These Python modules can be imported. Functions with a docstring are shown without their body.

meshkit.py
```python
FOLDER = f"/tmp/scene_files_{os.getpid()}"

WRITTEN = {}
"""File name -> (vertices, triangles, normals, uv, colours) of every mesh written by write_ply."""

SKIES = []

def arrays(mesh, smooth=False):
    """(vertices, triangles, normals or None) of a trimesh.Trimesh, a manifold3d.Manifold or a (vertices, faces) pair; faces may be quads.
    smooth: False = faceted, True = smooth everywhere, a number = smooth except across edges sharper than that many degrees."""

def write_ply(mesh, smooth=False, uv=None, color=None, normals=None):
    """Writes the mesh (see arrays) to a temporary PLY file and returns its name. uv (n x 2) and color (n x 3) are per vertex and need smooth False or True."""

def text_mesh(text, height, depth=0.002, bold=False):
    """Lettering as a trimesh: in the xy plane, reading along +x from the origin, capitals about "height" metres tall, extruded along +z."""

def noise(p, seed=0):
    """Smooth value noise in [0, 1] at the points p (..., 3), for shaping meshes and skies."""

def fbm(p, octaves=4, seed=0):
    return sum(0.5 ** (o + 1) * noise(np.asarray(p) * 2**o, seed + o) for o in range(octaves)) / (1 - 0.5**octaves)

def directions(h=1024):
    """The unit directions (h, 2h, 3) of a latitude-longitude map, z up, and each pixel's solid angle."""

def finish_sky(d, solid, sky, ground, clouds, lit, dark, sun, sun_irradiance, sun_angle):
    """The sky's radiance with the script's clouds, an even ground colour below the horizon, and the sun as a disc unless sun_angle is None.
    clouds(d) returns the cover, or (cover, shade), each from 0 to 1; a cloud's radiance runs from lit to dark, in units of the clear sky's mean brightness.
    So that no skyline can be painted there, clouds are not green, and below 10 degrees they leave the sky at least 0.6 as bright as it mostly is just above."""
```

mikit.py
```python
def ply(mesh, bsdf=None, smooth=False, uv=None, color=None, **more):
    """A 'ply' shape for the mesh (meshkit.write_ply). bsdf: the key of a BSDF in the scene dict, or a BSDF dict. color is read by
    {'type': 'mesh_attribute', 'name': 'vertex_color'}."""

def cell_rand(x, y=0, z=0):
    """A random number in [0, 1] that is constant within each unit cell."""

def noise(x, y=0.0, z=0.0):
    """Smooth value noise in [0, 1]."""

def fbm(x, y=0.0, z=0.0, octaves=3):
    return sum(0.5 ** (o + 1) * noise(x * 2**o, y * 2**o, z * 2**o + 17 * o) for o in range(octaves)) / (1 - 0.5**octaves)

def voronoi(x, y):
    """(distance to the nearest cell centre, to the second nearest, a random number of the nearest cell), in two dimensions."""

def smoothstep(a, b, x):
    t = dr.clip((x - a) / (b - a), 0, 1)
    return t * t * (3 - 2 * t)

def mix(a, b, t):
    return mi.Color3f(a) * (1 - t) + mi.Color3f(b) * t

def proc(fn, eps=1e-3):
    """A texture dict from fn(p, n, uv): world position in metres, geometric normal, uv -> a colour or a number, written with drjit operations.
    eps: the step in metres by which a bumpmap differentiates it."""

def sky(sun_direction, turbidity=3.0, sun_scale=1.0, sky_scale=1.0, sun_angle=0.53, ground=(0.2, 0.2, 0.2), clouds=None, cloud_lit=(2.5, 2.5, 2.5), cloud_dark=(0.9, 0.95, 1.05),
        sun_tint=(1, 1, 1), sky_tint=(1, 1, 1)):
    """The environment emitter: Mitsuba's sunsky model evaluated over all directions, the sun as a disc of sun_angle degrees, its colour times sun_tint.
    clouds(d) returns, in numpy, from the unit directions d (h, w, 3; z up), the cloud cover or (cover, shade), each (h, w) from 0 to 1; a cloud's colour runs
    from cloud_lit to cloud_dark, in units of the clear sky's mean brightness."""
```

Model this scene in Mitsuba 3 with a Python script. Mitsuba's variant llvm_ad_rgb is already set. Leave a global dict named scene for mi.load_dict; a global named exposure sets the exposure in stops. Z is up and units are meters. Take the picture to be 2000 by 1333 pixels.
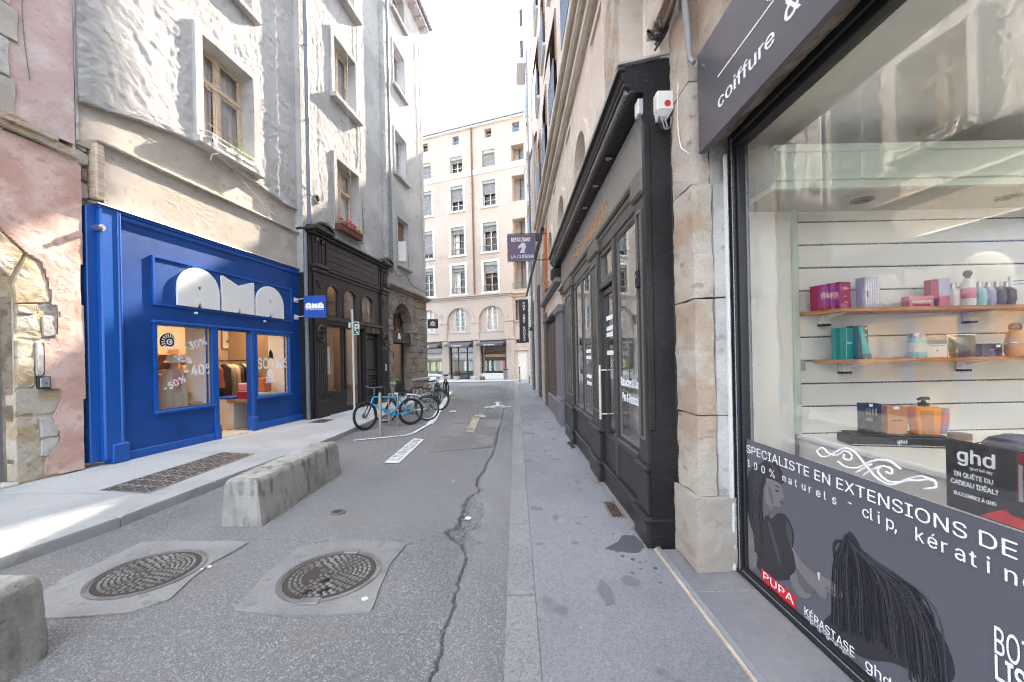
import math, random
import numpy as np, trimesh, mitsuba as mi, drjit as dr
import mikit, meshkit
from mikit import proc, noise, fbm, smoothstep, mix
from shapely.geometry import Polygon, Point, LineString, box as sbox
from shapely import affinity
from shapely.ops import unary_union

# ---------------------------------------------------------------- camera, sky, exposure
scene, labels = {}, {}
EYE = 1.6
T = mi.ScalarTransform4f
scene['camera'] = {'type': 'perspective', 'fov': 104.45, 'fov_axis': 'x', 'near_clip': 0.05, 'far_clip': 600.0,
                   'principal_point_offset_y': -0.0259,
                   'to_world': T().look_at(origin=[0, 0, EYE], target=[0, 1, EYE], up=[0.021, 0, 1])}
SUN = (1.62, 4.22, 3.3)
exposure = 4.4
def cloud_cover(d):
    return 0.80 + 0.12 * (meshkit.fbm(d * np.array([3.0, 3.0, 6.0]), 4, 3) - 0.5), np.zeros(d.shape[:2])
scene['sky'] = mikit.sky(SUN, turbidity=3.0, sun_scale=1.0, sun_tint=(.93, 1.0, 1.16), sky_scale=1.0, clouds=cloud_cover, cloud_lit=(2.3, 2.5, 2.8))

# ---------------------------------------------------------------- helpers
rng = random.Random(7)
class Fr:
    """A facade's own axes: s along the wall, n out of the wall, z up."""
    def __init__(f, o, d, n):
        f.o, f.d, f.n = np.array(o, float), np.array(d, float), np.array(n, float)
    def at(f, s, n, z):
        s, n, z = np.broadcast_arrays(np.asarray(s, float), np.asarray(n, float), np.asarray(z, float))
        xy = f.o + s[..., None] * f.d + n[..., None] * f.n
        return np.concatenate([xy, z[..., None]], -1)
_c = math.sqrt(1 + 0.145**2)
L = Fr((-7.15, 0), (0.145 / _c, 1 / _c), (1 / _c, -0.145 / _c))       # left side of the street
G = Fr((0, 0), (0, 1), (1, 0))                                         # right side: s is y, n is x
_f = math.sqrt(1 + 0.37**2)
FA = Fr((0, 29), (1 / _f, -0.37 / _f), (-0.37 / _f, -1 / _f))          # the house across the end
W = Fr((0, 0), (1, 0), (0, -1))                                        # facing the camera: s is x, n is -y

QUADS = np.array([[0, 1, 3, 2], [4, 6, 7, 5], [0, 4, 5, 1], [2, 3, 7, 6], [0, 2, 6, 4], [1, 5, 7, 3]])
def tri(q):
    q = np.asarray(q)
    return np.vstack([q[:, [0, 1, 2]], q[:, [0, 2, 3]]])
BOXF = tri(QUADS)
def bx(fr, s0, s1, n0, n1, z0, z1):
    s0, s1 = min(s0, s1), max(s0, s1); n0, n1 = min(n0, n1), max(n0, n1); z0, z1 = min(z0, z1), max(z0, z1)
    c = np.array([[s, n, z] for s in (s0, s1) for n in (n0, n1) for z in (z0, z1)])
    return fix((fr.at(c[:, 0], c[:, 1], c[:, 2]), BOXF))
def fix(vf):
    v, f = vf
    a, b, c = v[f[:, 0]], v[f[:, 1]], v[f[:, 2]]
    m = v.mean(0)
    vol = np.einsum('ij,ij->i', a - m, np.cross(b - m, c - m)).sum()
    return (v, f[:, ::-1]) if vol < 0 else (v, f)
def hull(fr, pts):
    p = np.array(pts, float)
    m = trimesh.convex.convex_hull(fr.at(p[:, 0], p[:, 1], p[:, 2]) if fr else p)
    return np.array(m.vertices), np.array(m.faces)
def cbx(fr, s0, s1, n0, n1, z0, z1, c=0.012):
    """A box with chamfered edges."""
    s0, s1 = min(s0, s1), max(s0, s1); n0, n1 = min(n0, n1), max(n0, n1); z0, z1 = min(z0, z1), max(z0, z1)
    c = min(c, (s1 - s0) * .45, (n1 - n0) * .45, (z1 - z0) * .45)
    p = []
    for i in (0, 1):
        for j in (0, 1):
            for k in (0, 1):
                a = ((s0, s1)[i], (n0, n1)[j], (z0, z1)[k]); e = ((1, -1)[i], (1, -1)[j], (1, -1)[k])
                p += [(a[0], a[1] + e[1] * c, a[2] + e[2] * c), (a[0] + e[0] * c, a[1], a[2] + e[2] * c), (a[0] + e[0] * c, a[1] + e[1] * c, a[2])]
    return hull(fr, p)
def prism(fr, poly, n0, n1):
    """A polygon drawn in (s, z), thick from n0 to n1."""
    out = []
    for g in getattr(poly, 'geoms', [poly]):
        if g.is_empty or g.geom_type != 'Polygon': continue
        m = trimesh.creation.extrude_polygon(g, n1 - n0, engine='earcut')
        v = np.array(m.vertices)
        out.append((fr.at(v[:, 0], v[:, 2] + n0, v[:, 1]), np.array(m.faces)))
    return join(out)
def slab(poly, z0, z1):
    """A polygon drawn in plan, thick from z0 to z1."""
    out = []
    for g in getattr(poly, 'geoms', [poly]):
        if g.is_empty: continue
        m = trimesh.creation.extrude_polygon(g, z1 - z0, engine='earcut')
        v = np.array(m.vertices); v[:, 2] += z0
        out.append((v, np.array(m.faces)))
    return join(out)
def join(parts):
    vs, fs, k = [], [], 0
    for v, f in parts:
        vs.append(v); fs.append(np.asarray(f) + k); k += len(v)
    return (np.vstack(vs), np.vstack(fs)) if vs else (np.zeros((0, 3)), np.zeros((0, 3), int))
def tube(pts, r, n=8, closed=False, caps=True):
    p = np.array(pts, float); m = len(p)
    rr = np.broadcast_to(r, (m,))
    if closed:
        t = np.roll(p, -1, 0) - np.roll(p, 1, 0)
    else:
        t = np.gradient(p, axis=0)
    t /= np.linalg.norm(t, axis=1, keepdims=True) + 1e-12
    up = np.array([0, 0, 1.0]) if np.abs(t[:, 2]).mean() < .85 else np.array([1.0, 0.13, 0])
    a = np.cross(t, up); a /= np.linalg.norm(a, axis=1, keepdims=True) + 1e-12
    b = np.cross(t, a)
    th = np.arange(n) * 2 * np.pi / n
    v = p[:, None] + rr[:, None, None] * (np.cos(th)[None, :, None] * a[:, None] + np.sin(th)[None, :, None] * b[:, None])
    k = m if closed else m - 1
    i, j = np.meshgrid(np.arange(k), np.arange(n), indexing='ij')
    i2 = (i + 1) % m
    q = np.stack([i * n + j, i2 * n + j, i2 * n + (j + 1) % n, i * n + (j + 1) % n], -1).reshape(-1, 4)
    v = v.reshape(-1, 3); f = tri(q)
    if caps and not closed:
        v = np.vstack([v, p[:1], p[-1:]]); e = len(v)
        jj = np.arange(n); j2 = (jj + 1) % n
        f = np.vstack([f, np.stack([jj * 0 + e - 2, jj, j2], 1), np.stack([jj * 0 + e - 1, (m - 1) * n + j2, (m - 1) * n + jj], 1)])
    return fix((v, f))
def curve(pts, k=6):
    """A smooth line through the points (Catmull-Rom)."""
    p = np.array(pts, float)
    q = np.vstack([2 * p[0] - p[1], p, 2 * p[-1] - p[-2]])
    out = []
    for i in range(1, len(q) - 2):
        for u in np.arange(k) / k:
            a, b, c, d = q[i - 1:i + 3]
            out.append(.5 * (2 * b + (c - a) * u + (2 * a - 5 * b + 4 * c - d) * u * u + (3 * b - a - 3 * c + d) * u**3))
    return np.array(out + [p[-1]])
def lathe(prof, n=20, at=(0, 0, 0)):
    """Revolve (r, z) about the vertical through AT."""
    pr = np.array(prof, float); m = len(pr)
    th = np.arange(n) * 2 * np.pi / n
    v = np.stack([pr[:, 0, None] * np.cos(th), pr[:, 0, None] * np.sin(th), np.broadcast_to(pr[:, 1, None], (m, n))], -1).reshape(-1, 3)
    i, j = np.meshgrid(np.arange(m - 1), np.arange(n), indexing='ij')
    q = np.stack([i * n + j, i * n + (j + 1) % n, (i + 1) * n + (j + 1) % n, (i + 1) * n + j], -1).reshape(-1, 4)
    return fix((v + np.array(at), tri(q)))
def ring_poly(s0, s1, z0, z1, w, wb=None):
    return sbox(s0, z0, s1, z1).difference(sbox(s0 + w, z0 + (w if wb is None else wb), s1 - w, z1 - w))
def arch_poly(s0, s1, z0, zs, rise=None, n=20):
    """A door-shaped outline: straight to the springing zs, then an arch of the given rise (half the width unless set)."""
    c, r = (s0 + s1) / 2, (s1 - s0) / 2
    h = r if rise is None else rise
    a = np.linspace(0, math.pi, n)
    return Polygon([(s0, z0), (s1, z0)] + [(c + r * math.cos(t), zs + h * math.sin(t)) for t in a])
def text(fr, s, z, n, string, h, depth=0.003, bold=False, flip=False, width=None, tilt=0.0, fit=None, squeeze=1.0):
    """Lettering on a facade; flip on the right side of the street, where one reads towards the camera."""
    m = meshkit.text_mesh(string, h, depth, bold)
    v = np.array(m.vertices)
    k = squeeze if width is None else width / (v[:, 0].max() - v[:, 0].min())
    x, y = v[:, 0] * k, v[:, 1]
    if tilt:
        x, y = x * math.cos(tilt) - y * math.sin(tilt), x * math.sin(tilt) + y * math.cos(tilt)
    if flip:
        return fr.at(s - x, n - v[:, 2], z + y), np.array(m.faces)
    return fr.at(s + x, n + v[:, 2], z + y), np.array(m.faces)
def relief(gs, gz, freq, seed):
    """The unevenness of trowelled plaster at (s, z)."""
    q = np.stack([gs * freq, gz * freq, gs * 0 + seed * 3.7], -1)
    d = (meshkit.fbm(q * np.array([1.1, .8, 1]), 4, seed) - .5) * 1.0 + (meshkit.noise(q * 0.35, seed + 9) - .5) * .3
    d = d + .55 * (meshkit.noise(q * np.array([8.0, 7.0, 1]), seed + 21) - .5) + .40 * (meshkit.noise(q * np.array([13.0, 11.0, 1]), seed + 23) - .5)
    return d + .6 * np.abs(meshkit.noise(q * np.array([4.5, 3.5, 1]), seed + 5) - .5) + .22 * (meshkit.noise(np.stack([(gs + gz * .7) * 5, (gz - gs * .7) * 2.2, gs * 0 + seed], -1), seed + 7) - .5)
def wall_grid(fr, s0, s1, z0, z1, n0, holes, step, amp, freq=1.0, seed=0, coarse=None, clip=None):
    """A plaster wall as a relief: a grid with openings cut out along grid lines."""
    def lines(a, b, marks):
        x = list(np.arange(a, b, step)) + [b]
        for m in marks:
            if a < m < b: x.append(m)
        x = np.unique(np.round(x, 4)); keep = [x[0]]
        marks = set(np.round(marks, 4))
        for v in x[1:]:
            if v - keep[-1] < step * .35:
                if v in marks and keep[-1] not in marks and len(keep) > 1: keep[-1] = v
                elif v in marks: keep.append(v)
                continue
            keep.append(v)
        return np.array(keep)
    S = lines(s0, s1, [h[i] for h in holes for i in (0, 1)]); Zl = lines(z0, z1, [h[i] for h in holes for i in (2, 3)])
    gs, gz = np.meshgrid(S, Zl, indexing='ij')
    d = relief(gs, gz, freq, seed)
    v = fr.at(gs.ravel(), (n0 + amp * d).ravel(), gz.ravel())
    nz = len(Zl)
    i, j = np.meshgrid(np.arange(len(S) - 1), np.arange(nz - 1), indexing='ij')
    cs, cz = (S[:-1] + S[1:]) / 2, (Zl[:-1] + Zl[1:]) / 2
    cs, cz = np.meshgrid(cs, cz, indexing='ij')
    ok = np.ones(cs.shape, bool)
    for h in holes: ok &= ~((cs > h[0]) & (cs < h[1]) & (cz > h[2]) & (cz < h[3]))
    if clip is not None: ok &= clip(cs, cz)
    i, j = i[ok], j[ok]
    return v, tri(np.stack([i * nz + j, (i + 1) * nz + j, (i + 1) * nz + j + 1, i * nz + j + 1], -1))
def fr_sheet(fr, s0, s1, n, z0, z1):
    v = fr.at([s0, s1, s1, s0], [n] * 4, [z0, z0, z1, z1])
    return v, np.array([[0, 1, 2], [0, 2, 3]])
def curtain(fr, s0, s1, n, z0, z1, amp=.02, waves=6, k=None):
    k = k or waves * 6 + 1
    s = np.linspace(s0, s1, k)
    d = amp * np.sin(np.linspace(0, waves * 2 * math.pi, k)) + amp * .5 * np.sin(np.linspace(0, waves * 5, k))
    v = np.vstack([fr.at(s, n + d * .7, z0), fr.at(s, n + d, z1)])
    i = np.arange(k - 1)
    return v, tri(np.stack([i, i + 1, i + 1 + k, i + k], 1))

COUNT = {}
def uniq(key):
    if key not in COUNT and key not in scene:
        COUNT[key] = 0
        return key
    COUNT[key] = COUNT.get(key, 0) + 1
    return f'{key}_{COUNT[key]:03d}'
def tag(key, label=None, cat=None, group=None, kind=None):
    d = {k: v for k, v in dict(label=label, category=cat, group=group, kind=kind).items() if v}
    if d: labels[key] = d
def put(key, parts, bsdf, smooth=False, label=None, cat=None, group=None, kind=None):
    """One entry of the scene from a mesh or a list of meshes; returns its key."""
    key = uniq(key)
    vf = join(parts) if isinstance(parts, list) else parts
    scene[key] = mikit.ply(vf, bsdf, smooth=smooth)
    tag(key, label, cat, group, kind)
    return key
def thing(key, label, cat, group=None):
    key = uniq(key)
    tag(key, label, cat, group)
    return key

# ---------------------------------------------------------------- materials
def two(b): return {'type': 'twosided', 'bsdf': b}
def rgb(c): return {'type': 'rgb', 'value': list(c)}
def flat(name, c, rough=.6, metal=0.0, spec=.5, **k):
    scene['m_' + name] = two({'type': 'principled', 'base_color': rgb(c), 'roughness': rough, 'metallic': metal, 'specular': spec, **k})
def tex(name, fn, rough=.8, bump=None, scale=1.0, eps=2e-3, metal=0.0, spec=.4, **k):
    b = {'type': 'principled', 'base_color': proc(fn), 'roughness': rough, 'metallic': metal, 'specular': spec, **k}
    if bump is not None:
        b = {'type': 'bumpmap', 'arbitrary': proc(bump, eps), 'scale': scale, 'bsdf': b}
    scene['m_' + name] = two(b)
C3 = mi.Color3f
def grain(p, k): return noise(p.x * k, p.y * k, p.z * k)
def blot(c1, c2, c3, k1=.9, k2=7.0, k3=60.0, lo=.4, hi=.62, g=.16):
    """Two tones in blotches, a third in specks, and a fine grain."""
    def f(p, n, uv):
        a = smoothstep(lo, hi, fbm(p.x * k1, p.y * k1, p.z * k1, 4))
        b = smoothstep(.62, .8, fbm(p.x * k2 + 5, p.y * k2, p.z * k2, 3))
        c = mix(mix(c1, c2, a), c3, b * .6)
        return c * (1 - g / 2 + g * grain(p, k3))
    return f
def rough_bump(k=30.0, k2=110.0):
    return lambda p, n, uv: fbm(p.x * k, p.y * k, p.z * k, 3) * .7 + grain(p, k2) * .3
tex('plaster', blot((.355, .352, .342), (.43, .426, .415), (.27, .262, .248), .8, 6, 70, .38, .62, .16), .9, rough_bump(19, 80), .034, 3e-3)
tex('plaster_beige', blot((.37, .335, .29), (.44, .405, .36), (.27, .24, .205), 1.5, 9, 60), .9, rough_bump(18, 70), .012, 4e-3)
tex('plaster_pink', blot((.48, .30, .25), (.60, .44, .385), (.38, .215, .17), 2.4, 9, 60, .36, .64, .22), .9, rough_bump(12, 60), .012, 4e-3)
tex('plaster_pale_pink', blot((.50, .375, .35), (.58, .485, .46), (.44, .30, .27), 2.2, 14, 60, .36, .64, .22), .9, rough_bump(12, 60), .014, 4e-3)
tex('quoin', blot((.40, .31, .20), (.46, .42, .35), (.20, .165, .12), 4.0, 12, 80, .35, .6, .35), .95, rough_bump(22, 80), .05, 3e-3)
tex('dark_stone', blot((.20, .165, .135), (.27, .235, .20), (.12, .10, .085), 2.0, 8, 60, .35, .65, .2), .85, rough_bump(25, 80), .012, 3e-3)
tex('pier_stone', blot((.37, .285, .21), (.45, .40, .335), (.23, .165, .115), 3.2, 13, 90, .35, .6, .25), .88, rough_bump(24, 120), .024, 2e-3)
tex('grey_stone', blot((.37, .36, .335), (.45, .435, .41), (.22, .20, .18), 4.0, 18, 120, .35, .6, .28), .85, rough_bump(30, 130), .01, 2e-3)
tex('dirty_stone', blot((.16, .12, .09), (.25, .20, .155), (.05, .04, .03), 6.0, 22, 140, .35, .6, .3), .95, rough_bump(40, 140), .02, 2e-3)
tex('cream_right', blot((.53, .465, .39), (.58, .515, .44), (.47, .40, .33), .9, 5, 40, .35, .65, .08), .85)
tex('cream_far', blot((.415, .352, .298), (.455, .39, .335), (.37, .31, .258), .25, 2, 16, .35, .65, .06), .85)
tex('pink_upper', blot((.58, .525, .475), (.63, .58, .53), (.53, .47, .415), .7, 4, 30, .35, .65, .08), .85)
def concrete_c(p, n, uv):
    a = smoothstep(.35, .62, fbm(p.x * 3.5, p.y * 3.5, p.z * 3.5, 4))
    run = smoothstep(.46, .66, fbm(p.x * 17, p.y * 17, p.z * 2.4, 3))
    moss = smoothstep(.50, .66, fbm(p.x * 6 + 9, p.y * 6, p.z * 6, 4))
    pit = smoothstep(.74, .86, fbm(p.x * 36, p.y * 36, p.z * 36, 2))
    c = mix((.25, .24, .215), (.335, .325, .30), a) * (.82 + .36 * grain(p, 150))
    return mix(mix(c, (.105, .088, .066), run * .62 * (.4 + .6 * moss)), (.10, .088, .07), pit * .6)
tex('concrete', concrete_c, .92, rough_bump(38, 150), .016, 2e-3)
def kerb_c(p, n, uv):
    a = fbm(p.x * 2.1, p.y * 2.1, p.z, 3)
    g = grain(p, 170); h = smoothstep(.62, .72, grain(p, 95))
    return mix((.20, .20, .203), (.262, .259, .255), a) * (.84 + .32 * g) * (1 - .22 * h)
tex('granite', kerb_c, .8, lambda p, n, uv: grain(p, 130), .004, 2e-3)
def road_c(p, n, uv):
    big = fbm(p.x * .55, p.y * .55, 3.0, 4)
    stones = smoothstep(.52, .80, noise(p.x * 150, p.y * 150, 1.0)) * (.4 + .9 * noise(p.x * 61, p.y * 61, 5.0))
    fine = noise(p.x * 260, p.y * 260, 2.0)
    c = mix((.128, .129, .136), (.195, .190, .189), smoothstep(.32, .68, big))
    c = c * (.52 + .62 * fine) + C3(.24, .235, .225) * stones * .50
    gut = smoothstep(-.47, -.40, p.x + .05 * (fbm(p.x * 3, p.y * 3, 9.0, 3) - .5) + dr.select(p.y > 4.9, -.0085 * (p.y - 4.9), 0))
    c = mix(c, c * .9 + C3(.045, .042, .042), gut)
    dust = smoothstep(.56, .75, fbm(p.x * 1.7, p.y * 1.7, 21.0, 4))
    return mix(c, C3(.21, .195, .18) * (.5 + .7 * fine), dust * .28)
tex('asphalt', road_c, .88, lambda p, n, uv: noise(p.x * 90, p.y * 90, 1.0) * .6 + noise(p.x * 190, p.y * 190, 2.0) * .4, .011, 2e-3)
def pave_c(p, n, uv):
    big = fbm(p.x * .9, p.y * .9, 3.0, 4)
    s = noise(p.x * 150, p.y * 150, 1.0)
    c = mix((.175, .177, .19), (.215, .216, .224), smoothstep(.3, .7, big)) * (.8 + .4 * s)
    spot = smoothstep(.74, .80, fbm(p.x * 5.3, p.y * 5.3, 14.0, 2))
    return mix(c, C3(.11, .11, .115), spot * .6)
tex('pavement', pave_c, .9, lambda p, n, uv: noise(p.x * 120, p.y * 120, 1.0), .003, 2e-3)
tex('patch', blot((.20, .197, .193), (.25, .245, .236), (.15, .147, .143), 2.2, 12, 170, .35, .65, .4), .9, rough_bump(80, 180), .004, 2e-3)
tex('patch_dark', blot((.15, .145, .142), (.20, .193, .185), (.11, .107, .105), 2.2, 12, 170, .35, .65, .4), .9, rough_bump(80, 180), .006, 2e-3)
tex('left_pave', blot((.285, .287, .285), (.345, .345, .338), (.22, .22, .22), 1.1, 7, 150, .35, .65, .25), .9, rough_bump(60, 150), .003, 2e-3)
tex('iron', blot((.19, .18, .168), (.26, .25, .235), (.12, .10, .085), 6.0, 20, 120), .5, None, 1, 1e-3, .5)
tex('marking', blot((.55, .55, .54), (.62, .62, .61), (.26, .26, .26), 5, 13, 160, .35, .6, .3), .8)
tex('old_marking', blot((.20, .185, .16), (.42, .36, .26), (.13, .13, .13), 5, 8, 160, .35, .6, .3), .8)
def wood_fn(a, b):
    def f(p, n, uv):
        g = fbm(p.x * 6 + p.y * 6, p.z * 60 + 2.5 * noise(p.x * 3, p.y * 3, p.z * 9), 2.0, 3)
        return mix(a, b, smoothstep(.3, .7, g))
    return f
tex('shelf_wood', wood_fn((.36, .15, .05), (.52, .27, .11)), .5)
tex('window_wood', wood_fn((.42, .33, .24), (.55, .46, .36)), .7)
tex('tile', blot((.17, .175, .19), (.25, .245, .25), (.21, .185, .175), 1.3, 4, 40, .3, .7, .12), .38)
tex('blue_paint', blot((.003, .046, .205), (.006, .062, .275), (.010, .060, .24), 1.1, 11, 90, .3, .7, .12), .40, rough_bump(9, 40), .0015, 4e-3)
tex('black_paint', blot((.008, .0078, .008), (.015, .0145, .0145), (.032, .030, .029), 2.0, 45, 90, .4, .7, .2), .42, rough_bump(25, 70), .002, 3e-3)
flat('blue_trim', (.008, .085, .36), .32)
flat('dark_front', (.017, .016, .016), .36)
flat('dark_trim', (.034, .031, .030), .34)
flat('taupe', (.12, .108, .094), .5)
flat('grey_green', (.22, .215, .20), .6)
flat('white', (.72, .72, .70), .5)
flat('white_paint', (.66, .65, .62), .5)
flat('off_white', (.66, .65, .60), .6)
flat('cream', (.66, .655, .60), .6)
flat('light_grey', (.42, .42, .42), .6)
flat('grey', (.25, .25, .26), .6)
flat('mid_grey', (.13, .13, .135), .6)
flat('pipe_grey', (.15, .16, .19), .5)
flat('zinc', (.36, .38, .41), .45, .5)
flat('steel', (.52, .52, .53), .32, .9)
flat('galvanised', (.40, .37, .33), .5, .6)
flat('black', (.012, .012, .014), .45)
flat('rubber', (.018, .018, .019), .8)
flat('dark_inside', (.035, .032, .03), .9)
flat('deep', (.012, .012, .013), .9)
flat('skin', (.52, .36, .27), .6)
flat('sign_blue', (.006, .06, .36), .4)
flat('bike_blue', (.01, .32, .58), .3)
flat('silver_paint', (.48, .48, .49), .3, .5)
flat('red', (.55, .02, .03), .5)
flat('green_sign', (.005, .16, .09), .45)
flat('orange_wall', (.50, .15, .05), .8)
flat('warm_wall', (.46, .34, .25), .8)
flat('brown_wall', (.17, .10, .065), .8)
flat('floor_wood', (.25, .16, .10), .5)
flat('coat_beige', (.45, .37, .28), .9)
flat('coat_cream', (.58, .50, .40), .9)
flat('coat_rust', (.33, .10, .05), .9)
flat('coat_black', (.018, .018, .02), .9)
flat('coat_brown', (.16, .10, .07), .9)
flat('linen', (.52, .47, .39), .9)
flat('box_card', (.42, .24, .11), .8)
flat('leaf_green', (.05, .16, .03), .6)
flat('leaf_yellow', (.40, .48, .06), .6)
flat('flower_red', (.62, .02, .08), .6)
flat('flower_pink', (.62, .12, .12), .6)
flat('flower_yellow', (.70, .58, .05), .6)
flat('fruit_orange', (.65, .22, .03), .5)
flat('brown_box', (.12, .035, .03), .7)
flat('curtain_white', (.62, .62, .60), .9)
flat('curtain_grey', (.40, .38, .385), .9)
flat('shutter_green', (.30, .32, .29), .7)
flat('shutter_grey', (.25, .245, .245), .6)
flat('blue_shutter', (.22, .28, .38), .6)
flat('rail_dark', (.12, .135, .14), .6)
flat('roof_grey', (.17, .175, .18), .7)
flat('roof_tile', (.26, .13, .08), .9)
flat('sign_grey', (.085, .079, .092), .28)
flat('poster', (.105, .105, .125), .35)
flat('poster_dark', (.028, .027, .034), .35)
flat('poster_mid', (.060, .057, .066), .35)
flat('poster_skin', (.175, .16, .165), .35)
flat('lettering', (.80, .80, .80), .5)
flat('lettering_grey', (.55, .55, .56), .5)
flat('gold', (.50, .25, .09), .4, .4)
flat('crimson_box', (.30, .008, .05), .4)
flat('lavender_box', (.36, .34, .46), .4)
flat('pink_box', (.55, .20, .24), .4)
flat('teal_box', (.0, .20, .17), .35)
flat('aqua', (.34, .55, .55), .35)
flat('copper_box', (.48, .20, .06), .35)
flat('amber', (.72, .27, .05), .25)
flat('navy', (.03, .03, .075), .5)
flat('gold_foil', (.25, .22, .15), .3, .5)
flat('peach', (.55, .30, .17), .4)
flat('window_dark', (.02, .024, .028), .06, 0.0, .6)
flat('window_blue', (.05, .16, .38), .15, 0.0, .6)
scene['m_glass'] = {'type': 'thindielectric', 'int_ior': 1.5}
# ================================================================ ground: road, pavements, kerbs
def kerb_x_right(y): return -.085 + .0085 * np.asarray(y, float) + np.where(np.asarray(y) < 0, 0, 0)
KL = [(-4.75, -6), (-4.35, 0.0), (-4.11, 3.15), (-3.95, 3.85), (-3.86, 5.2), (-3.64, 7.6), (-3.62, 9.2), (-3.62, 11.5), (-3.52, 15.5), (-3.45, 18.6), (-3.75, 19.6), (-4.6, 20.1), (-9.0, 20.6), (-30.0, 22.0)]
CR = [(-.43, -1), (-.43, 1.5), (-.428, 2.0), (-.43, 2.3), (-.406, 2.6), (-.411, 2.94), (-.404, 3.26), (-.45, 3.4), (-.513, 3.5), (-.643, 3.717), (-.56, 3.78), (-.53, 3.87), (-.545, 4.0), (-.531, 4.17), (-.54, 4.4), (-.518, 4.63),
      (-.43, 4.75), (-.41, 4.83), (-.47, 5.1), (-.487, 5.41), (-.43, 5.7), (-.416, 6.07), (-.35, 6.8), (-.342, 7.3), (-.335, 8.4), (-.326, 9.6), (-.27, 14.0), (-.217, 19.1)]
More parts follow.
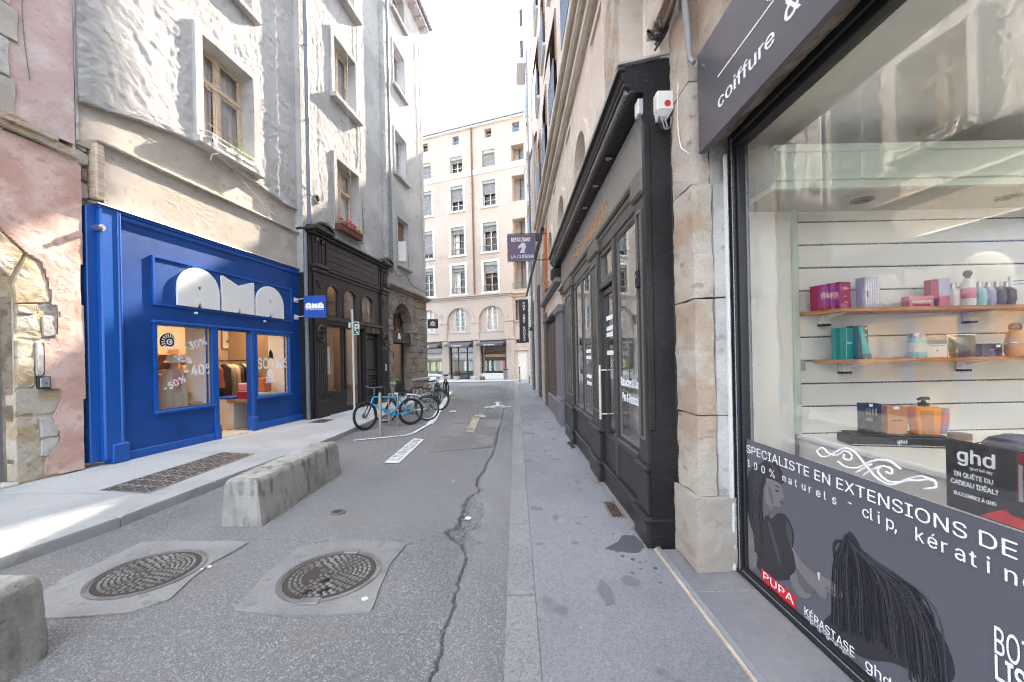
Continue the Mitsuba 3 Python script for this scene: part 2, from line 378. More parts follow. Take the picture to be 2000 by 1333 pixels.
def crack_depth(x, y):
    """How deep the broken edge between carriageway and gutter is."""
    c = np.array(CR)
    cx = np.interp(y, c[:, 1], c[:, 0])
    q = np.stack([x * 0, y * 9, y * 0], -1)
    cx = cx + .05 * (meshkit.fbm(q, 4, 4) - .5) + .022 * (meshkit.noise(q * 5, 7) - .5)
    w = np.interp(y, [0, 2.2, 3.3, 3.6, 4.0, 4.9, 5.4, 6.2, 9, 20], [.0055, .006, .007, .022, .030, .026, .016, .013, .008, .008]) * (.35 + 1.3 * meshkit.noise(np.stack([x * 0, y * 14, x * 0 + 3], -1), 2))
    d = np.abs(x - cx)
    g = np.clip(1.25 - d / w, 0, 1) * .045
    # the shallow hole where the surface has broken off beside the crack
    hole = np.clip(1 - ((x - cx - .10) / .14)**2, 0, 1) * np.clip(1 - np.abs((y - 3.95) / .62)**3, 0, 1)
    n = meshkit.fbm(np.stack([x * 14, y * 14, x * 0], -1), 3, 6)
    g = g + np.clip(hole * 2.2, 0, 1) * (.006 + .026 * n)
    # thin cracks across the carriageway
    def line(pts, w, dep):
        p = np.array(pts); yy = np.interp(x, p[:, 0], p[:, 1]) + .05 * (meshkit.fbm(np.stack([x * 7, x * 0, x * 0 + 5], -1), 3, 8) - .5)
        return np.clip(1.2 - np.abs(y - yy) / w, 0, 1) * dep * ((x > p[0, 0]) & (x < p[-1, 0]))
    g = g + line([(-2.95, 3.60), (-2.18, 3.64), (-1.64, 3.55), (-1.25, 3.53), (-.94, 3.45), (-.80, 3.58), (-.64, 3.72)], .010, .014)
    for pts in ([(-2.1, 4.9), (-1.3, 4.7), (-1.0, 4.95), (-.6, 4.9)], [(-2.4, 2.3), (-1.9, 2.45), (-1.0, 2.25), (-.5, 2.4)], [(-3.0, 2.2), (-2.2, 2.05), (-1.2, 1.9)], [(-.95, 3.3), (-.8, 3.15), (-.45, 3.1)], [(-2.0, 5.3), (-1.5, 5.45), (-.9, 5.2)], [(-3.2, 3.9), (-2.4, 4.1), (-1.7, 4.0)]):
        g = g + line(pts, .0075, .008)
    return g
xs = np.unique(np.concatenate([np.arange(-4.9, -3.3, .1), np.arange(-3.3, -.75, .035), np.arange(-.75, -.25, .008), np.arange(-.25, .06, .05), [.06, .3]]))
ys = np.unique(np.concatenate([np.arange(-6, 1.4, .3), np.arange(1.4, 5.6, .014), np.arange(5.6, 9.6, .04), np.arange(9.6, 20, .2), np.arange(20, 34, .5)]))
gx, gy = np.meshgrid(xs, ys, indexing='ij')
h = -crack_depth(gx, gy) + .012 * (meshkit.fbm(np.stack([gx * .9, gy * .9, gx * 0], -1), 3, 1) - .5) + .0035 * (meshkit.fbm(np.stack([gx * 16, gy * 16, gx * 0], -1), 2, 11) - .5)
i, j = np.meshgrid(np.arange(len(xs) - 1), np.arange(len(ys) - 1), indexing='ij')
n_ = len(ys)
put('road', (np.stack([gx, gy, h], -1).reshape(-1, 3), tri(np.stack([i * n_ + j, (i + 1) * n_ + j, (i + 1) * n_ + j + 1, i * n_ + j + 1], -1).reshape(-1, 4))), 'm_asphalt', True,
    label='grey cracked asphalt carriageway with a paler gutter strip along its right side', kind='structure')
put('ground', slab(sbox(-150, -150, 150, 150), -.5, -.06), 'm_asphalt', label='asphalt ground around and behind the street', kind='structure')
ROADZ = .011
def sheet(poly, z, t=.004, step=None): return slab(poly, z - t, z)
# repair patches round the manholes
patch_r = Polygon([(-1.835, 2.57), (-1.90, 3.0), (-1.877, 3.42), (-1.66, 3.50), (-1.449, 3.54), (-1.1, 3.50), (-.946, 3.447), (-1.0, 3.1), (-.96, 2.8), (-.935, 2.54), (-1.2, 2.50), (-1.5, 2.51)])
patch_l = Polygon([(-3.30, 2.50), (-3.42, 3.0), (-3.385, 3.60), (-2.9, 3.60), (-2.378, 3.56), (-2.40, 3.35), (-2.455, 3.206), (-2.42, 2.95), (-2.365, 2.70), (-2.518, 2.56), (-2.8, 2.54)])
def rough_edge(poly, amp, seed, step=.04):
    r = poly.exterior; k = int(r.length / step)
    p = np.array([r.interpolate(t * r.length / k).coords[0] for t in range(k)])
    c = np.array(poly.centroid.coords[0]); d = p - c; d /= np.linalg.norm(d, axis=1, keepdims=True)
    o = meshkit.fbm(np.stack([p[:, 0] * 5, p[:, 1] * 5, p[:, 0] * 0], -1), 3, seed) - .5
    return Polygon(p + d * (o * 2 * amp)[:, None]).buffer(0)
put('road__repair_patch', sheet(rough_edge(patch_r, .012, 3, .025), .013, .02), 'm_patch', label='paler asphalt patch round the manhole nearer the gutter')
put('road__repair_patch', sheet(rough_edge(patch_l, .016, 4, .025), .013, .02), 'm_patch', label='paler asphalt patch round the manhole nearer the left kerb')
put('road__repair_patch', sheet(rough_edge(Polygon([(-1.45, 6.86), (-.40, 7.2), (-.30, 10.4), (-1.6, 10.6), (-1.55, 8.7)]), .03, 5), .0125, .02), 'm_patch_dark', label='square patch of newer asphalt under the arrow')
r_ = random.Random(21); rub = []
for _ in range(170):
    y = r_.gauss(4.0, .33); x = np.interp(y, [p[1] for p in CR], [p[0] for p in CR]) + r_.uniform(.0, .2)
    s = r_.uniform(.004, .013)
    m = trimesh.creation.icosphere(0, s); v = np.array(m.vertices) * np.array([1, r_.uniform(.6, 1.3), .7]) + np.array([x, y, -.012 + s * .4])
    rub.append((v, np.array(m.faces)))
put('road__rubble', rub, 'm_patch', kind='stuff')
# painted markings
MZ = .0185
def line_poly(pts, w): return LineString(pts).buffer(w / 2, cap_style=2, join_style=2)
put('road__marking_line', sheet(line_poly([(-3.25, 8.03), (-2.75, 8.25), (-2.3, 8.45), (-2.2, 8.7), (-2.1, 9.87)], .07), MZ), 'm_marking', label='thin white line round the near end of the bicycle bay')
put('road__marking_line', sheet(line_poly([(-2.09, 9.87), (-2.12, 10.5), (-2.5, 14.0), (-3.1, 19.8)], .16), MZ), 'm_marking', label='broad white line along the bicycle bay')
ar = unary_union([line_poly([(-.97, 8.65), (-1.0, 10.9)], .19), Polygon([(-1.22, 10.8), (-.74, 10.8), (-.93, 11.9)])])
put('road__marking_arrow', sheet(ar, MZ), 'm_old_marking', label='worn yellowish arrow pointing up the street')
put('road__marking_dash', sheet(sbox(-2.6, 16.6, -2.0, 16.95), MZ), 'm_old_marking')
put('road__marking_dash', sheet(sbox(-1.95, 12.1, -1.75, 12.4), MZ), 'm_marking')
cyc = unary_union([Point(-.75, 13.1).buffer(.20).difference(Point(-.75, 13.1).buffer(.13)), Point(-.25, 13.1).buffer(.20).difference(Point(-.25, 13.1).buffer(.13)),
                   line_poly([(-.75, 13.1), (-.6, 13.6), (-.4, 13.6), (-.25, 13.1)], .08), line_poly([(-.5, 13.3), (-.55, 14.2)], .12), Point(-.52, 14.5).buffer(.13)])
put('road__marking_bicycle', sheet(cyc, MZ), 'm_marking', label='white painted bicycle symbol at the far end of the road')
dl = Polygon([(-2.03, 6.2), (-1.79, 6.16), (-1.80, 7.98), (-2.04, 8.08)])
mm = meshkit.text_mesh('LIVRAISON', .15, .004, True)
v = np.array(mm.vertices); k = 1.55 / v[:, 0].max()
LET = [Polygon(v[t][:, :2]) for t in mm.faces if v[t][:, 2].max() < .001]
LET = affinity.affine_transform(unary_union(LET), [0, -1, k, 0, -1.845, 6.34])
put('road__marking_panel', sheet(dl.difference(LET), MZ), 'm_marking', label='white painted rectangle with cut out worn lettering')
# pavements
def kl_at(y): p = np.array(KL); return np.interp(y, p[:10, 1], p[:10, 0])
wallx = lambda y: -7.15 + .145 * y
kin = LineString(KL).buffer(.16, single_sided=True) if False else None
def offset(pts, d):
    p = np.array(pts, float); t = np.gradient(p, axis=0); t /= np.linalg.norm(t, axis=1, keepdims=True)
    return p + np.stack([-t[:, 1], t[:, 0]], 1) * d
KI = offset(KL, .17)
lp = Polygon([tuple(p) for p in KI] + [(-30, 19.8), (-4.6, 19.3), (-4.33, 19.0), (wallx(6) - .3, 6), (wallx(-6) - .3, -6)])
JN = unary_union([LineString([(-8, y + .25), (-3, y)]).buffer(.005) for y in (-1.5, 1.6, 4.62, 8.2, 12.6, 16.0)] + [LineString([(-8, y + .25), (-5.1, y + .06)]).buffer(.004) for y in (6.7,)])
put('left_pavement__bed', slab(lp, -.05, .088), 'm_rust')
put('left_pavement', slab(lp.difference(JN), .0, .098), 'm_left_pave', label='pale concrete pavement along the left shopfronts', kind='structure')
# joints cut in the pavement: pieces of kerb with gaps
def strip_stones(base, a, b, cuts, z0, z1, mat, c=.012, crown=.0):
    A, B = np.array(a, float), np.array(b, float)
    la = np.concatenate([[0], np.cumsum(np.linalg.norm(np.diff(A, axis=0), axis=1))])
    P = lambda arr, t: np.array([np.interp(t, la, arr[:, 0]), np.interp(t, la, arr[:, 1])])
    for t0, t1 in zip(cuts[:-1], cuts[1:]):
        g = .007
        q = [P(A, t0 + g), P(A, t1 - g), P(B, t1 - g), P(B, t0 + g)]
        pts = []
        m = sum(q) / 4
        for x in q:
            d = m - x
            pts += [(x[0], x[1], z0), (x[0], x[1], z1 - c), tuple(x + d / np.linalg.norm(d) * c * 1.2) + (z1 + crown,)]
        put(base + '__stone', hull(None, pts), mat)
tag('left_kerb', 'row of pale kerb stones edging the left pavement', kind='structure')
ll = np.concatenate([[0], np.cumsum(np.linalg.norm(np.diff(np.array(KL), axis=0), axis=1))])
cuts = [ll[2] + .83 + 1.02 * k for k in range(-9, 0)] + [ll[2] + .83] + [ll[2] + .83 + 1.15 * k for k in range(1, 17)]
strip_stones('left_kerb', KL, KI, cuts, -.05, .104, 'm_left_pave', .018)
yy = np.array([-4, -2, 0, 2.0, 3.1, 6.2, 10, 15, 20, 25.2, 28])
ka = np.stack([kerb_x_right(yy), yy], 1); kb = np.stack([kerb_x_right(yy) + .175 + .0022 * yy, yy], 1)
tag('right_kerb', 'row of grey granite kerb stones edging the narrow right pavement', kind='structure')
jj = [-4, -2.9, -1.8, -.6, .55, 1.55, 2.527, 3.611, 4.558, 5.55, 6.548, 7.453, 8.5, 9.637, 10.7, 11.9, 13.0, 14.2, 15.3, 16.6, 17.8, 19.0, 20.4, 21.8, 23.2, 24.6, 26.2, 27.9]
strip_stones('right_kerb', ka, kb, [y + 4 for y in jj], -.05, .105, 'm_granite', .014)
rp = Polygon([tuple(p) for p in kb] + [(1.4, 28), (1.4, -4)])
put('right_pavement', slab(rp, -.05, .100), 'm_pavement', label='narrow bluish grey asphalt pavement along the black shopfront', kind='structure')
put('far_pavement', slab(Polygon([(-30, 27.0), (-4, 27.0), (.4, 27.2), (8, 26), (8, 24.4), (3, 24.6), (1.2, 27.6), (8, 40), (-30, 40)]), -.05, .09), 'm_left_pave', label='pavement in front of the shops across the end', kind='structure')
# --- dark stains of spilled water and chewing gum spots lie in the pavement: thin sheets
flat('gum', (.12, .12, .125), .8); flat('gum_pale', (.26, .26, .27), .8)
stain = rough_edge(Polygon([(.70, 3.10), (.84, 3.20), (.88, 3.33), (1.0, 3.32), (1.03, 3.10), (.95, 3.02), (.82, 3.06)]), .05, 6, .02)
flat('wet', (.085, .09, .102), .3)
put('right_pavement__wet_stain', slab(stain, .1, .1025), 'm_wet', label='dark wet stain beside the black plinth')
for x, y in [(.80, 2.98), (.86, 2.93), (.90, 2.88), (.95, 2.90), (.98, 2.80), (.88, 2.80), (.83, 3.36), (.78, 3.05)]: put('right_pavement__wet_drop', slab(rough_edge(Point(x, y).buffer(.012 + .006 * math.sin(x * 90)), .004, int(x * 500), .008), .1, .1022), 'm_wet')
for x, y, r in [(.42, 3.66, .032), (.66, 3.72, .016), (.30, 5.2, .02), (.55, 2.4, .012), (.35, 2.2, .01), (.75, 4.5, .02), (.5, 6.4, .025), (.8, 2.75, .018), (.95, 2.62, .012)]:
    put('right_pavement__gum_spot', slab(rough_edge(Point(x, y).buffer(r), r * .25, int(x * 100), .01), .1, .1022), 'm_gum_pale' if x < .5 else 'm_gum')
for x, y, r in [(-1.02, 2.66, .02), (-.47, 3.98, .035), (-2.42, 3.13, .014), (-2.45, 3.09, .010), (-.8, 5.2, .015)]:
    put('road__litter', slab(rough_edge(Point(x, y).buffer(r), r * .5, int(-x * 100), .006), .005, .014), 'm_off_white')

# --- manhole covers
def manhole(key, x, y, R, label, rot, lug):
    k = thing(key, label, 'manhole cover', 'round iron manhole covers in the road')
    z = .014
    put(k + '__rim', lathe([(R + .035, z - .03), (R + .035, z + .006), (R + .006, z + .008), (R + .006, z - .03)], 64, (x, y, 0)), 'm_iron')
    put(k + '__plate', lathe([(R - .004, z - .03), (R - .004, z), (.001, z + .001)], 64, (x, y, 0)), 'm_rust')
    studs = []
    for r in np.arange(.035, R - .02, .034):
        m = max(5, int(2 * math.pi * r / .05))
        for q in range(m):
            if .3 < r / R < .62 and lug and 2.2 < (q / m * 6.28) < 3.6: continue
            a = (q + .5 * (int(r / .034) % 2)) / m * 2 * math.pi + rot
            dw = (.018 if (q + int(r / .034)) % 2 else .013); dr_ = .011
            c, s = math.cos(a), math.sin(a)
            cx, cy = x + r * c, y + r * s
            pts = []
            for u, w in ((-1, -1), (1, -1), (1, 1), (-1, 1)):
                px, py = cx + u * dr_ * c - w * dw * s, cy + u * dr_ * s + w * dw * c
                qx, qy = cx + u * dr_ * .75 * c - w * dw * .8 * s, cy + u * dr_ * .75 * s + w * dw * .8 * c
                pts += [(px, py, z), (qx, qy, z + .007)]
            p = np.array(pts); f = np.array([[0, 2, 3], [0, 3, 1], [2, 4, 5], [2, 5, 3], [4, 6, 7], [4, 7, 5], [6, 0, 1], [6, 1, 7], [1, 3, 5], [1, 5, 7]])
            studs.append((p, f))
    put(k + '__studs', studs, 'm_iron', kind='stuff')
    if lug:
        for a, w in ((math.radians(-88), .07), (math.radians(86), .06)):
            c, s = math.cos(a), math.sin(a)
            put(k + '__hinge', cbx(Fr((x + R * c, y + R * s), (-s, c), (c, s)), -w, w, -.02, .05, z - .02, z + .012, .006), 'm_iron')
        for dx, dy in ((-.06, -.24), (.05, -.22), (0, -.1)):
            put(k + '__keyhole', slab(affinity.rotate(sbox(x + dx - .012, y + dy - .035, x + dx + .012, y + dy + .035), -30), z, z + .0085), 'm_deep')
flat('rust', (.060, .050, .043), .75, .2)
manhole('manhole_cover', -1.39, 2.975, .325, 'hinged round iron manhole cover in the middle of the road', .2, True)
manhole('manhole_cover', -2.83, 3.06, .325, 'rusty round iron manhole cover nearer the left kerb', .5, False)
k = thing('valve_cover', 'small round iron valve cover in the road right of the concrete block', 'valve cover')
put(k + '__ring', lathe([(.075, .0), (.075, .016), (.055, .016), (.055, .005)], 24, (-1.886, 4.22, 0)), 'm_iron')
put(k + '__lid', lathe([(.05, .0), (.05, .015), (.001, .016)], 24, (-1.886, 4.22, 0)), 'm_rust')
# --- access plates in the left pavement
gq = [(-5.05, 4.86), (-4.344, 4.705), (-4.352, 6.628), (-4.986, 6.793)]
k = thing('access_plate', 'long run of ribbed iron access plates set in the left pavement', 'access plate')
put(k + '__frame', slab(Polygon(gq).buffer(.02).difference(Polygon(gq).buffer(-.012)), .09, .103), 'm_iron')
for m in range(9):
    a, b = m / 9 + .004, (m + 1) / 9 - .004
    q = [np.array(p) for p in gq]
    e = [q[0] + (q[3] - q[0]) * a, q[1] + (q[2] - q[1]) * a, q[1] + (q[2] - q[1]) * b, q[0] + (q[3] - q[0]) * b]
    pl = put(k + '__plate', slab(Polygon(e).buffer(-.006), .09, .1015), 'm_rust')
    ribs = []
    for u in range(3):
        for w in range(7):
            c0 = e[0] + (e[1] - e[0]) * (w + .5) / 7 + (e[3] - e[0]) * (u + .5) / 3
            ribs.append(slab(affinity.rotate(sbox(c0[0] - .040, c0[1] - .012, c0[0] + .040, c0[1] + .012), 45 if (u + w) % 2 else -45), .1, .1055))
    put(pl + '__tread', ribs, 'm_iron', kind='stuff')
# --- small gratings in the right pavement
def grating(pts, label, leaves):
    k = thing('drain_grate', label, 'drain grate')
    P_ = Polygon(pts)
    put(k + '__frame', slab(P_.buffer(.012).difference(P_.buffer(-.012)), .095, .1045), 'm_iron')
    put(k + '__pit', slab(P_, .1, .1012), 'm_deep')
    x0, y0, x1, y1 = P_.bounds
    put(k + '__bars', [slab(sbox(x, y0, x + .008, y1).intersection(P_), .1, .1035) for x in np.arange(x0, x1, .022)] + [slab(sbox(x0, y, x1, y + .01).intersection(P_), .1, .1033) for y in np.arange(y0, y1, .1)], 'm_rust', kind='stuff')
    if leaves:
        r = random.Random(3); lv = []
        for _ in range(60):
            x, y, a = r.uniform(x0, x1 + .02), r.uniform(y0, y1), r.uniform(0, 6.3)
            s = r.uniform(.006, .016)
            c, d = math.cos(a) * s, math.sin(a) * s
            lv.append((np.array([(x - c, y - d, .104), (x + d * .5, y - c * .5, .108), (x + c, y + d, .105), (x - d * .5, y + c * .5, .107)]), np.array([[0, 1, 2], [0, 2, 3]])))
        put(k + '__litter', lv, 'm_dry_leaf', kind='stuff')
flat('dry_leaf', (.30, .17, .09), .8)
grating([(.897, 3.69), (1.02, 3.69), (1.03, 4.095), (.907, 4.09)], 'small iron grate full of dry leaves in the right pavement', True)
grating([(.945, 6.52), (1.04, 6.55), (1.03, 7.1), (.934, 7.03)], 'second iron grate further along the right pavement', False)
lv = []; r = random.Random(9)
for _ in range(140):
    y = r.uniform(3.4, 5.0); x = 1.03 - abs(r.gauss(0, .018)); a = r.uniform(0, 6.3); s = r.uniform(.005, .014)
    if r.random() < .35: y = r.gauss(4.75, .06); x = 1.02 - abs(r.gauss(0, .04))
    c, d = math.cos(a) * s, math.sin(a) * s
    lv.append((np.array([(x - c, y - d, .102), (x + d * .5, y - c * .5, .108), (x + c, y + d, .103), (x - d * .5, y + c * .5, .107)]), np.array([[0, 1, 2], [0, 2, 3]])))
put('fallen_leaves', lv, 'm_dry_leaf', label='dry brown leaf litter gathered along the foot of the black shopfront', cat='leaves', kind='stuff')

# --- concrete blocks
def barrier(x0, x1, y0, y1, label, seed):
    k = thing('concrete_block', label, 'concrete block', 'low concrete blocks along the road')
    h = .465; n = 26
    U = np.linspace(0, 1, n * 4)
    prof = [(x0, .02), (x0, .0), (x0 + .035, .42), (x0 + .05, .45), (x0 + .07, h), (x1 - .075, h), (x1 - .055, .45), (x1 - .04, .42), (x1, .0)]
    # cross-section resampled finely, ends drawn in, and weathered
    p = np.array(prof[1:]); d = np.concatenate([[0], np.cumsum(np.linalg.norm(np.diff(p, axis=0), axis=1))])
    t = np.linspace(0, d[-1], 60); cx, cz = np.interp(t, d, p[:, 0]), np.interp(t, d, p[:, 1])
    Y = np.concatenate([[y0], np.linspace(y0 + .015, y1 - .015, 90), [y1]])
    A, B = np.meshgrid(np.arange(len(Y)), np.arange(60), indexing='ij')
    mx = (x0 + x1) / 2
    V = np.stack([cx[B], Y[A], cz[B]], -1)
    e = np.minimum(V[..., 1] - y0, y1 - V[..., 1]); sh = np.clip(1 - e / .03, 0, 1)
    V[..., 0] += (mx - V[..., 0]) * .05 * sh; V[..., 2] -= .02 * sh * (V[..., 2] > .3)
    nrm = np.stack([(V[..., 0] - mx) * 1.5, 0 * V[..., 0], (V[..., 2] - .2)], -1); nrm /= np.linalg.norm(nrm, axis=-1, keepdims=True)
    o = (meshkit.fbm(V * 9, 4, seed) - .5) * .016 - np.clip(meshkit.noise(V * 13, seed + 3) - .78, 0, 1) * .07
    V = V + nrm * o[..., None]
    V[..., 2] = np.maximum(V[..., 2], -.01)
    # chipped notch under the long side
    f = tri(np.stack([A[:-1, :-1] * 60 + B[:-1, :-1], A[1:, :-1] * 60 + B[1:, :-1], A[1:, 1:] * 60 + B[1:, 1:], A[:-1, 1:] * 60 + B[:-1, 1:]], -1).reshape(-1, 4))
    body = [(V.reshape(-1, 3), f)]
    for a in (0, len(Y) - 1):
        ringv = V[a]; c = np.vstack([ringv, ringv.mean(0, keepdims=True)])
        b = np.arange(60)
        body.append((c, np.stack([b, (b + 1) % 60, b * 0 + 60], 1) if a == 0 else np.stack([(b + 1) % 60, b, b * 0 + 60], 1)))
    put(k + '__body', [fix(body[0])] + body[1:], 'm_concrete', 35)
barrier(-2.905, -2.49, 3.91, 5.72, 'long low weathered concrete block standing in the road before the blue shop', 3)
barrier(-3.05, -2.61, .40, 2.22, 'concrete block cut off by the lower left corner of the picture', 8)
# ================================================================ left side: houses above the shops
def left_window(b, fr, s0, s1, z0, z1, n, surround=(.16, .07), sill=(.2, .16, .12), depth=.24, transom=.68, bars=(.3,), wood='m_window_wood', curtain_mat='m_curtain_grey', reveal='m_plaster', open_sash=False, label=None):
    """A casement window with a plaster surround, a sill, two leaves and panes; a part of the house B."""
    w = put(b + '__window', bx(fr, s0 - .02, s1 + .02, n - depth - .42, n - depth - .36, z0 - .02, z1 + .02), 'm_deep', label=label)
    # reveals
    rv = [bx(fr, s0 - .03, s0, n - depth - .4, n + .0, z0, z1), bx(fr, s1, s1 + .03, n - depth - .4, n + .0, z0, z1), bx(fr, s0 - .03, s1 + .03, n - depth - .4, n + .0, z1, z1 + .03), bx(fr, s0 - .03, s1 + .03, n - depth - .4, n - .001, z0 - .03, z0)]
    put(w + '__reveal', rv, reveal)
    sw, sp = surround
    if sw:
        P_ = sbox(s0 - sw, z0 - .02, s1 + sw, z1 + sw).difference(sbox(s0, z0 - .1, s1, z1))
        v, f = wall_grid(fr, s0 - sw, s1 + sw, z0 - .02, z1 + sw, n + sp, [(s0, s1, z0 - .1, z1)], .035, .008, 3.0, int(s0 * 10))
        rim = prism(fr, P_, n - .02, n + sp - .006)
        put(w + '__surround', [rim, (v, f)], 'm_plaster', 30)
    if sill:
        a, p, t = sill
        put(w + '__sill', cbx(fr, s0 - a, s1 + a, n - depth, n + p, z0 - t, z0 + .012, .015), 'm_plaster')
    # frame
    nf = n - depth
    fw = .065; c = (s0 + s1) / 2; zt = z0 + (z1 - z0) * transom if transom else None
    fp = [prism(fr, ring_poly(s0, s1, z0 + .012, z1, fw), nf - .05, nf)]
    fp.append(cbx(fr, c - .05, c + .05, nf - .045, nf + .012, z0 + .03, z1 - .02, .008))
    if zt: fp.append(cbx(fr, s0 + .01, s1 - .01, nf - .045, nf + .03, zt - .05, zt + .045, .012))
    for t in bars:
        zb = z0 + (z1 - z0) * t
        fp.append(bx(fr, s0 + fw, c - .05, nf - .03, nf - .008, zb - .014, zb + .014)); fp.append(bx(fr, c + .05, s1 - fw, nf - .03, nf - .008, zb - .014, zb + .014))
    put(w + '__frame', fp, wood)
    for a, e in ((s0 + fw, c - .05), (c + .05, s1 - fw)):
        ring = []
        for q0, q1 in ((z0 + .075, (zt - .05) if zt else z1 - fw), ((zt + .045) if zt else None, z1 - fw)):
            if q0 is None: continue
            ring.append(prism(fr, ring_poly(a, e, q0, q1, .035), nf - .042, nf - .006))
            if open_sash and q0 > z0 + 1: continue
            put(w + '__pane', fr_sheet(fr, a + .03, e - .03, nf - .025, q0 + .03, q1 - .03), 'm_glass')
        put(w + '__sash', ring, wood)
    if curtain_mat:
        put(w + '__curtain', [curtain(fr, s0 + .03, c - .04, nf - .13, z0 + .05, z1 - .03, .02, 4), curtain(fr, c + .12, s1 - .03, nf - .13, z0 + .05, z1 - .03, .02, 3)], curtain_mat, True)
    return w
def downpipe(key, fr, s, n, z0, z1, r, label, mat='m_pipe_grey', clips=2.0):
    k = thing(key, label, 'drainpipe')
    put(k + '__pipe', tube(np.stack([fr.at(s, n, z) for z in np.linspace(z0, z1, 12)]), r, 12), mat, True)
    for z in np.arange(z0 + .8, z1, clips):
        put(k + '__clip', [tube([fr.at(s, n, z - .02), fr.at(s, n, z + .02)], r * 1.25, 12), bx(fr, s - .01, s + .01, n - .12, n, z - .012, z + .012)], mat)
    return k
def body(b, fr, s0, s1, n, z0, z1, depth=8, mat='m_plaster'):
    put(b + '__core', bx(fr, s0, s1, n - .66, n - depth, z0, z1), mat)
    put(b + '__party_wall', [bx(fr, s0, s0 + .03, n - .01, n - .66, z0, z1), bx(fr, s1 - .03, s1, n - .01, n - .66, z0, z1), bx(fr, s0, s1, n - .012, n - .66, z1 - .1, z1)], mat)

# ---- pink house at the left edge
b = thing('pink_house', 'pink plastered house with an old stone doorway at the left edge', 'building')
N0 = -.02
body(b, L, -3.5, 5.875, N0, 3.4, 17.0, mat='m_plaster_pale_pink')
put(b + '__wall', wall_grid(L, -3.5, 5.875, 4.86, 17.0, N0, [], .09, .02, 1.6, 3), 'm_plaster_pale_pink', True, label='pale pink plaster of the upper storeys')
# band between ground floor and first floor
band = Polygon([(-3.5, 4.70), (5.0, 4.70), (5.4, 4.68), (5.86, 4.64), (5.86, 4.74), (5.4, 4.80), (5.0, 4.83), (-3.5, 4.86)])
put(b + '__cornice', [prism(L, band, N0 - .05, N0 + .085), prism(L, affinity.translate(band, 0, .05).intersection(sbox(-4, 4.76, 5.6, 5)), N0 - .05, N0 + .12)], 'm_quoin', label='weathered stone band above the doorway')
# ground floor plaster, cut back irregularly round the stones
edge = [(5.475, .14), (5.47, .25), (5.49, .42), (5.58, .54), (5.625, .62), (5.60, .76), (5.56, .86), (5.58, .97), (5.645, 1.10), (5.655, 1.30), (5.56, 1.31), (5.47, 1.36), (5.465, 1.50), (5.463, 1.80), (5.465, 1.97), (5.60, 2.02),
        (5.615, 2.2), (5.645, 2.35), (5.62, 2.47), (5.56, 2.50), (5.545, 2.7), (5.515, 2.85), (5.47, 3.05), (5.32, 3.14), (5.06, 3.38), (4.7, 3.65), (4.3, 3.78), (3.9, 3.72)]
pk = Polygon(edge + [(-3.5, 3.72), (-3.5, 4.72), (5.9, 4.66), (5.93, 4.3), (5.90, 2.9), (5.915, 1.75), (5.89, .2), (5.885, .12)])
v, f = wall_grid(L, 3.4, 5.93, .12, 4.70, N0 + .012, [], .03, .010, 2.2, 6, clip=lambda s, z: __import__('shapely').contains_xy(pk, s, z))
put(b + '__plaster', [(v, f), prism(L, pk, N0 - .06, N0 - .004)], 'm_plaster_pink', 40, label='salmon pink plaster broken away round the doorway stones')
put(b + '__core', bx(L, 5.18, 5.9, N0 - .05, N0 - .5, .1, 4.7), 'm_dirty_stone')
# stones of the door jamb and arch: irregular blocks
def stone(poly, n0, n1, seed, mat, key=b, c=.012, amp=.016):
    """A block with a slightly uneven face and worn edges."""
    poly = poly.buffer(-.004)
    ins = poly.buffer(-c)
    if ins.is_empty or ins.geom_type != 'Polygon': return put(key + '__stone', prism(L, poly, n0, n1), mat)
    x0, z0, x1, z1 = poly.bounds
    st = max(.03, (x1 - x0) / 9)
    gx, gz = np.meshgrid(np.arange(x0 + st / 2, x1, st), np.arange(z0 + st / 2, z1, st), indexing='ij')
    P_ = [(x, z) for x, z in zip(gx.ravel(), gz.ravel()) if ins.contains(Point(x, z))]
    k = max(10, int(poly.exterior.length / .05))
    out = [poly.exterior.interpolate(t * poly.exterior.length / k).coords[0] for t in range(k)]
    inn = [ins.exterior.interpolate(t * ins.exterior.length / k).coords[0] for t in range(k)]
    from scipy.spatial import Delaunay
    a = np.array(inn + P_); d = Delaunay(a); fc = d.simplices
    keep = [ins.buffer(.001).contains(Point(*a[t].mean(0))) for t in fc]
    fc = fc[np.array(keep)]
    nn = n1 + amp * 2 * (meshkit.fbm(np.stack([a[:, 0] * 6, a[:, 1] * 6, a[:, 0] * 0 + seed], -1), 3, seed) - .5)
    face = (L.at(a[:, 0], nn, a[:, 1]), fc)
    o, q = np.array(out), np.array(inn)
    j = np.array([int(np.argmin(((q - p)**2).sum(1))) for p in o])
    sv = np.vstack([L.at(o[:, 0], np.full(k, n1 - c * .8), o[:, 1]), L.at(q[j][:, 0], nn[j], q[j][:, 1]), L.at(o[:, 0], np.full(k, n0), o[:, 1])])
    i = np.arange(k); i2 = (i + 1) % k
    sf = np.vstack([tri(np.stack([i, i2, i2 + k, i + k], 1)), tri(np.stack([i2, i, i + 2 * k, i2 + 2 * k], 1))])
    return put(key + '__stone', [face, (sv, sf)], mat, 40)
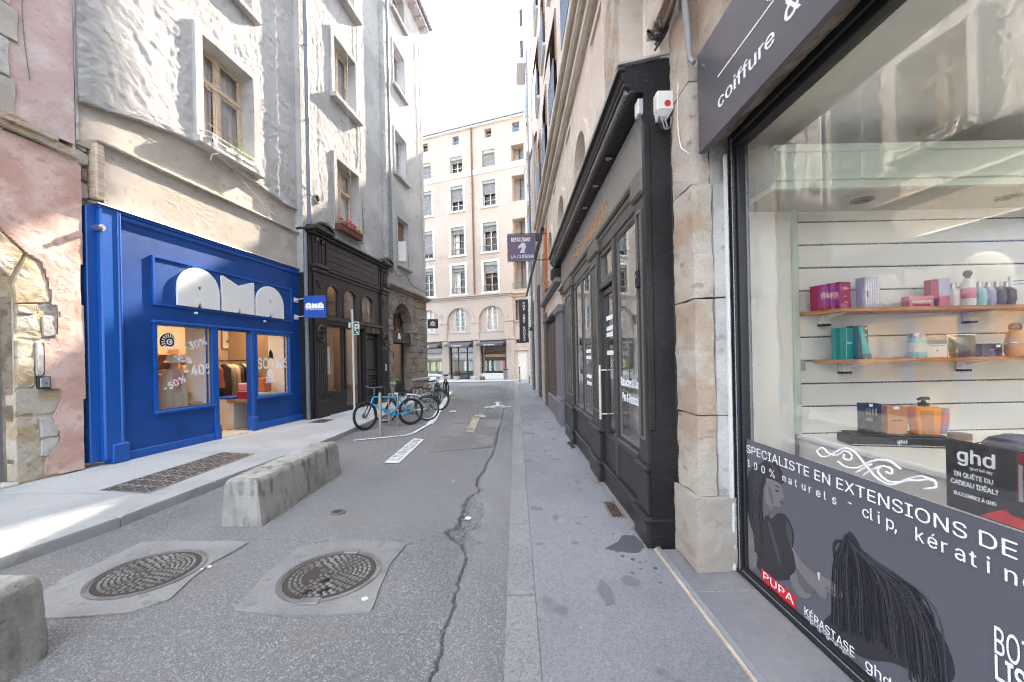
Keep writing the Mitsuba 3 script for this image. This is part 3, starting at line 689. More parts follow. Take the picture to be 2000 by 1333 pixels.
blocks = [[(5.185, .11), (5.44, .12), (5.45, .40), (5.41, .70), (5.40, .95), (5.185, .97)], [(5.415, .42), (5.50, .40), (5.60, .53), (5.62, .64), (5.46, .66), (5.42, .62)], [(5.43, .67), (5.6, .66), (5.61, .78), (5.5, .93), (5.42, .93)],
          [(5.185, 1.0), (5.56, .98), (5.63, 1.10), (5.645, 1.31), (5.40, 1.33), (5.19, 1.33)], [(5.19, 1.36), (5.37, 1.36), (5.38, 1.95), (5.20, 1.99)], [(5.385, 1.50), (5.46, 1.50), (5.465, 1.95), (5.39, 1.96)],
          [(5.20, 2.01), (5.46, 2.00), (5.455, 2.32), (5.21, 2.31)], [(5.465, 2.03), (5.61, 2.04), (5.63, 2.33), (5.46, 2.32)], [(5.21, 2.33), (5.40, 2.33), (5.42, 2.47), (5.20, 2.44)], [(5.42, 2.34), (5.64, 2.36), (5.61, 2.48), (5.52, 2.51), (5.43, 2.46)],
          [(5.20, 2.46), (5.56, 2.51), (5.53, 2.78), (5.47, 3.02), (5.31, 3.11), (5.18, 2.70)], [(5.14, 2.78), (5.28, 3.13), (5.05, 3.36), (4.92, 3.10)], [(4.89, 3.12), (5.01, 3.38), (4.62, 3.62), (4.5, 3.28)], [(4.46, 3.29), (4.58, 3.63), (4.1, 3.76), (4.1, 3.33)]]
for i, q in enumerate(blocks):
    stone(rough_edge(Polygon(q), .012, i + 3, .03).buffer(.009), N0 - .16, N0 - .012 + .012 * ((i * 7) % 3), i, 'm_quoin' if i not in (1, 2, 5, 7, 9) else 'm_grey_stone')
# upper left quoin stones, seen at the very edge
for i, (z0, z1, s1) in enumerate([(4.88, 5.35, 5.22), (5.36, 5.85, 5.17), (5.86, 6.30, 5.26), (6.31, 6.9, 5.18), (6.91, 7.4, 5.24)]):
    stone(rough_edge(sbox(4.4, z0, s1, z1), .015, i + 30, .04), N0 - .1, N0 + .045, i + 20, 'm_grey_stone' if i % 2 else 'm_plaster_beige')
# iron-framed glass door in the arch
d = put(b + '__door', [prism(L, arch_poly(3.6, 5.19, .1, 2.55, .62).difference(unary_union([arch_poly(3.72, 5.125, .36, 2.19, .001), arch_poly(3.72, 5.055, 2.30, 2.42, .6)])), N0 - .30, N0 - .22)], 'm_door_grey', label='grey framed glass door with pale blinds behind it')
flat('door_grey', (.16, .17, .165), .5)
put(d + '__pane', fr_sheet(L, 3.7, 5.14, N0 - .27, .3, 3.0), 'm_glass')
put(d + '__blind', [bx(L, 3.7, 5.14, N0 - .335, N0 - .33, z, z + .017) for z in np.arange(.36, 2.2, .021)] + [bx(L, 3.6, 5.16, N0 - .40, N0 - .39, .2, 3.1)], 'm_linen')
put(d + '__sill', cbx(L, 3.5, 5.19, N0 - .4, N0 + .03, .09, .135), 'm_grey_stone')
k = thing('meter_box', 'small grey metal box fixed among the doorway stones', 'meter box')
put(k + '__body', cbx(L, 5.405, 5.505, N0 - .04, N0 + .04, 1.345, 1.475, .006), 'm_zinc')
put(k + '__lock', tube([L.at(5.46, N0 + .03, 1.40), L.at(5.46, N0 + .05, 1.40)], .008, 8), 'm_black')
put(k + '__frame', prism(L, ring_poly(5.392, 5.515, 1.32, 1.49, .012), N0 - .03, N0 + .03), 'm_rust')
c = curve([(5.45, 0, 6.85), (5.36, 0, 6.75), (5.30, 0, 6.45), (5.31, 0, 6.0), (5.36, 0, 5.45)])
put('wall_cable', tube(L.at(c[:, 0], N0 + .04 + 0 * c[:, 0], c[:, 2]), .006, 6), 'm_mid_grey', True, label='thin cable looped over the pale pink wall at upper left', cat='cable')
# broken corner between pink and white house
for i, q in enumerate([[(5.86, 4.62), (6.06, 4.64), (6.07, 4.80), (5.86, 4.86)], [(5.86, 4.42), (6.05, 4.40), (6.07, 4.61), (5.88, 4.60)], [(5.86, 4.88), (6.05, 4.82), (6.03, 5.06), (5.90, 5.12)], [(5.87, 4.12), (6.06, 4.14), (6.06, 4.38), (5.87, 4.40)]]):
    stone(rough_edge(Polygon(q), .012, 50 + i, .03), -.25, -.06 - .02 * (i % 2), 40 + i, 'm_plaster_beige' if i != 1 else 'm_dirty_stone')

put(b + '__mortar', bx(L, 4.0, 5.62, N0 - .3, N0 - .035, .1, 3.7) if False else prism(L, sbox(4.0, .1, 5.66, 3.75).difference(arch_poly(3.0, 5.185, -.5, 2.5, .75)), N0 - .3, N0 - .018), 'm_quoin')

# ---- white plastered house over the blue shop
b = thing('white_house', 'white house with rough lumpy plaster above the blue shopfront', 'building')
body(b, L, 5.88, 10.62, 0, 4.95, 17.4)
HOLE = (7.86, 9.12, 6.0, 8.08)
HOLE2 = (7.86, 9.12, 9.55, 11.6)
low = lambda s: 5.50 + .42 * np.clip((s - 5.9) / 1.9, 0, 1)**.8 - .28 * np.clip((s - 8.0) / 2.2, 0, 1) + .05 * (meshkit.fbm(np.stack([s * 4, s * 0, s * 0], -1), 3, 4) - .5)
put(b + '__wall', wall_grid(L, 5.88, 10.6, 5.4, 13.2, .03, [HOLE, HOLE2], .036, .046, 1.5, 12, clip=lambda s, z: z > low(s)), 'm_plaster', True, label='rough white plaster lit by the low sun')
put(b + '__wall', wall_grid(L, 5.88, 10.6, 13.2, 17.4, .03, [], .2, .02, 1.5, 13), 'm_plaster', True)
# the thick lower lip of the plaster, and the smoother band below
ss = np.arange(5.88, 10.61, .06); zl = low(ss)
lip = np.vstack([L.at(ss, .055 + .012 * meshkit.noise(np.stack([ss * 9, ss * 0, ss * 0], -1), 2), zl + .07), L.at(ss, .058 + 0 * ss, zl), L.at(ss, -.05 + 0 * ss, zl - .005)])
m = len(ss); i = np.arange(m - 1)
put(b + '__plaster_lip', (lip, np.vstack([tri(np.stack([i + m, i + m + 1, i + 1, i], 1)), tri(np.stack([i + 2 * m, i + 2 * m + 1, i + m + 1, i + m], 1))])), 'm_plaster', 30)
put(b + '__band_wall', wall_grid(L, 5.88, 10.6, 4.9, 6.0, -.035, [], .05, .008, 1.8, 15, clip=lambda s, z: z < low(s) + .05), 'm_plaster_beige', True, label='smoother beige plaster band above the shop sign')
put(b + '__ledge', cbx(L, 6.08, 10.62, -.3, .075, 5.03 - .0, 5.075, .012), 'm_plaster_beige', label='thin ledge over the plain fascia')
put(b + '__fascia', wall_grid(L, 6.2, 10.64, 4.10, 5.03, .0, [], .06, .006, 2.0, 16), 'm_plaster_beige', True, label='plain beige fascia directly above the blue shopfront')
put(b + '__post', cbx(L, 6.075, 6.20, -.2, .05, 4.17, 5.03, .02), 'm_window_wood', label='old timber post at the left end of the fascia')
left_window(b, L, *HOLE[:2], *HOLE[2:], .03, bars=(.29,), label='tall casement window above the blue shop')
left_window(b, L, *HOLE2[:2], *HOLE2[2:], .03, bars=(.29,))
# railing
k = thing('window_railing', 'thin white wire railing across the sill of the window above the blue shop', 'railing')
rl = []
for z, a in ((6.16, .0), (6.06, .0)):
    pts = curve([(7.80, .05, z), (7.86, .2, z), (8.2, .21, z - .005), (9.0, .21, z), (9.2, .19, z), (9.24, .05, z)])
    rl.append(tube(L.at(pts[:, 0], pts[:, 1], pts[:, 2]), .009, 6))
for s in (8.02, 8.62, 9.18): rl.append(tube([L.at(s, .21, 5.93), L.at(s, .21, 6.165)], .008, 6))
put(k + '__bars', rl, 'm_white_paint', True)
hp = curve([(7.92, .22, 6.12), (7.98, .24, 5.9), (8.05, .22, 5.83), (8.02, .1, 5.8), (8.06, .02, 5.7)])
put('hose', tube(L.at(hp[:, 0], hp[:, 1], hp[:, 2]), .012, 6), 'm_white_paint', True, label='white hose hanging from the window railing', cat='hose')
def planter(key, label, cat, fr, s0, s1, n0, n1, z0, z1, mat, leaves, flowers, seed, spread=.12, count=220):
    k = thing(key, label, cat)
    o = ring_poly(s0, s1, 0, 1, .02)
    put(k + '__box', [bx(fr, s0, s1, n0, n0 + .015, z0, z1), bx(fr, s0, s1, n1 - .015, n1, z0, z1), bx(fr, s0, s0 + .015, n0, n1, z0, z1), bx(fr, s1 - .015, s1, n0, n1, z0, z1), bx(fr, s0, s1, n0, n1, z0, z0 + .02), cbx(fr, s0 - .012, s1 + .012, n1 - .02, n1 + .012, z1 - .03, z1 + .005, .004)], mat)
    put(k + '__soil', bx(fr, s0 + .01, s1 - .01, n0 + .01, n1 - .01, z1 - .06, z1 - .03), 'm_dirty_stone')
    r = random.Random(seed); by = {}
    for _ in range(count):
        m = r.choice(leaves)
        s, n, z = r.uniform(s0, s1), r.uniform(n0, n1 + .05), z1 - .03 + abs(r.gauss(0, 1)) * spread
        a, e, w = r.uniform(0, 6.3), r.uniform(-.6, .9), r.uniform(.018, .034)
        u = np.array([math.cos(a) * math.cos(e), math.sin(a) * math.cos(e), math.sin(e)]) * w; q = np.array([-math.sin(a), math.cos(a), .3]) * w * .55
        c = np.array([s, n, z]); pts = np.array([c - u, c + q, c + u, c - q])
        by.setdefault(m, []).append((fr.at(pts[:, 0], pts[:, 1], pts[:, 2]), np.array([[0, 1, 2], [0, 2, 3]])))
    for m, l in by.items(): put(k + '__foliage', l, m, kind='stuff')
    for m, rad, num in flowers:
        for _ in range(num):
            s, n, z = r.uniform(s0, s1), r.uniform((n0 + n1) / 2, n1 + .06), z1 + r.uniform(.03, spread * 1.6)
            pet = []
            for q in range(9):
                d = np.array([r.gauss(0, 1), r.gauss(0, 1), r.gauss(0, 1)]); d /= np.linalg.norm(d)
                t = np.cross(d, [.3, .5, .8]); t /= np.linalg.norm(t); o = np.cross(d, t)
                c = np.array([s, n, z]) + d * rad * .6
                pts = np.array([c - t * rad * .6, c - o * rad * .5, c + t * rad * .6, c + o * rad * .5]) + d * rad * .2 * np.array([[1], [0], [1], [0]])
                pet.append((fr.at(pts[:, 0], pts[:, 1], pts[:, 2]), np.array([[0, 1, 2], [0, 2, 3]])))
            put(k + '__flower', pet, m)
    return k
planter('window_box', 'small pale window box with yellow green leaves behind the wire railing', 'flower box', L, 8.42, 9.0, .04, .19, 6.015, 6.13, 'm_white_paint', ['m_leaf_yellow', 'm_leaf_yellow', 'm_leaf_green'], [], 3, .05, 160)
planter('window_box', 'window box with pink flowers on the tall house, directly above the black shopfront', 'flower box', L, 11.95, 13.2, .26, .46, 5.55, 5.74, 'm_brown_box', ['m_leaf_green', 'm_leaf_green', 'm_leaf_yellow'], [('m_flower_red', .055, 7), ('m_flower_pink', .05, 7), ('m_flower_yellow', .045, 4)], 5, .10, 420)
# cables over the first white wall
for i, (pts, r_) in enumerate([([(5.9, 0, 5.58), (6.3, 0, 5.60), (7.0, 0, 5.93), (7.6, 0, 5.9)], .006), ([(9.4, 0, 8.5), (9.35, 0, 8.2), (9.42, 0, 7.9), (9.36, 0, 7.75)], .012), ([(8.2, 0, 5.9), (9.0, 0, 5.5), (9.7, 0, 5.2), (10.4, 0, 5.0)], .006), ([(9.1, 0, 5.4), (9.5, 0, 5.15), (9.7, 0, 5.0)], .005)]):
    c = curve(pts)
    put('wall_cable', tube(L.at(c[:, 0], .09 + 0 * c[:, 0], c[:, 2]), r_, 6), 'm_light_grey', True, label=['cable running along the plaster lip left of the window', 'short dark cable hanging above the window corner', 'cable drooping from the window sill towards the drainpipe', 'loose cable end below the plaster lip by the drainpipe'][i], cat='cable')

CRK = [([(6.1, 8.9), (6.6, 8.35), (6.9, 8.2), (7.35, 7.6), (7.6, 7.5)], .006), ([(6.3, 9.9), (6.7, 9.3), (7.0, 9.25), (7.5, 8.7)], .005), ([(6.2, 6.9), (6.55, 6.5), (6.9, 6.45)], .004), ([(9.3, 9.0), (9.33, 8.4), (9.28, 8.1)], .005)]
for pts, w_ in CRK:
    c = curve([(a, e, 0) for a, e in pts], 14)[:, :2]
    c = c + (meshkit.noise(np.stack([c[:, 0] * 25, c[:, 1] * 25, c[:, 0] * 0], -1), 4) - .5)[:, None] * np.array([.05, .03])
    t = np.gradient(c, axis=0); t /= np.linalg.norm(t, axis=1, keepdims=True)
    w = w_ * .8 * (.3 + meshkit.noise(np.stack([c[:, 0] * 14, c[:, 1] * 14, c[:, 0] * 0], -1), 9))[:, None] * np.stack([-t[:, 1], t[:, 0]], 1)
    rows = [L.at(p[:, 0], .03 + .046 * relief(p[:, 0], p[:, 1], 1.5, 12) + .004, p[:, 1]) for p in (c - w, c + w)]
    m = len(c); i = np.arange(m - 1)
    put(b + '__crack', (np.vstack(rows), tri(np.stack([i, i + 1, i + 1 + m, i + m], 1))), 'm_crack')
flat('crack', (.17, .165, .155), .95)

# ---- second white house over the black restaurant front
b = thing('tall_house', 'white plastered house with flower box above the black wooden shopfront', 'building')
n2 = .17
body(b, L, 10.6, 15.25, n2, 5.2, 17.6)
HA, HB, HC = (12.14, 13.36, 9.66, 11.50), (12.17, 13.42, 5.70, 7.78), (12.14, 13.36, 13.05, 15.0)
put(b + '__wall', wall_grid(L, 10.62, 15.24, 4.6, 15.2, n2, [HA, HB, HC], .042, .038, 1.4, 22), 'm_plaster', True)
put(b + '__wall', wall_grid(L, 10.62, 15.24, 15.2, 17.6, n2, [], .2, .02, 1.4, 23), 'm_plaster', True)
put(b + '__corner', wall_grid(Fr(L.at(10.62, 0, 0)[:2], -L.n, -L.d), -n2 - .005, .6, 4.0, 17.6, 0, [], .09, .012, 1.6, 25), 'm_plaster', True)
left_window(b, L, *HA[:2], *HA[2:], n2, bars=(.55,), transom=None, sill=(.2, .22, .14), label='middle window of the tall house')
left_window(b, L, *HB[:2], *HB[2:], n2, bars=(), transom=.66, curtain_mat='m_curtain_white', label='lower window of the tall house, tilted open at the top')
left_window(b, L, *HC[:2], *HC[2:], n2, bars=(.5,), transom=None, sill=(.2, .25, .14))
downpipe('drainpipe', L, 10.76, n2 + .10, 5.3, 17.5, .055, 'grey drainpipe at the left corner of the tall house')
k = thing('wall_hole', 'small round vent hole in the white wall left of the flower box', 'vent')
put(k + '__ring', tube(np.array([L.at(11.22 + .10 * math.cos(a), n2 + .02, 6.17 + .11 * math.sin(a)) for a in np.arange(0, 6.28, .4)]), .025, 6, True), 'm_plaster_beige', True)
put(k + '__grate', prism(L, Point(11.22, 6.17).buffer(.085), n2 + .012, n2 + .02), 'm_deep')
c = curve([(12.55, 0, 11.9), (12.5, 0, 9.4), (12.52, 0, 7.9), (12.6, 0, 7.0)])
put('wall_cable', tube(L.at(c[:, 0], n2 + .26 + 0 * c[:, 0], c[:, 2]), .006, 6), 'm_light_grey', True, label='cable hanging straight down between the windows of the tall house', cat='cable')
c = curve([(13.52, 0, 13.0), (13.5, 0, 11.6), (13.62, 0, 9.5), (13.58, 0, 7.8), (13.75, 0, 6.0)])
put('wall_cable', tube(L.at(c[:, 0], n2 + .04 + 0 * c[:, 0], c[:, 2]), .012, 6), 'm_mid_grey', True, label='long cable down the wall right of the flower box window', cat='cable')

# ---- corner house with the stone arch
b = thing('corner_house', 'corner house of grey plaster over a dark stone arch with overhanging eaves', 'building')
n3 = .34
body(b, L, 15.25, 19.24, n3, 4.6, 17.36)
HW = [(16.06, 17.14, 12.66, 14.40), (16.05, 17.16, 9.12, 10.88), (16.14, 17.20, 5.50, 7.42), (16.0, 17.2, 15.7, 16.9)]
put(b + '__wall', wall_grid(L, 15.25, 19.24, 4.45, 17.38, n3, HW, .055, .028, 1.4, 31), 'm_plaster', True)
E_ = Fr(L.at(19.24, 0, 0)[:2], -L.n, L.d)
put(b + '__side_wall', wall_grid(E_, -n3, 8, .1, 17.38, 0, [], .25, .02, 1.4, 33), 'm_plaster', True)
put(b + '__corner', wall_grid(Fr(L.at(15.25, 0, 0)[:2], -L.n, -L.d), -n3 - .005,   .1, 4.4, 17.36, 0, [], .09, .01, 1.6, 35), 'm_plaster', True)
for i, h_ in enumerate(HW[:3]):
    left_window(b, L, *h_, n3, surround=(.10, .03), sill=(.14, .16, .12), transom=None, bars=(.33, .66), wood='m_light_grey' if i < 2 else 'm_window_wood', reveal='m_light_plaster', label=['top window of the corner house under the eaves', 'middle window of the corner house', 'lowest window of the corner house with a brown blind'][i])
left_window(b, L, *HW[3], n3, surround=(.10, .03), sill=(.14, .16, .12), transom=None, bars=(), wood='m_light_grey')
tex('light_plaster', blot((.50, .51, .54), (.56, .57, .59), (.44, .45, .48), 1.5, 9, 60), .85)
put(b + '__blind', bx(L, 16.2, 17.14, n3 - .20, n3 - .18, 6.6, 7.36), 'm_brown_wall')
sh = put(b + '__shutter', cbx(L, 16.14, 16.20, n3 - .1, n3 + .34, 5.6, 6.4, .01), 'm_white_paint')
# eaves
ev = thing('eaves', 'overhanging grey wooden eaves and gutter at the top of the corner house', 'eaves')
put(ev + '__soffit', bx(L, 15.0, 19.45, n3 - .1, n3 + .36, 17.36, 17.44), 'm_light_plaster')
put(ev + '__fascia_board', cbx(L, 15.0, 19.5, n3 + .34, n3 + .38, 17.34, 17.58, .01), 'm_light_grey')
put(ev + '__gutter', tube([L.at(15.0, n3 + .43, 17.56), L.at(19.52, n3 + .43, 17.56)], .065, 10), 'm_pipe_grey', True)
for s in np.arange(15.3, 19.4, .62): put(ev + '__rafter', cbx(L, s, s + .12, n3 - .05, n3 + .33, 17.24, 17.37, .01), 'm_light_grey')
put(ev + '__roof', hull(L, [(15.0, n3 + .5, 17.60), (19.52, n3 + .5, 17.60), (15.0, n3 + .5, 17.66), (19.52, n3 + .5, 17.66), (15.0, -4, 19.3), (19.52, -4, 19.3), (15.0, -4, 19.2), (19.52, -4, 19.2)]), 'm_roof_tile')
downpipe('drainpipe', L, 15.40, n3 + .09, 5.0, 16.7, .05, 'grey drainpipe between the tall house and the corner house')
c = curve([(18.72, 0, 16.4), (18.75, 0, 14), (18.8, 0, 11), (18.85, 0, 8), (18.9, 0, 5)])
put('wall_cable', tube(L.at(c[:, 0], n3 + .08 + 0 * c[:, 0], c[:, 2]), .03, 6), 'm_light_grey', True, label='pale conduit down the far edge of the corner house', cat='cable')
c = curve([(15.3, 0, 5.3), (15.8, 0, 4.95), (16.6, 0, 5.15), (17.2, 0, 4.85), (18.2, 0, 4.8), (19.1, 0, 4.75)])
put('wall_cable', tube(L.at(c[:, 0], n3 + .12 + 0 * c[:, 0], c[:, 2]), .018, 6), 'm_mid_grey', True, label='sagging cable above the stone cornice of the corner house', cat='cable')
# stone cornice and arch
nb = n3 + .02
co = put(b + '__cornice', [cbx(L, 15.1, 19.45, n3 - .1, n3 + .20, 4.46, 4.56, .02), cbx(L, 15.15, 19.38, n3 - .1, n3 + .12, 4.38, 4.46, .02)], 'm_dark_stone', label='dark moulded stone cornice')
AO = arch_poly(15.50, 17.45, .1, 2.95)
blocks = []
def cut_stones(b, s0, s1, z0, z1, h, hole, mat, seed, nf, lmin=.5, lmax=.95):
    r = random.Random(seed); z = z0; row = 0
    while z < z1 - .03:
        hh = min(h * r.uniform(.9, 1.1), z1 - z)
        if z1 - z - hh < .1: hh = z1 - z
        s = s0 - (r.random() * .5 if row % 2 else 0)
        while s < s1:
            w = r.uniform(lmin, lmax)
            q = sbox(max(s, s0), z, min(s + w, s1), z + hh)
            q = q.difference(hole) if hole is not None else q
            s += w
            for g in getattr(q, 'geoms', [q]):
                if g.is_empty or g.area < .006: continue
                stone(g, nf - .2, nf + r.uniform(-.008, .012), r.randint(0, 99), mat, b, .014, .006)
        z += hh; row += 1
VO = arch_poly(15.22, 17.73, 2.95, 2.95, 1.26)
cut_stones(b, 15.26, 19.22, .82, 4.38, .29, unary_union([AO, VO]), 'm_dark_stone', 4, nb)
cut_stones(b, 17.45, 19.25, .1, .70, .62, None, 'm_dark_stone', 5, nb + .05, .8, 1.0)
cut_stones(b, 15.26, 15.50, .1, .70, .62, None, 'm_dark_stone', 6, nb + .05, .8, 1.0)
for q in (cbx(L, 17.45, 19.30, n3 - .1, nb + .10, .70, .82, .02), cbx(L, 15.26, 15.5, n3 - .1, nb + .10, .70, .82, .02)): put(b + '__plinth_cap', q, 'm_grey_stone')
for q in (cbx(L, 17.45, 17.85, n3 - .1, nb + .06, 2.80, 2.94, .02), cbx(L, 15.26, 15.5, n3 - .1, nb + .06, 2.80, 2.94, .02)): put(b + '__impost', q, 'm_dark_stone')
put(b + '__core', [bx(L, 17.46, 19.2, n3 - .1, n3 - .6, .1, 4.4), bx(L, 15.27, 15.49, n3 - .1, n3 - .6, .1, 4.4), prism(L, sbox(15.27, 2.95, 19.2, 4.4).difference(AO), n3 - .6, n3 - .1)], 'm_dark_stone')
a = np.linspace(0, math.pi, 14)
for i in range(13):
    c0, c1 = a[i] + .006, a[i + 1] - .006
    q = Polygon([(16.475 + .975 * math.cos(c0), 2.95 + .975 * math.sin(c0)), (16.475 + 1.255 * math.cos(c0), 2.95 + 1.26 * math.sin(c0)), (16.475 + 1.255 * math.cos(c1), 2.95 + 1.26 * math.sin(c1)), (16.475 + .975 * math.cos(c1), 2.95 + .975 * math.sin(c1))])
    stone(q, nb - .5, nb + .015 + (.04 if i == 6 else 0), i, 'm_dark_stone', b, .012, .006)
# ================================================================ left side: shops
# ---- blue shop
b = thing('blue_shopfront', 'deep blue painted wooden shopfront with big white letters and open door', 'shopfront')
OPEN = unary_union([sbox(6.94, .84, 8.00, 2.33), sbox(8.15, .0, 9.0, 2.31), sbox(9.17, .86, 10.19, 2.30)])
put(b + '__panel', prism(L, sbox(6.36, .1, 10.78, 4.06).difference(OPEN), -.12, .0), 'm_blue_paint')
put(b + '__pilaster', [cbx(L, 5.985, 6.12, -.3, -.03, .17, 4.04, .01), cbx(L, 6.115, 6.365, -.2, .05, .16, 4.07, .02), tube(np.stack([L.at(6.365, .045, z) for z in (.36, 4.06)]), .028, 10)], 'm_blue_trim', 30, label='blue corner post with a rounded edge at the left end')
put(b + '__pilaster', cbx(L, 10.76, 10.92, -.2, .04, .1, 4.06, .012), 'm_blue_trim')
for q in (cbx(L, 6.20, 6.44, -.1, .085, .1, .40, .012), cbx(L, 8.04, 8.16, -.1, .06, .1, .38, .01), cbx(L, 8.99, 9.12, -.1, .06, .1, .42, .01), cbx(L, 10.72, 10.95, -.1, .07, .1, .36, .01)): put(b + '__plinth', q, 'm_blue_trim')
for q in (cbx(L, 6.44, 8.04, -.05, .028, .1, .235, .008), cbx(L, 9.12, 10.72, -.05, .028, .1, .255, .008)): put(b + '__skirting', q, 'm_blue_trim')
put(b + '__cornice', [cbx(L, 6.1, 10.95, -.1, .055, 4.03, 4.075, .008), cbx(L, 6.36, 10.78, -.05, .035, 3.95, 4.03, .015)], 'm_blue_trim')
put(b + '__flashing', hull(L, [(6.06, -.15, 4.08), (10.96, -.15, 4.08), (6.06, .085, 4.08), (10.96, .085, 4.08), (6.06, -.15, 4.16), (10.96, -.15, 4.13), (6.06, .075, 4.10), (10.96, .075, 4.10)]), 'm_zinc')
for q in (cbx(L, 8.045, 8.15, -.12, .03, .36, 2.36, .01), cbx(L, 9.0, 9.105, -.12, .03, .36, 2.36, .01)): put(b + '__door_post', q, 'm_blue_trim')
def shop_window(s0, s1, z0, z1, label):
    w = put(b + '__window', [prism(L, ring_poly(s0, s1, z0, z1, .055), -.08, .03), cbx(L, s0 - .01, s1 + .01, -.08, .06, z0 - .01, z0 + .045, .01)], 'm_blue_trim', label=label)
    put(w + '__trim', prism(L, ring_poly(s0 + .055, s1 - .055, z0 + .055, z1 - .055, .018), -.06, -.035), 'm_brass')
    put(w + '__pane', fr_sheet(L, s0 + .06, s1 - .06, -.05, z0 + .06, z1 - .06), 'm_glass')
    return w
flat('brass', (.50, .38, .18), .4, .6)
w1 = shop_window(6.885, 8.06, .775, 2.385, 'blue framed display window with percentage lettering')
w2 = shop_window(9.11, 10.25, .80, 2.35, 'blue framed display window right of the open door')
put(b + '__head_trim', cbx(L, 6.86, 10.32, -.03, .05, 2.345, 2.395, .01), 'm_blue_trim')
put(b + '__threshold', cbx(L, 8.12, 9.02, -.6, .01, .06, .112, .005), 'm_grey_stone')
# sign board with letters
sb = put(b + '__sign_board', [prism(L, ring_poly(6.885, 10.335, 2.66, 3.515, .034, .034), -.02, .036)], 'm_blue_trim', label='blue sign board with raised white letters')
put(sb + '__backing', bx(L, 6.91, 10.31, -.02, .012, 2.69, 3.49), 'm_blue_paint')
def blockA(s0, s1, z0, z1, r):
    c = (s0 + s1) / 2
    p = arch_poly(s0, s1, z0, z1 - (s1 - s0) / 2 * r, (s1 - s0) / 2 * r)
    p = p.difference(Point(c, z0 + .375).buffer(.032)).difference(Polygon([(c - .026, z0 + .33), (c + .026, z0 + .33), (c + .012, z0 + .375), (c - .012, z0 + .375)]))
    return p.difference(Polygon([(c - .055, z0 - .01), (c + .055, z0 - .01), (c, z0 + .11)]))
mp = Polygon([(8.225, 2.705), (9.06, 2.705), (9.06, 3.44), (8.64, 3.29), (8.225, 3.44)]).difference(Polygon([(8.60, 2.69), (8.70, 2.69), (8.65, 2.80)]))
for p in (blockA(7.29, 8.165, 2.705, 3.465, 1.0), mp.buffer(-.02).buffer(.02), blockA(9.115, 9.99, 2.705, 3.435, 1.0)):
    put(sb + '__letter', prism(L, p, .022, .066), 'm_white')
for s in (7.67, 9.40): put(b + '__bolt', tube([L.at(s, .0, 2.60), L.at(s, .05, 2.60)], .022, 8), 'm_white')
put(b + '__wall_light', [tube([L.at(6.10, -.03, 3.72), L.at(6.10, .10, 3.72)], .05, 10), tube([L.at(6.10, .1, 3.72), L.at(6.10, .13, 3.72)], .03, 8)], 'm_steel', label='small steel bell fitting on the blue corner post')
# hanging sign
k = thing('hanging_sign', 'square blue hanging sign with white letters projecting beside the blue shop', 'sign')
HSY = 10.05
Hs = Fr((0, HSY), (1, 0), (0, -1))
put(k + '__board', cbx(Hs, -5.235, -4.68, -.02, .02, 2.735, 3.30, .006), 'm_sign_blue')
for z in (3.25, 2.80):
    put(k + '__arm', [tube([L.at(10.50, .0, z), np.array([-5.2, HSY, z])], .011, 6), cbx(L, 10.44, 10.58, 0, .03, z - .06, z + .06, .005)], 'm_white_paint')
lt = []
x0 = -5.19
for i, w in enumerate((.155, .135, .155)):
    if i == 1: p = Polygon([(x0, 2.975), (x0 + w, 2.975), (x0 + w, 3.115), (x0 + w / 2, 3.085), (x0, 3.115)])
    else: p = arch_poly(x0, x0 + w, 2.975, 3.045, .075).difference(Point(x0 + w / 2, 3.045).buffer(.01))
    p = p.difference(Polygon([(x0 + w / 2 - .012, 2.97), (x0 + w / 2 + .012, 2.97), (x0 + w / 2, 3.0)]))
    lt.append(prism(Hs, p, .02, .024)); x0 += w + .008
lt.append(text(Hs, -5.185, 2.935, .02, 'CONCEPT STORE', .022, .003, True, width=.44))
put(k + '__lettering', lt, 'm_lettering')

# ---- interior of the blue shop
put('shop_room', [bx(L, 6.3, 12.3, -2.56, -2.50, .1, 3.0), bx(L, 6.25, 6.3, -3.0, -.12, .1, 3.0), bx(L, 12.2, 12.26, -2.56, -.62, .1, 3.0), bx(L, 10.42, 12.26, -.66, -.62, .1, 3.0), bx(L, 6.25, 10.6, -2.56, -.12, 2.95, 3.02), bx(L, 10.6, 12.26, -2.56, -.64, 2.95, 3.02)], 'm_warm_wall', label='warm cream walls and ceiling inside the blue shop', kind='structure')
put('shop_room__floor', bx(L, 6.25, 12.2, -2.56, -.12, .06, .104), 'm_floor_wood')
ti = [bx(L, 8.2 + .12 * i, 8.28 + .12 * i, -.5 - .12 * j - .08, -.5 - .12 * j, .104, .107) for i in range(14) for j in range(12) if (i + j) % 2]
put('shop_room__tile', ti, 'm_coat_cream', kind='stuff')
scene['m_lamp'] = two({'type': 'diffuse', 'reflectance': rgb((.8, .8, .8))})
def lamp(key, parts, power, label, cat='lamp'):
    key = uniq(key); vf = join(parts)
    scene[key] = mikit.ply(vf, 'm_lamp')
    scene[key]['emitter'] = {'type': 'area', 'radiance': rgb(power)}
    tag(key, label, cat)
lamp('ceiling_light', [(L.at([7.6, 10.6, 10.6, 7.6], [-1.4, -1.4, -1.75, -1.75], [2.92] * 4)[::-1], np.array([[0, 1, 2], [0, 2, 3]]))], (1.7, 1.2, .72), 'warm lit ceiling lamp inside the blue shop')
# white reveal boards beside each window
put(w1 + '__reveal_board', bx(L, 8.03, 8.07, -.14, -.62, .8, 2.5), 'm_white_paint')
put(w2 + '__reveal_board', bx(L, 10.26, 10.30, -.14, -.62, .8, 2.5), 'm_white_paint')
put(w1 + '__display_floor', bx(L, 6.9, 8.05, -.12, -.75, .72, .80), 'm_floor_wood')
put(w2 + '__display_floor', bx(L, 9.12, 10.26, -.12, -.75, .72, .80), 'm_floor_wood')
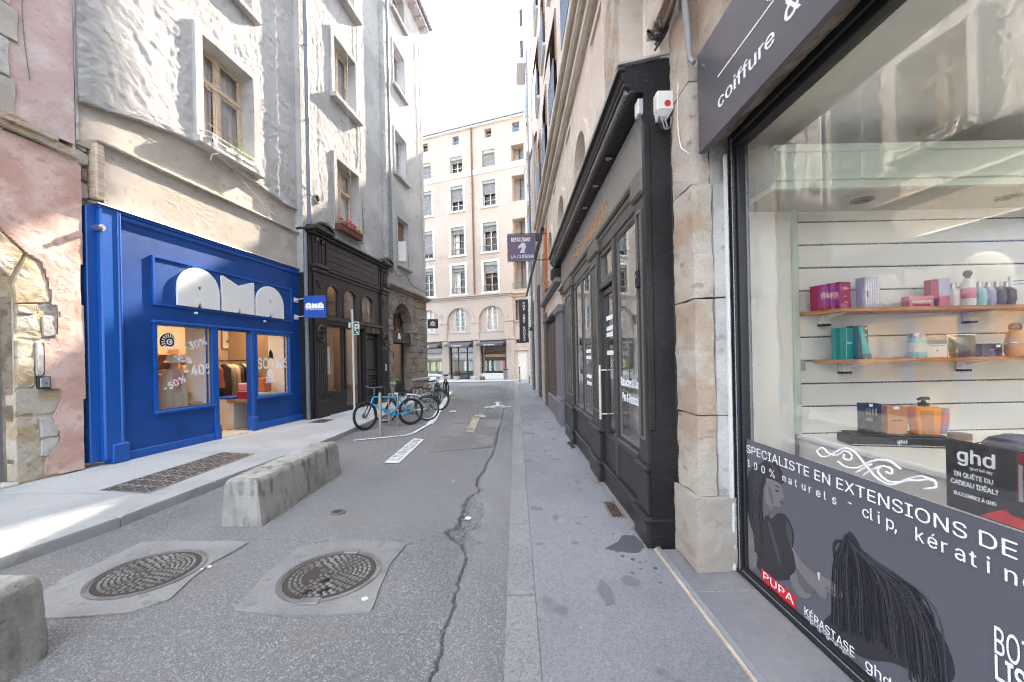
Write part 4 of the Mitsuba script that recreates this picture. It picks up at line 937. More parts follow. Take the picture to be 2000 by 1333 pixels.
# shop window lettering
def decal(key, s, z, str_, h, label, mat='m_lettering', tilt=0.0, n=-.047, bold=True, sq=1.0):
    return put(key, text(L, s, z, n, str_, h, .002, bold, tilt=tilt, squeeze=sq), mat, label=label, cat='window lettering')
decal('window_lettering', 7.48, 1.86, '-30%', .13, 'white -30% lettering on the left window of the blue shop', tilt=.32)
decal('window_lettering', 7.25, 1.74, '-20%', .10, 'white -20% lettering by the mannequin hat', tilt=-.28)
decal('window_lettering', 7.45, 1.40, '-40%', .19, 'white -40% lettering, the largest on the left window', tilt=.06, sq=.9)
decal('window_lettering', 7.09, 1.13, '-50%', .12, 'white -50% lettering across the mannequin waist', tilt=.40)
decal('window_lettering', 9.22, 1.49, 'SOLDES', .245, 'large white SOLDES lettering on the right window of the blue shop', sq=.78)
k = thing('sun_decal', 'black disc with a white rayed sun sticker in the left window of the blue shop', 'sticker')
put(k + '__disc', prism(L, sbox(6.96, 1.95, 7.30, 2.19).intersection(Point(7.2, 2.03).buffer(.16)), -.0475, -.0460), 'm_black')
rays = [Polygon([(7.215 + r0 * math.cos(a - w), 2.03 + r0 * math.sin(a - w)), (7.215 + r1 * math.cos(a - w), 2.03 + r1 * math.sin(a - w)), (7.215 + r1 * math.cos(a + w), 2.03 + r1 * math.sin(a + w)), (7.215 + r0 * math.cos(a + w), 2.03 + r0 * math.sin(a + w))]) for a in np.arange(0, 6.28, 6.2832 / 18) for r0, r1, w in ((.085, .148, .085),)]
put(k + '__rays', prism(L, unary_union(rays + [Point(7.215, 2.03).buffer(.055).difference(Point(7.215, 2.03).buffer(.035)), Point(7.225, 2.03).buffer(.02)]), -.0455, -.044), 'm_lettering')
put('wave_decal', prism(L, unary_union([Polygon([(9.62 - .006 + .018 * (q - 4), 1.46), (9.62 + .006 + .018 * (q - 4), 1.46), (9.62 + .01 + .034 * (q - 4), 1.14), (9.62 - .01 + .034 * (q - 4), 1.14)]) for q in range(9)]), -.047, -.0455), 'm_lettering', label='fan of white stripes below the lettering of the right window', cat='sticker')
put('hair_decal', prism(L, Polygon([(9.58, 1.70), (9.60, 1.88), (9.66, 1.95), (9.72, 1.86), (9.74, 1.70), (9.66, 1.74)]), -.0475, -.0465), 'm_black', label='small dark figure sticker above the right window lettering', cat='sticker')
# mannequin: one lathed bust with draped coat
def blob(fr, prof, cs, cn, seg=24, fold=0.0, k=9, seed=0):
    """An upright draped body: (z, half width, half depth, lean) rows with vertical folds."""
    th = np.arange(seg) * 2 * np.pi / seg; rows = []
    for z, a, d, l in prof:
        w = 1 + fold * np.sin(k * th + seed + z * 1.5) * min(1, max(0, 1.7 - z))
        rows.append(fr.at(cs + l + a * np.cos(th) * w, cn + d * np.sin(th) * w, z + 0 * th))
    v = np.concatenate(rows); m = len(prof)
    i, j = np.meshgrid(np.arange(m - 1), np.arange(seg), indexing='ij')
    f = tri(np.stack([i * seg + j, i * seg + (j + 1) % seg, (i + 1) * seg + (j + 1) % seg, (i + 1) * seg + j], -1).reshape(-1, 4))
    e = len(v); v = np.vstack([v, rows[0].mean(0, keepdims=True), rows[-1].mean(0, keepdims=True)])
    j = np.arange(seg)
    f = np.vstack([f, np.stack([j * 0 + e, (j + 1) % seg, j], 1), np.stack([j * 0 + e + 1, (m - 1) * seg + j, (m - 1) * seg + (j + 1) % seg], 1)])
    return fix((v, f))
k = thing('mannequin', 'shop mannequin in a long beige cape and pale cap in the left window', 'mannequin')
cs, cn = 7.66, -.48
put(k + '__torso', blob(L, [(.82, .10, .09, 0), (1.0, .14, .10, 0), (1.15, .12, .085, 0), (1.3, .15, .10, 0), (1.45, .17, .085, 0), (1.54, .07, .06, 0), (1.60, .045, .045, 0), (1.66, .05, .06, 0), (1.75, .07, .085, 0), (1.80, .05, .06, 0)], cs, cn), 'm_skin', 40)
put(k + '__cape', [blob(L, [(.80, .12, .13, -.13), (1.1, .11, .12, -.12), (1.4, .09, .11, -.10), (1.53, .05, .08, -.05)], cs - .04, cn, 36, .10, 11), blob(L, [(.80, .08, .12, .12), (1.1, .07, .11, .13), (1.4, .06, .10, .10), (1.53, .04, .08, .05)], cs + .02, cn, 36, .1, 9)], 'm_linen', 40)
put(k + '__bodice', blob(L, [(1.22, .128, .10, 0), (1.28, .15, .112, 0), (1.36, .155, .108, 0), (1.41, .14, .09, 0)], cs, cn + .01), 'm_pink_box', 40)
put(k + '__skirt', blob(L, [(.8, .14, .12, 0), (.98, .15, .115, 0), (1.08, .125, .095, 0)], cs, cn + .01, 30, .05, 10), 'm_linen', 40)
put(k + '__cap', blob(L, [(1.655, .16, .17, .02), (1.67, .165, .175, .02), (1.71, .10, .11, 0), (1.79, .088, .10, -.01), (1.825, .05, .06, -.01)], cs, cn), 'm_off_white', 40)
for s0, s1, n0, n1, z0, z1, m, lab in [(7.86, 8.0, -.45, -.62, .80, 1.06, 'm_box_card', 'tall cardboard box beside the mannequin'), (7.84, 8.02, -.22, -.40, .80, .875, 'm_box_card', 'low cardboard box at the foot of the mannequin'), (9.22, 9.5, -.3, -.6, .80, .98, 'm_crimson_box', 'folded crimson cloth in the right window'), (9.24, 9.52, -.32, -.58, .98, 1.16, 'm_pink_box', 'pink cushion lying on the crimson cloth'), (9.55, 9.95, -.25, -.55, .80, .90, 'm_aqua', 'folded pale blue cloth in the right window'), (9.85, 10.1, -.4, -.65, .9, 1.25, 'm_orange_wall', 'orange bag standing in the right window')]:
    kk = uniq('display_item'); put(kk, cbx(L, s0, s1, n0, n1, z0, z1, .02), m, label=lab, cat='display goods')
# plain brown shelf unit, and hangers behind
k = thing('shelf_unit', 'wooden shelf unit against the back wall of the blue shop', 'shelf')
for s in (8.7, 9.3, 9.9, 10.4): put(k + '__upright', cbx(L, s, s + .03, -2.48, -2.2, .1, 2.0, .004), 'm_box_card')
for z in (.5, .95, 1.4, 1.85): put(k + '__board', cbx(L, 8.7, 10.43, -2.48, -2.2, z, z + .03, .004), 'm_box_card')
r = random.Random(5)
for z in (.53, .98, 1.43):
    for s in np.arange(8.78, 10.3, .24):
        put('folded_clothes', cbx(L, s, s + .19, -2.44, -2.24, z, z + r.uniform(.06, .2), .02), r.choice(['m_navy', 'm_coat_rust', 'm_off_white', 'm_crimson_box', 'm_coat_brown']), label='folded garments stacked on the back shelf of the blue shop', cat='clothes', group='folded clothes on the back shelf')
k = thing('clothes_rail', 'black clothes rail seen through the open door of the blue shop', 'clothes rail')
put(k + '__bar', [tube([L.at(9.55, -1.65, 1.70), L.at(11.1, -1.65, 1.70)], .014, 8), tube([L.at(9.6, -1.65, 1.7), L.at(9.6, -2.48, 1.74)], .012, 8), tube([L.at(11.05, -1.65, 1.7), L.at(11.05, -1.65, .1)], .014, 8)], 'm_black', True)
def garment(s, n, z1, z0, w, d, mat, label, seed):
    kk = uniq('garment')
    put(kk, blob(L, [(z0, w * .5, d * 1.2, .0), (z0 + .2, w * .45, d * 1.1, 0), ((z0 + z1) / 2, w * .4, d, 0), (z1 - .12, w * .5, d, 0), (z1 - .05, w * .38, d * .6, 0), (z1, .03, .02, 0)], s, n, 28, .22, 7, seed), mat, 45, label=label, cat='garment', group='garments on the rail in the blue shop')
for i, (s, w, z0, m, t) in enumerate([(9.98, .10, .32, 'm_coat_black', 'black'), (10.12, .13, .45, 'm_coat_beige', 'long beige'), (10.27, .12, .85, 'm_coat_cream', 'cream'), (10.38, .08, .9, 'm_coat_brown', 'brown'), (10.48, .10, .80, 'm_coat_black', 'short black'), (10.6, .10, .75, 'm_coat_cream', 'pale'), (10.74, .11, .72, 'm_coat_rust', 'rust brown')]):
    garment(s, -1.65, 1.62, z0, w, .2, m, f'{t} garment on the rail seen through the open door', i)
garment(9.45, -1.35, 1.60, 1.05, .20, .2, 'm_coat_rust', 'rust checked shirt at the left of the open door', 20)
garment(9.52, -1.40, 1.05, .50, .22, .16, 'm_coat_black', 'black skirt below the checked shirt', 22)
for i, (s, m, t) in enumerate([(10.985, 'm_mid_grey', 'dark smudge on a cream sheet'), (11.49, 'm_crimson_box', 'red shape on a green ground')]):
    k = thing('framed_picture', f'framed picture of a {t} on the shop back wall', 'picture')
    s -= .0
    put(k + '__frame', prism(L, ring_poly(s - .21, s + .21, 2.04, 2.56, .02), -2.50, -2.46), 'm_coat_brown')
    put(k + '__sheet', bx(L, s - .19, s + .19, -2.50, -2.48, 2.06, 2.54), 'm_off_white')
    if i: put(k + '__print', prism(L, sbox(s - .12, 2.14, s + .12, 2.46), -2.48, -2.477), 'm_teal_box')
    put(k + '__motif', prism(L, affinity.scale(Point(s, 2.25).buffer(.07), 1.1, .6), -2.477, -2.474), m)
k = thing('counter', 'white counter with a dark blue top just inside the open door', 'counter')
put(k + '__body', cbx(L, 9.16, 9.60, -.62, -1.1, .104, .80, .005), 'm_white_paint')
put(k + '__top', cbx(L, 9.15, 9.61, -.61, -1.11, .80, .85, .01), 'm_sign_blue')

# ---- black wooden restaurant front
b = thing('black_shopfront', 'dark carved wooden restaurant front with three arched lights and a panelled door', 'shopfront')
nr = n2 + .12
put(b + '__side', bx(L, 10.66, 10.80, -.3, nr + .0, .1, 5.0), 'm_dark_front')
put(b + '__side_pipe', tube(np.stack([L.at(10.62, nr - .06, z) for z in (.1, 5.05)]), .05, 10), 'm_pipe_grey', True)
AW = [(11.42, 12.10), (12.27, 13.09), (13.34, 14.2)]
H_ = unary_union([arch_poly(a, e, 2.92, 3.62, .26) for a, e in AW] + [sbox(11.40, .14, 13.50, 2.70), sbox(13.62, .14, 14.62, 2.74)])
put(b + '__frame', prism(L, sbox(10.80, .1, 15.2, 4.25).difference(H_), nr - .14, nr - .02), 'm_dark_front')
for (s0, s1) in ((10.82, 11.34), (14.66, 15.16)):
    p = put(b + '__pilaster', [cbx(L, s0, s1, nr - .1, nr + .05, .55, 4.06, .015), cbx(L, s0 - .03, s1 + .03, nr - .1, nr + .09, .1, .56, .015)], 'm_dark_front')
    c = (s0 + s1) / 2
    put(p + '__flute', [tube([L.at(s0 + .10 + i * (s1 - s0 - .2) / 4, nr + .05, .85), L.at(s0 + .10 + i * (s1 - s0 - .2) / 4, nr + .05, 2.05)], .016, 6) for i in range(5)], 'm_dark_trim', True)
    t = np.arange(0, 6.28, .26)
    put(p + '__medallion', [tube(np.array([L.at(c + .16 * math.cos(a), nr + .06, 2.40 + .21 * math.sin(a)) for a in t]), .045, 8, True), tube(np.array([L.at(c + .075 * math.cos(a), nr + .06, 2.40 + .10 * math.sin(a)) for a in t]), .03, 8, True)], 'm_dark_trim', True)
    g = curve([(s0 + .08, 0, 3.86), (c - .08, 0, 3.70), (c, 0, 3.66), (c + .08, 0, 3.70), (s1 - .08, 0, 3.86)])
    put(p + '__swag', tube(L.at(g[:, 0], nr + .055 + 0 * g[:, 0], g[:, 2]), .02, 6), 'm_dark_trim', True)
    g = curve([(c - .12, 0, .78), (c - .06, 0, .74), (c, 0, .84), (c + .02, 0, .95), (c + .10, 0, .93)])
    put(p + '__scroll', tube(L.at(g[:, 0], nr + .055 + 0 * g[:, 0], g[:, 2]), .018, 6), 'm_dark_trim', True)
    put(p + '__capital', [cbx(L, s0 - .04, s1 + .04, nr - .1, nr + .16, 4.18, 4.27, .02), cbx(L, s0 - .02, s1 + .02, nr - .1, nr + .11, 4.06, 4.18, .03)], 'm_dark_trim')
    put(p + '__upper_panel', [cbx(L, s0 + .02, s1 - .02, nr - .1, nr + .04, 4.28, 5.06, .015)] + [cbx(L, s0 + .08 + i * .13, s0 + .16 + i * .13, nr, nr + .06, 4.34, 4.86, .01) for i in range(3)], 'm_dark_front')
    put(p + '__console', [tube([L.at(s0 + .12 + q, nr + .08, 5.0), L.at(s0 + .12 + q, nr + .08, 4.88)], .05, 8) for q in (0, .26)], 'm_dark_trim', True)
    cap = arch_poly(s0 - .12, s1 + .12, 5.20, 5.22, .17)
    put(p + '__pediment', [prism(L, cap, nr - .2, nr + .22), prism(L, cap.buffer(.03).difference(cap.buffer(-.03)), nr + .2, nr + .27)], 'm_dark_trim')
put(b + '__frieze', bx(L, 10.82, 15.16, nr - .12, nr - .0, 4.25, 5.08), 'm_dark_front')
put(b + '__frieze_board', [cbx(L, 11.45, 14.52, nr - .02, nr + .018, 4.33 + i * .185, 4.33 + i * .185 + .18, .008) for i in range(4)], 'm_dark_front')
put(b + '__frieze_trim', prism(L, ring_poly(11.40, 14.57, 4.29, 5.10, .03), nr, nr + .035), 'm_dark_trim')
put(b + '__cornice', [cbx(L, 10.6, 15.3, nr - .3, nr + .20, 5.14, 5.20, .012), cbx(L, 10.72, 15.22, nr - .3, nr + .12, 5.07, 5.14, .02)], 'm_dark_trim')
put(b + '__flashing', bx(L, 11.3, 14.7, nr - .2, nr + .19, 5.20, 5.212), 'm_zinc')
put(b + '__moulding', [cbx(L, 11.34, 14.66, nr - .1, nr + .07, 4.18, 4.25, .02), cbx(L, 11.34, 14.66, nr - .1, nr + .04, 4.08, 4.18, .03)], 'm_dark_trim')
put(b + '__transom', [cbx(L, 11.34, 13.55, nr - .14, nr + .05, 2.80, 2.90, .015), cbx(L, 13.55, 14.66, nr - .14, nr + .07, 2.79, 2.89, .015)], 'm_dark_trim')
for a, e in AW:
    w = put(b + '__arched_light', prism(L, arch_poly(a, e, 2.92, 3.62, .26).difference(arch_poly(a + .04, e - .04, 2.96, 3.60, .235)), nr - .1, nr + .0), 'm_dark_trim')
    put(w + '__pane', prism(L, arch_poly(a + .03, e - .03, 2.94, 3.61, .24), nr - .075, nr - .0745), 'm_glass')
for s0, s1, z0 in ((11.42, 12.42, .72), (12.52, 13.46, .2)):
    w = put(b + '__shop_light', [prism(L, ring_poly(s0, s1, z0, 2.70, .05), nr - .2, nr - .12)], 'm_dark_trim', label='tall glazed panel of the restaurant front' if z0 > .5 else 'glazed entrance door of the restaurant')
    put(w + '__pane', fr_sheet(L, s0 + .04, s1 - .04, nr - .16, z0 + .04, 2.66), 'm_glass')
put(b + '__stall_riser', cbx(L, 11.36, 12.48, nr - .2, nr - .06, .1, .74, .01), 'm_dark_front')
put(b + '__kick_board', cbx(L, 12.52, 13.46, nr - .2, nr - .1, .1, .22, .01), 'm_dark_front')
d = put(b + '__door', [bx(L, 13.6, 14.64, nr - .26, nr - .18, .1, 2.76)], 'm_dark_front', label='panelled black wooden house door right of the restaurant')
put(d + '__panel', [prism(L, ring_poly(13.74, 14.50, 1.22, 2.48, .05), nr - .18, nr - .13), cbx(L, 13.84, 14.40, nr - .2, nr - .145, 1.32, 2.38, .02), cbx(L, 13.72, 14.52, nr - .2, nr - .10, 1.12, 1.20, .02), prism(L, ring_poly(13.76, 14.48, .90, 1.08, .03), nr - .18, nr - .13), prism(L, ring_poly(13.76, 14.48, .36, .84, .05), nr - .18, nr - .13), cbx(L, 13.66, 14.58, nr - .2, nr - .14, .12, .30, .01)], 'm_dark_trim')
put(d + '__architrave', prism(L, sbox(13.56, .1, 14.68, 2.78).difference(sbox(13.64, .0, 14.60, 2.58)), nr - .16, nr - .0), 'm_dark_trim')
put(d + '__number', text(L, 14.06, 2.63, nr - .0, '7', .10, .004), 'm_lettering_grey')
k = thing('door_bell', 'pale entry phone on the right pilaster of the dark shopfront', 'entry phone')
put(k + '__plate', cbx(L, 14.86, 14.94, nr + .04, nr + .075, 1.26, 1.50, .006), 'm_white')
put(k + '__buttons', [bx(L, 14.885, 14.915, nr + .075, nr + .08, 1.30 + .04 * i, 1.32 + .04 * i) for i in range(4)], 'm_grey')
# room behind
flat('tan_wall', (.24, .165, .10), .8)
put('restaurant_room', [bx(L, 11.0, 14.9, -2.6, -2.54, .1, 3.9), bx(L, 13.5, 13.56, -2.6, nr - .3, .1, 2.75), bx(L, 11.0, 11.05, -2.6, nr - .2, .1, 3.9), bx(L, 14.85, 14.9, -2.6, nr - .2, .1, 3.9), bx(L, 11.0, 14.9, -2.6, nr - .2, 3.9, 3.95)], 'm_tan_wall', label='tan walls inside the restaurant', kind='structure')
put('restaurant_room__floor', bx(L, 11.0, 14.9, -2.6, nr - .2, .06, .104), 'm_floor_wood')
put('restaurant_room__panelling', [bx(L, 11.05, 13.5, -2.54, -2.5, .1, 1.5)], 'm_brown_wall')
lamp('pendant_lamp', [lathe([(.001, .16), (.07, .13), (.11, .05), (.09, .0), (.001, -.02)], 16, tuple(L.at(12.5, -.9, 3.02)))], (2.6, 1.8, 1.0), 'glowing globe lamp behind the arched light of the restaurant')
lamp('pendant_lamp', [lathe([(.001, .16), (.07, .13), (.11, .05), (.09, .0), (.001, -.02)], 16, tuple(L.at(12.9, -1.9, 2.3)))], (1.6, 1.1, .62), 'glowing globe lamp deep in the restaurant')
for i, (s, z) in enumerate(((11.7, 1.9), (12.3, 2.1), (12.9, 1.95), (13.3, 1.8))):
    kk = thing('framed_picture', f'small dark framed picture on the restaurant back wall, number {i + 1} from the left'.replace('number 1 from the left', 'the leftmost').replace('number 2 from the left', 'left of the middle').replace('number 3 from the left', 'right of the middle').replace('number 4 from the left', 'the rightmost'), 'picture')
    put(kk + '__frame', prism(L, ring_poly(s - .18, s + .18, z - .22, z + .22, .03), -2.54, -2.51), 'm_coat_black'); put(kk + '__sheet', bx(L, s - .16, s + .16, -2.54, -2.52, z - .2, z + .2), ['m_linen', 'm_coat_rust', 'm_teal_box', 'm_linen'][i])
for i, s in enumerate((11.8, 12.9)):
    kk = thing('dining_table', ['dark dining table inside the restaurant behind the menu sheet', 'dark dining table inside the restaurant behind the glazed door'][i], 'table')
    put(kk + '__top', cbx(L, s - .35, s + .35, -1.3, -1.9, .74, .78, .01), 'm_coat_brown'); put(kk + '__leg', tube([L.at(s, -1.6, .1), L.at(s, -1.6, .74)], .05, 8), 'm_coat_black'); put(kk + '__foot', cbx(L, s - .2, s + .2, -1.4, -1.8, .1, .14, .01), 'm_coat_black')
k = thing('bottle_shelf', 'shelf with rows of bottles on the restaurant back wall', 'shelf')
for z in (1.2, 1.55): put(k + '__board', cbx(L, 11.2, 13.4, -2.5, -2.3, z, z + .03, .004), 'm_coat_brown')
for q in range(24): put('wine_bottle', lathe([(.001, 0), (.036, 0), (.036, .17), (.014, .22), (.014, .28), (.001, .28)], 8, tuple(L.at(11.3 + (q % 12) * .18, -2.4, 1.23 + .35 * (q // 12)))), ['m_deep', 'm_leaf_green', 'm_coat_rust'][q % 3], 50, label=['dark', 'green', 'rust brown'][q % 3] + ' bottle on the ' + ['lower', 'upper'][q // 12] + ' board of the restaurant bottle shelf', cat='bottle', group=['dark', 'green', 'rust brown'][q % 3] + ' bottles on the ' + ['lower', 'upper'][q // 12] + ' restaurant board')
put('menu_board', cbx(L, 11.50, 11.86, nr - .24, nr - .22, 1.25, 2.06, .004), 'm_off_white', label='white menu sheet in the left window of the restaurant', cat='menu')
k = thing('window_table', 'light wooden table just inside the restaurant window', 'table')
put(k + '__top', cbx(L, 11.4, 12.4, -.1, -.7, .74, .78, .008), 'm_shelf_wood'); put(k + '__leg', [cbx(L, s, s + .06, n, n + .06, .1, .74, .004) for s in (11.45, 12.3) for n in (-.2, -.66)], 'm_shelf_wood')
put('coffee_grinder', [lathe([(.001, .0), (.07, .0), (.06, .12), (.03, .15), (.05, .2), (.001, .22)], 14, tuple(L.at(11.9, -.3, .78))), tube([L.at(11.9, -.3, 1.0), L.at(12.02, -.3, 1.02)], .01, 6)], 'm_coat_black', 30, label='small dark ornament on the table in the restaurant window', cat='ornament')
k = thing('hung_curtain', 'golden brown curtain at the right of the restaurant window', 'curtain')
put(k + '__cloth', curtain(L, 12.05, 12.42, nr - .45, .8, 2.6, .03, 5), 'm_box_card', True)
k = thing('pavement_plate', 'small dark rectangular cover in the pavement before the dark wooden shopfront', 'manhole cover')
put(k + '__lid', slab(Polygon([(-5.12, 9.95), (-4.75, 9.9), (-4.72, 10.45), (-5.08, 10.5)]), .09, .1015), 'm_rust')
put(k + '__frame', slab(Polygon([(-5.12, 9.95), (-4.75, 9.9), (-4.72, 10.45), (-5.08, 10.5)]).buffer(.02).difference(Polygon([(-5.12, 9.95), (-4.75, 9.9), (-4.72, 10.45), (-5.08, 10.5)])), .09, .103), 'm_iron')

# ---- corner shop in the arch
b = thing('arch_shop', 'small black framed shop in the stone arch of the corner house', 'shopfront')
ns = n3 - .42
put(b + '__frame', prism(L, arch_poly(15.5, 17.45, .1, 2.95).difference(unary_union([arch_poly(15.58, 17.37, 2.72, 2.95, .93), sbox(15.60, .72, 17.33, 2.32)])), ns - .06, ns), 'm_dark_front')
put(b + '__mullion', [cbx(L, 16.2, 16.26, ns - .06, ns + .01, 2.7, 3.8, .006), cbx(L, 16.66, 16.74, ns - .06, ns + .01, 2.7, 3.85, .006)], 'm_brown_wall')
put(b + '__upper_pane', prism(L, arch_poly(15.56, 17.39, 2.7, 2.95, .93), ns - .04, ns - .0395), 'm_glass')
put(b + '__pane', fr_sheet(L, 15.58, 17.35, ns - .03, .7, 2.34), 'm_glass')
sg = put(b + '__sign_band', [hull(L, [(15.5, ns, 2.36), (17.45, ns, 2.36), (15.5, ns + .36, 2.34), (17.45, ns + .36, 2.34), (15.5, ns, 2.82), (17.45, ns, 2.82), (15.5, ns + .30, 2.80), (17.45, ns + .30, 2.80)])], 'm_black', label='black sign band with a pale leaf emblem across the arch')
leaf = unary_union([affinity.rotate(affinity.scale(Point(16.25, 2.60).buffer(.085), .6, 1.6), -20), affinity.rotate(affinity.scale(Point(16.36, 2.56).buffer(.06), .6, 1.4), 25)])
put(sg + '__emblem', prism(L, leaf, ns + .33, ns + .372), 'm_lettering')
put(b + '__stall_riser', cbx(L, 15.52, 17.43, ns - .1, ns + .02, .1, .72, .01), 'm_dark_front')
put(b + '__upper_sign', prism(L, sbox(15.9, 3.62, 17.0, 3.78), ns + .005, ns + .02), 'm_zinc')
put('arch_shop_room', [bx(L, 15.4, 17.6, -1.6, -1.55, .1, 3.95), bx(L, 15.4, 15.45, -1.6, ns - .1, .1, 3.95), bx(L, 17.55, 17.6, -1.6, ns - .1, .1, 3.95), bx(L, 15.4, 17.6, -1.6, ns - .1, 3.95, 4.0), bx(L, 15.4, 17.6, -1.6, ns - .1, .06, .1)], 'm_warm_wall', label='warm room behind the arch shop window', kind='structure')
lamp('strip_lamp', [(L.at([15.8, 17.2, 17.2, 15.8], [-.6, -.6, -.75, -.75], [3.0] * 4)[::-1], np.array([[0, 1, 2], [0, 2, 3]]))], (.9, .78, .62), 'lit strip lamp inside the arch shop')
k = thing('produce_stand', 'low shelf of fruit and flowers in the arch shop window', 'stand')
put(k + '__board', cbx(L, 15.62, 17.3, ns - .5, ns - .08, .70, .76, .006), 'm_brown_wall')
r = random.Random(12); i = 0
for s in np.arange(15.72, 17.25, .085):
    for q in range(3):
        m = 'm_fruit_orange' if s < 16.5 else r.choice(['m_flower_yellow', 'm_leaf_yellow', 'm_leaf_green', 'm_aqua'])
        z = .76 + .05 + (.11 * q if s > 16.4 else .02 * q)
        put('fruit' if s < 16.5 else 'flower_bunch', lathe([(.001, -.05), (.035, -.035), (.05, 0), (.035, .035), (.001, .05)], 10, tuple(L.at(s + r.uniform(-.02, .02), ns - .12 - .12 * q, z))), m, 60, label='orange fruit heaped on the stand in the arch shop window' if s < 16.5 else 'bunch of yellow and green flowers at the right of the arch shop stand', cat='fruit' if s < 16.5 else 'flowers', group='fruit on the arch shop stand' if s < 16.5 else 'flowers on the arch shop stand')
put('green_poster', prism(L, sbox(15.95, 1.72, 16.55, 2.0), ns - .024, ns - .022), 'm_leaf_green', label='bright green sticker across the arch shop window', cat='sticker')
for s, z0, m, t in ((15.9, .78, 'm_coat_black', 'dark'), (16.3, .78, 'm_coat_brown', 'brown'), (16.95, .9, 'm_coat_cream', 'cream')):
    garment(s, -.9, 1.75, z0, .18, .14, m, f'{t} cloth hanging inside the arch shop', 3)
put('wall_sticker', prism(L, Polygon([(18.38, 1.94), (18.52, 1.94), (18.55, 2.06), (18.45, 2.14), (18.36, 2.06)]), nb + .012, nb + .02), 'm_purple', label='small purple sticker on the stone pier of the corner house', cat='sticker')
flat('purple', (.12, .03, .30), .6)
k = thing('flag_sign', 'small black hanging sign with a white flower emblem on the corner house', 'sign')
Fs = Fr((0, 18.3), (1, 0), (0, -1))
put(k + '__board', cbx(Fs, -3.86, -3.38, -.02, .02, 3.07, 3.48, .006), 'm_black')
put(k + '__emblem', prism(Fs, unary_union([Point(-3.62 + .07 * math.cos(a), 3.29 + .07 * math.sin(a)).buffer(.055) for a in np.arange(0, 6.2, 1.2566)] + [sbox(-3.76, 3.20, -3.48, 3.22)]), .02, .025), 'm_lettering_grey')
put(k + '__arm', tube([L.at(18.5, n3, 3.50), np.array([-3.38, 18.3, 3.50])], .014, 6), 'm_black')
# ================================================================ the cream house across the end of the street
b = thing('cream_house', 'tall cream house with arcaded shops closing the far end of the street', 'building')
COLS = [-12.5, -9.75, -7.0, -4.25, -1.55]
T0, T1 = -15.0, 3.9  # unseen right end cut short to let the sun past
op = []          # openings (t0, t1, z0, z1, kind)
for c in COLS:
    op += [(c - .28, c + .28, 18.12, 18.76, 'attic'), (c - .515, c + .515, 15.97, 17.2, 'top'), (c - .54, c + .54, 13.02, 14.95, 'three'), (c - .565, c + .565, 9.62, 11.8, 'two'), (c - .57, c + .57, 6.64, 8.86, 'one')]
for z0, z1, a, e in ((18.06, 18.74, .36, .92), (15.98, 17.12, .24, 1.22), (13.04, 14.9, .26, 1.24), (9.45, 11.76, .25, 1.22), (6.66, 8.8, .25, 1.24)):
    op.append((a, e, z0, z1, 'loggia' if z1 < 18 else 'attic'))
wall = sbox(T0, 6.12, T1, 19.1).difference(unary_union([sbox(*[o[i] for i in (0, 2, 1, 3)]) for o in op]))
put(b + '__wall', prism(FA, wall, -.35, 0), 'm_cream_far', label='cream painted wall of the upper storeys')
put(b + '__core', [bx(FA, T0, T1, -.9, -9, .05, 19.0), bx(FA, T0, T1, -.36, -.9, 6.2, 6.3)], 'm_cream_far')
put(b + '__roof', hull(FA, [(T0, .24, 19.26), (T1, .24, 19.26), (T0, .24, 19.33), (T1, .24, 19.33), (T0, -5, 20.9), (T1, -5, 20.9), (T0, -5, 20.8), (T1, -5, 20.8)]), 'm_roof_grey')
put(b + '__gutter', tube([FA.at(T0, .24, 19.25), FA.at(T1, .24, 19.25)], .06, 8), 'm_zinc', True)
put(b + '__eaves', cbx(FA, T0, T1, -.1, .18, 19.08, 19.2, .02), 'm_off_white')
put(b + '__band', [cbx(FA, T0, T1, -.1, .06, 15.50, 15.86, .015), cbx(FA, T0, T1, -.1, .11, 15.80, 15.88, .012)], 'm_off_white', label='white string band below the top storey')
put(b + '__cornice', [cbx(FA, T0, .14, -.1, .26, 6.36, 6.46, .03), cbx(FA, T0, .14, -.1, .16, 6.24, 6.36, .03), cbx(FA, T0, .14, -.1, .07, 6.12, 6.24, .02), cbx(FA, .16, T1, -.1, .22, 6.30, 6.42, .03)], 'm_cream_far', label='moulded cornice above the arcade')
rr = random.Random(4)
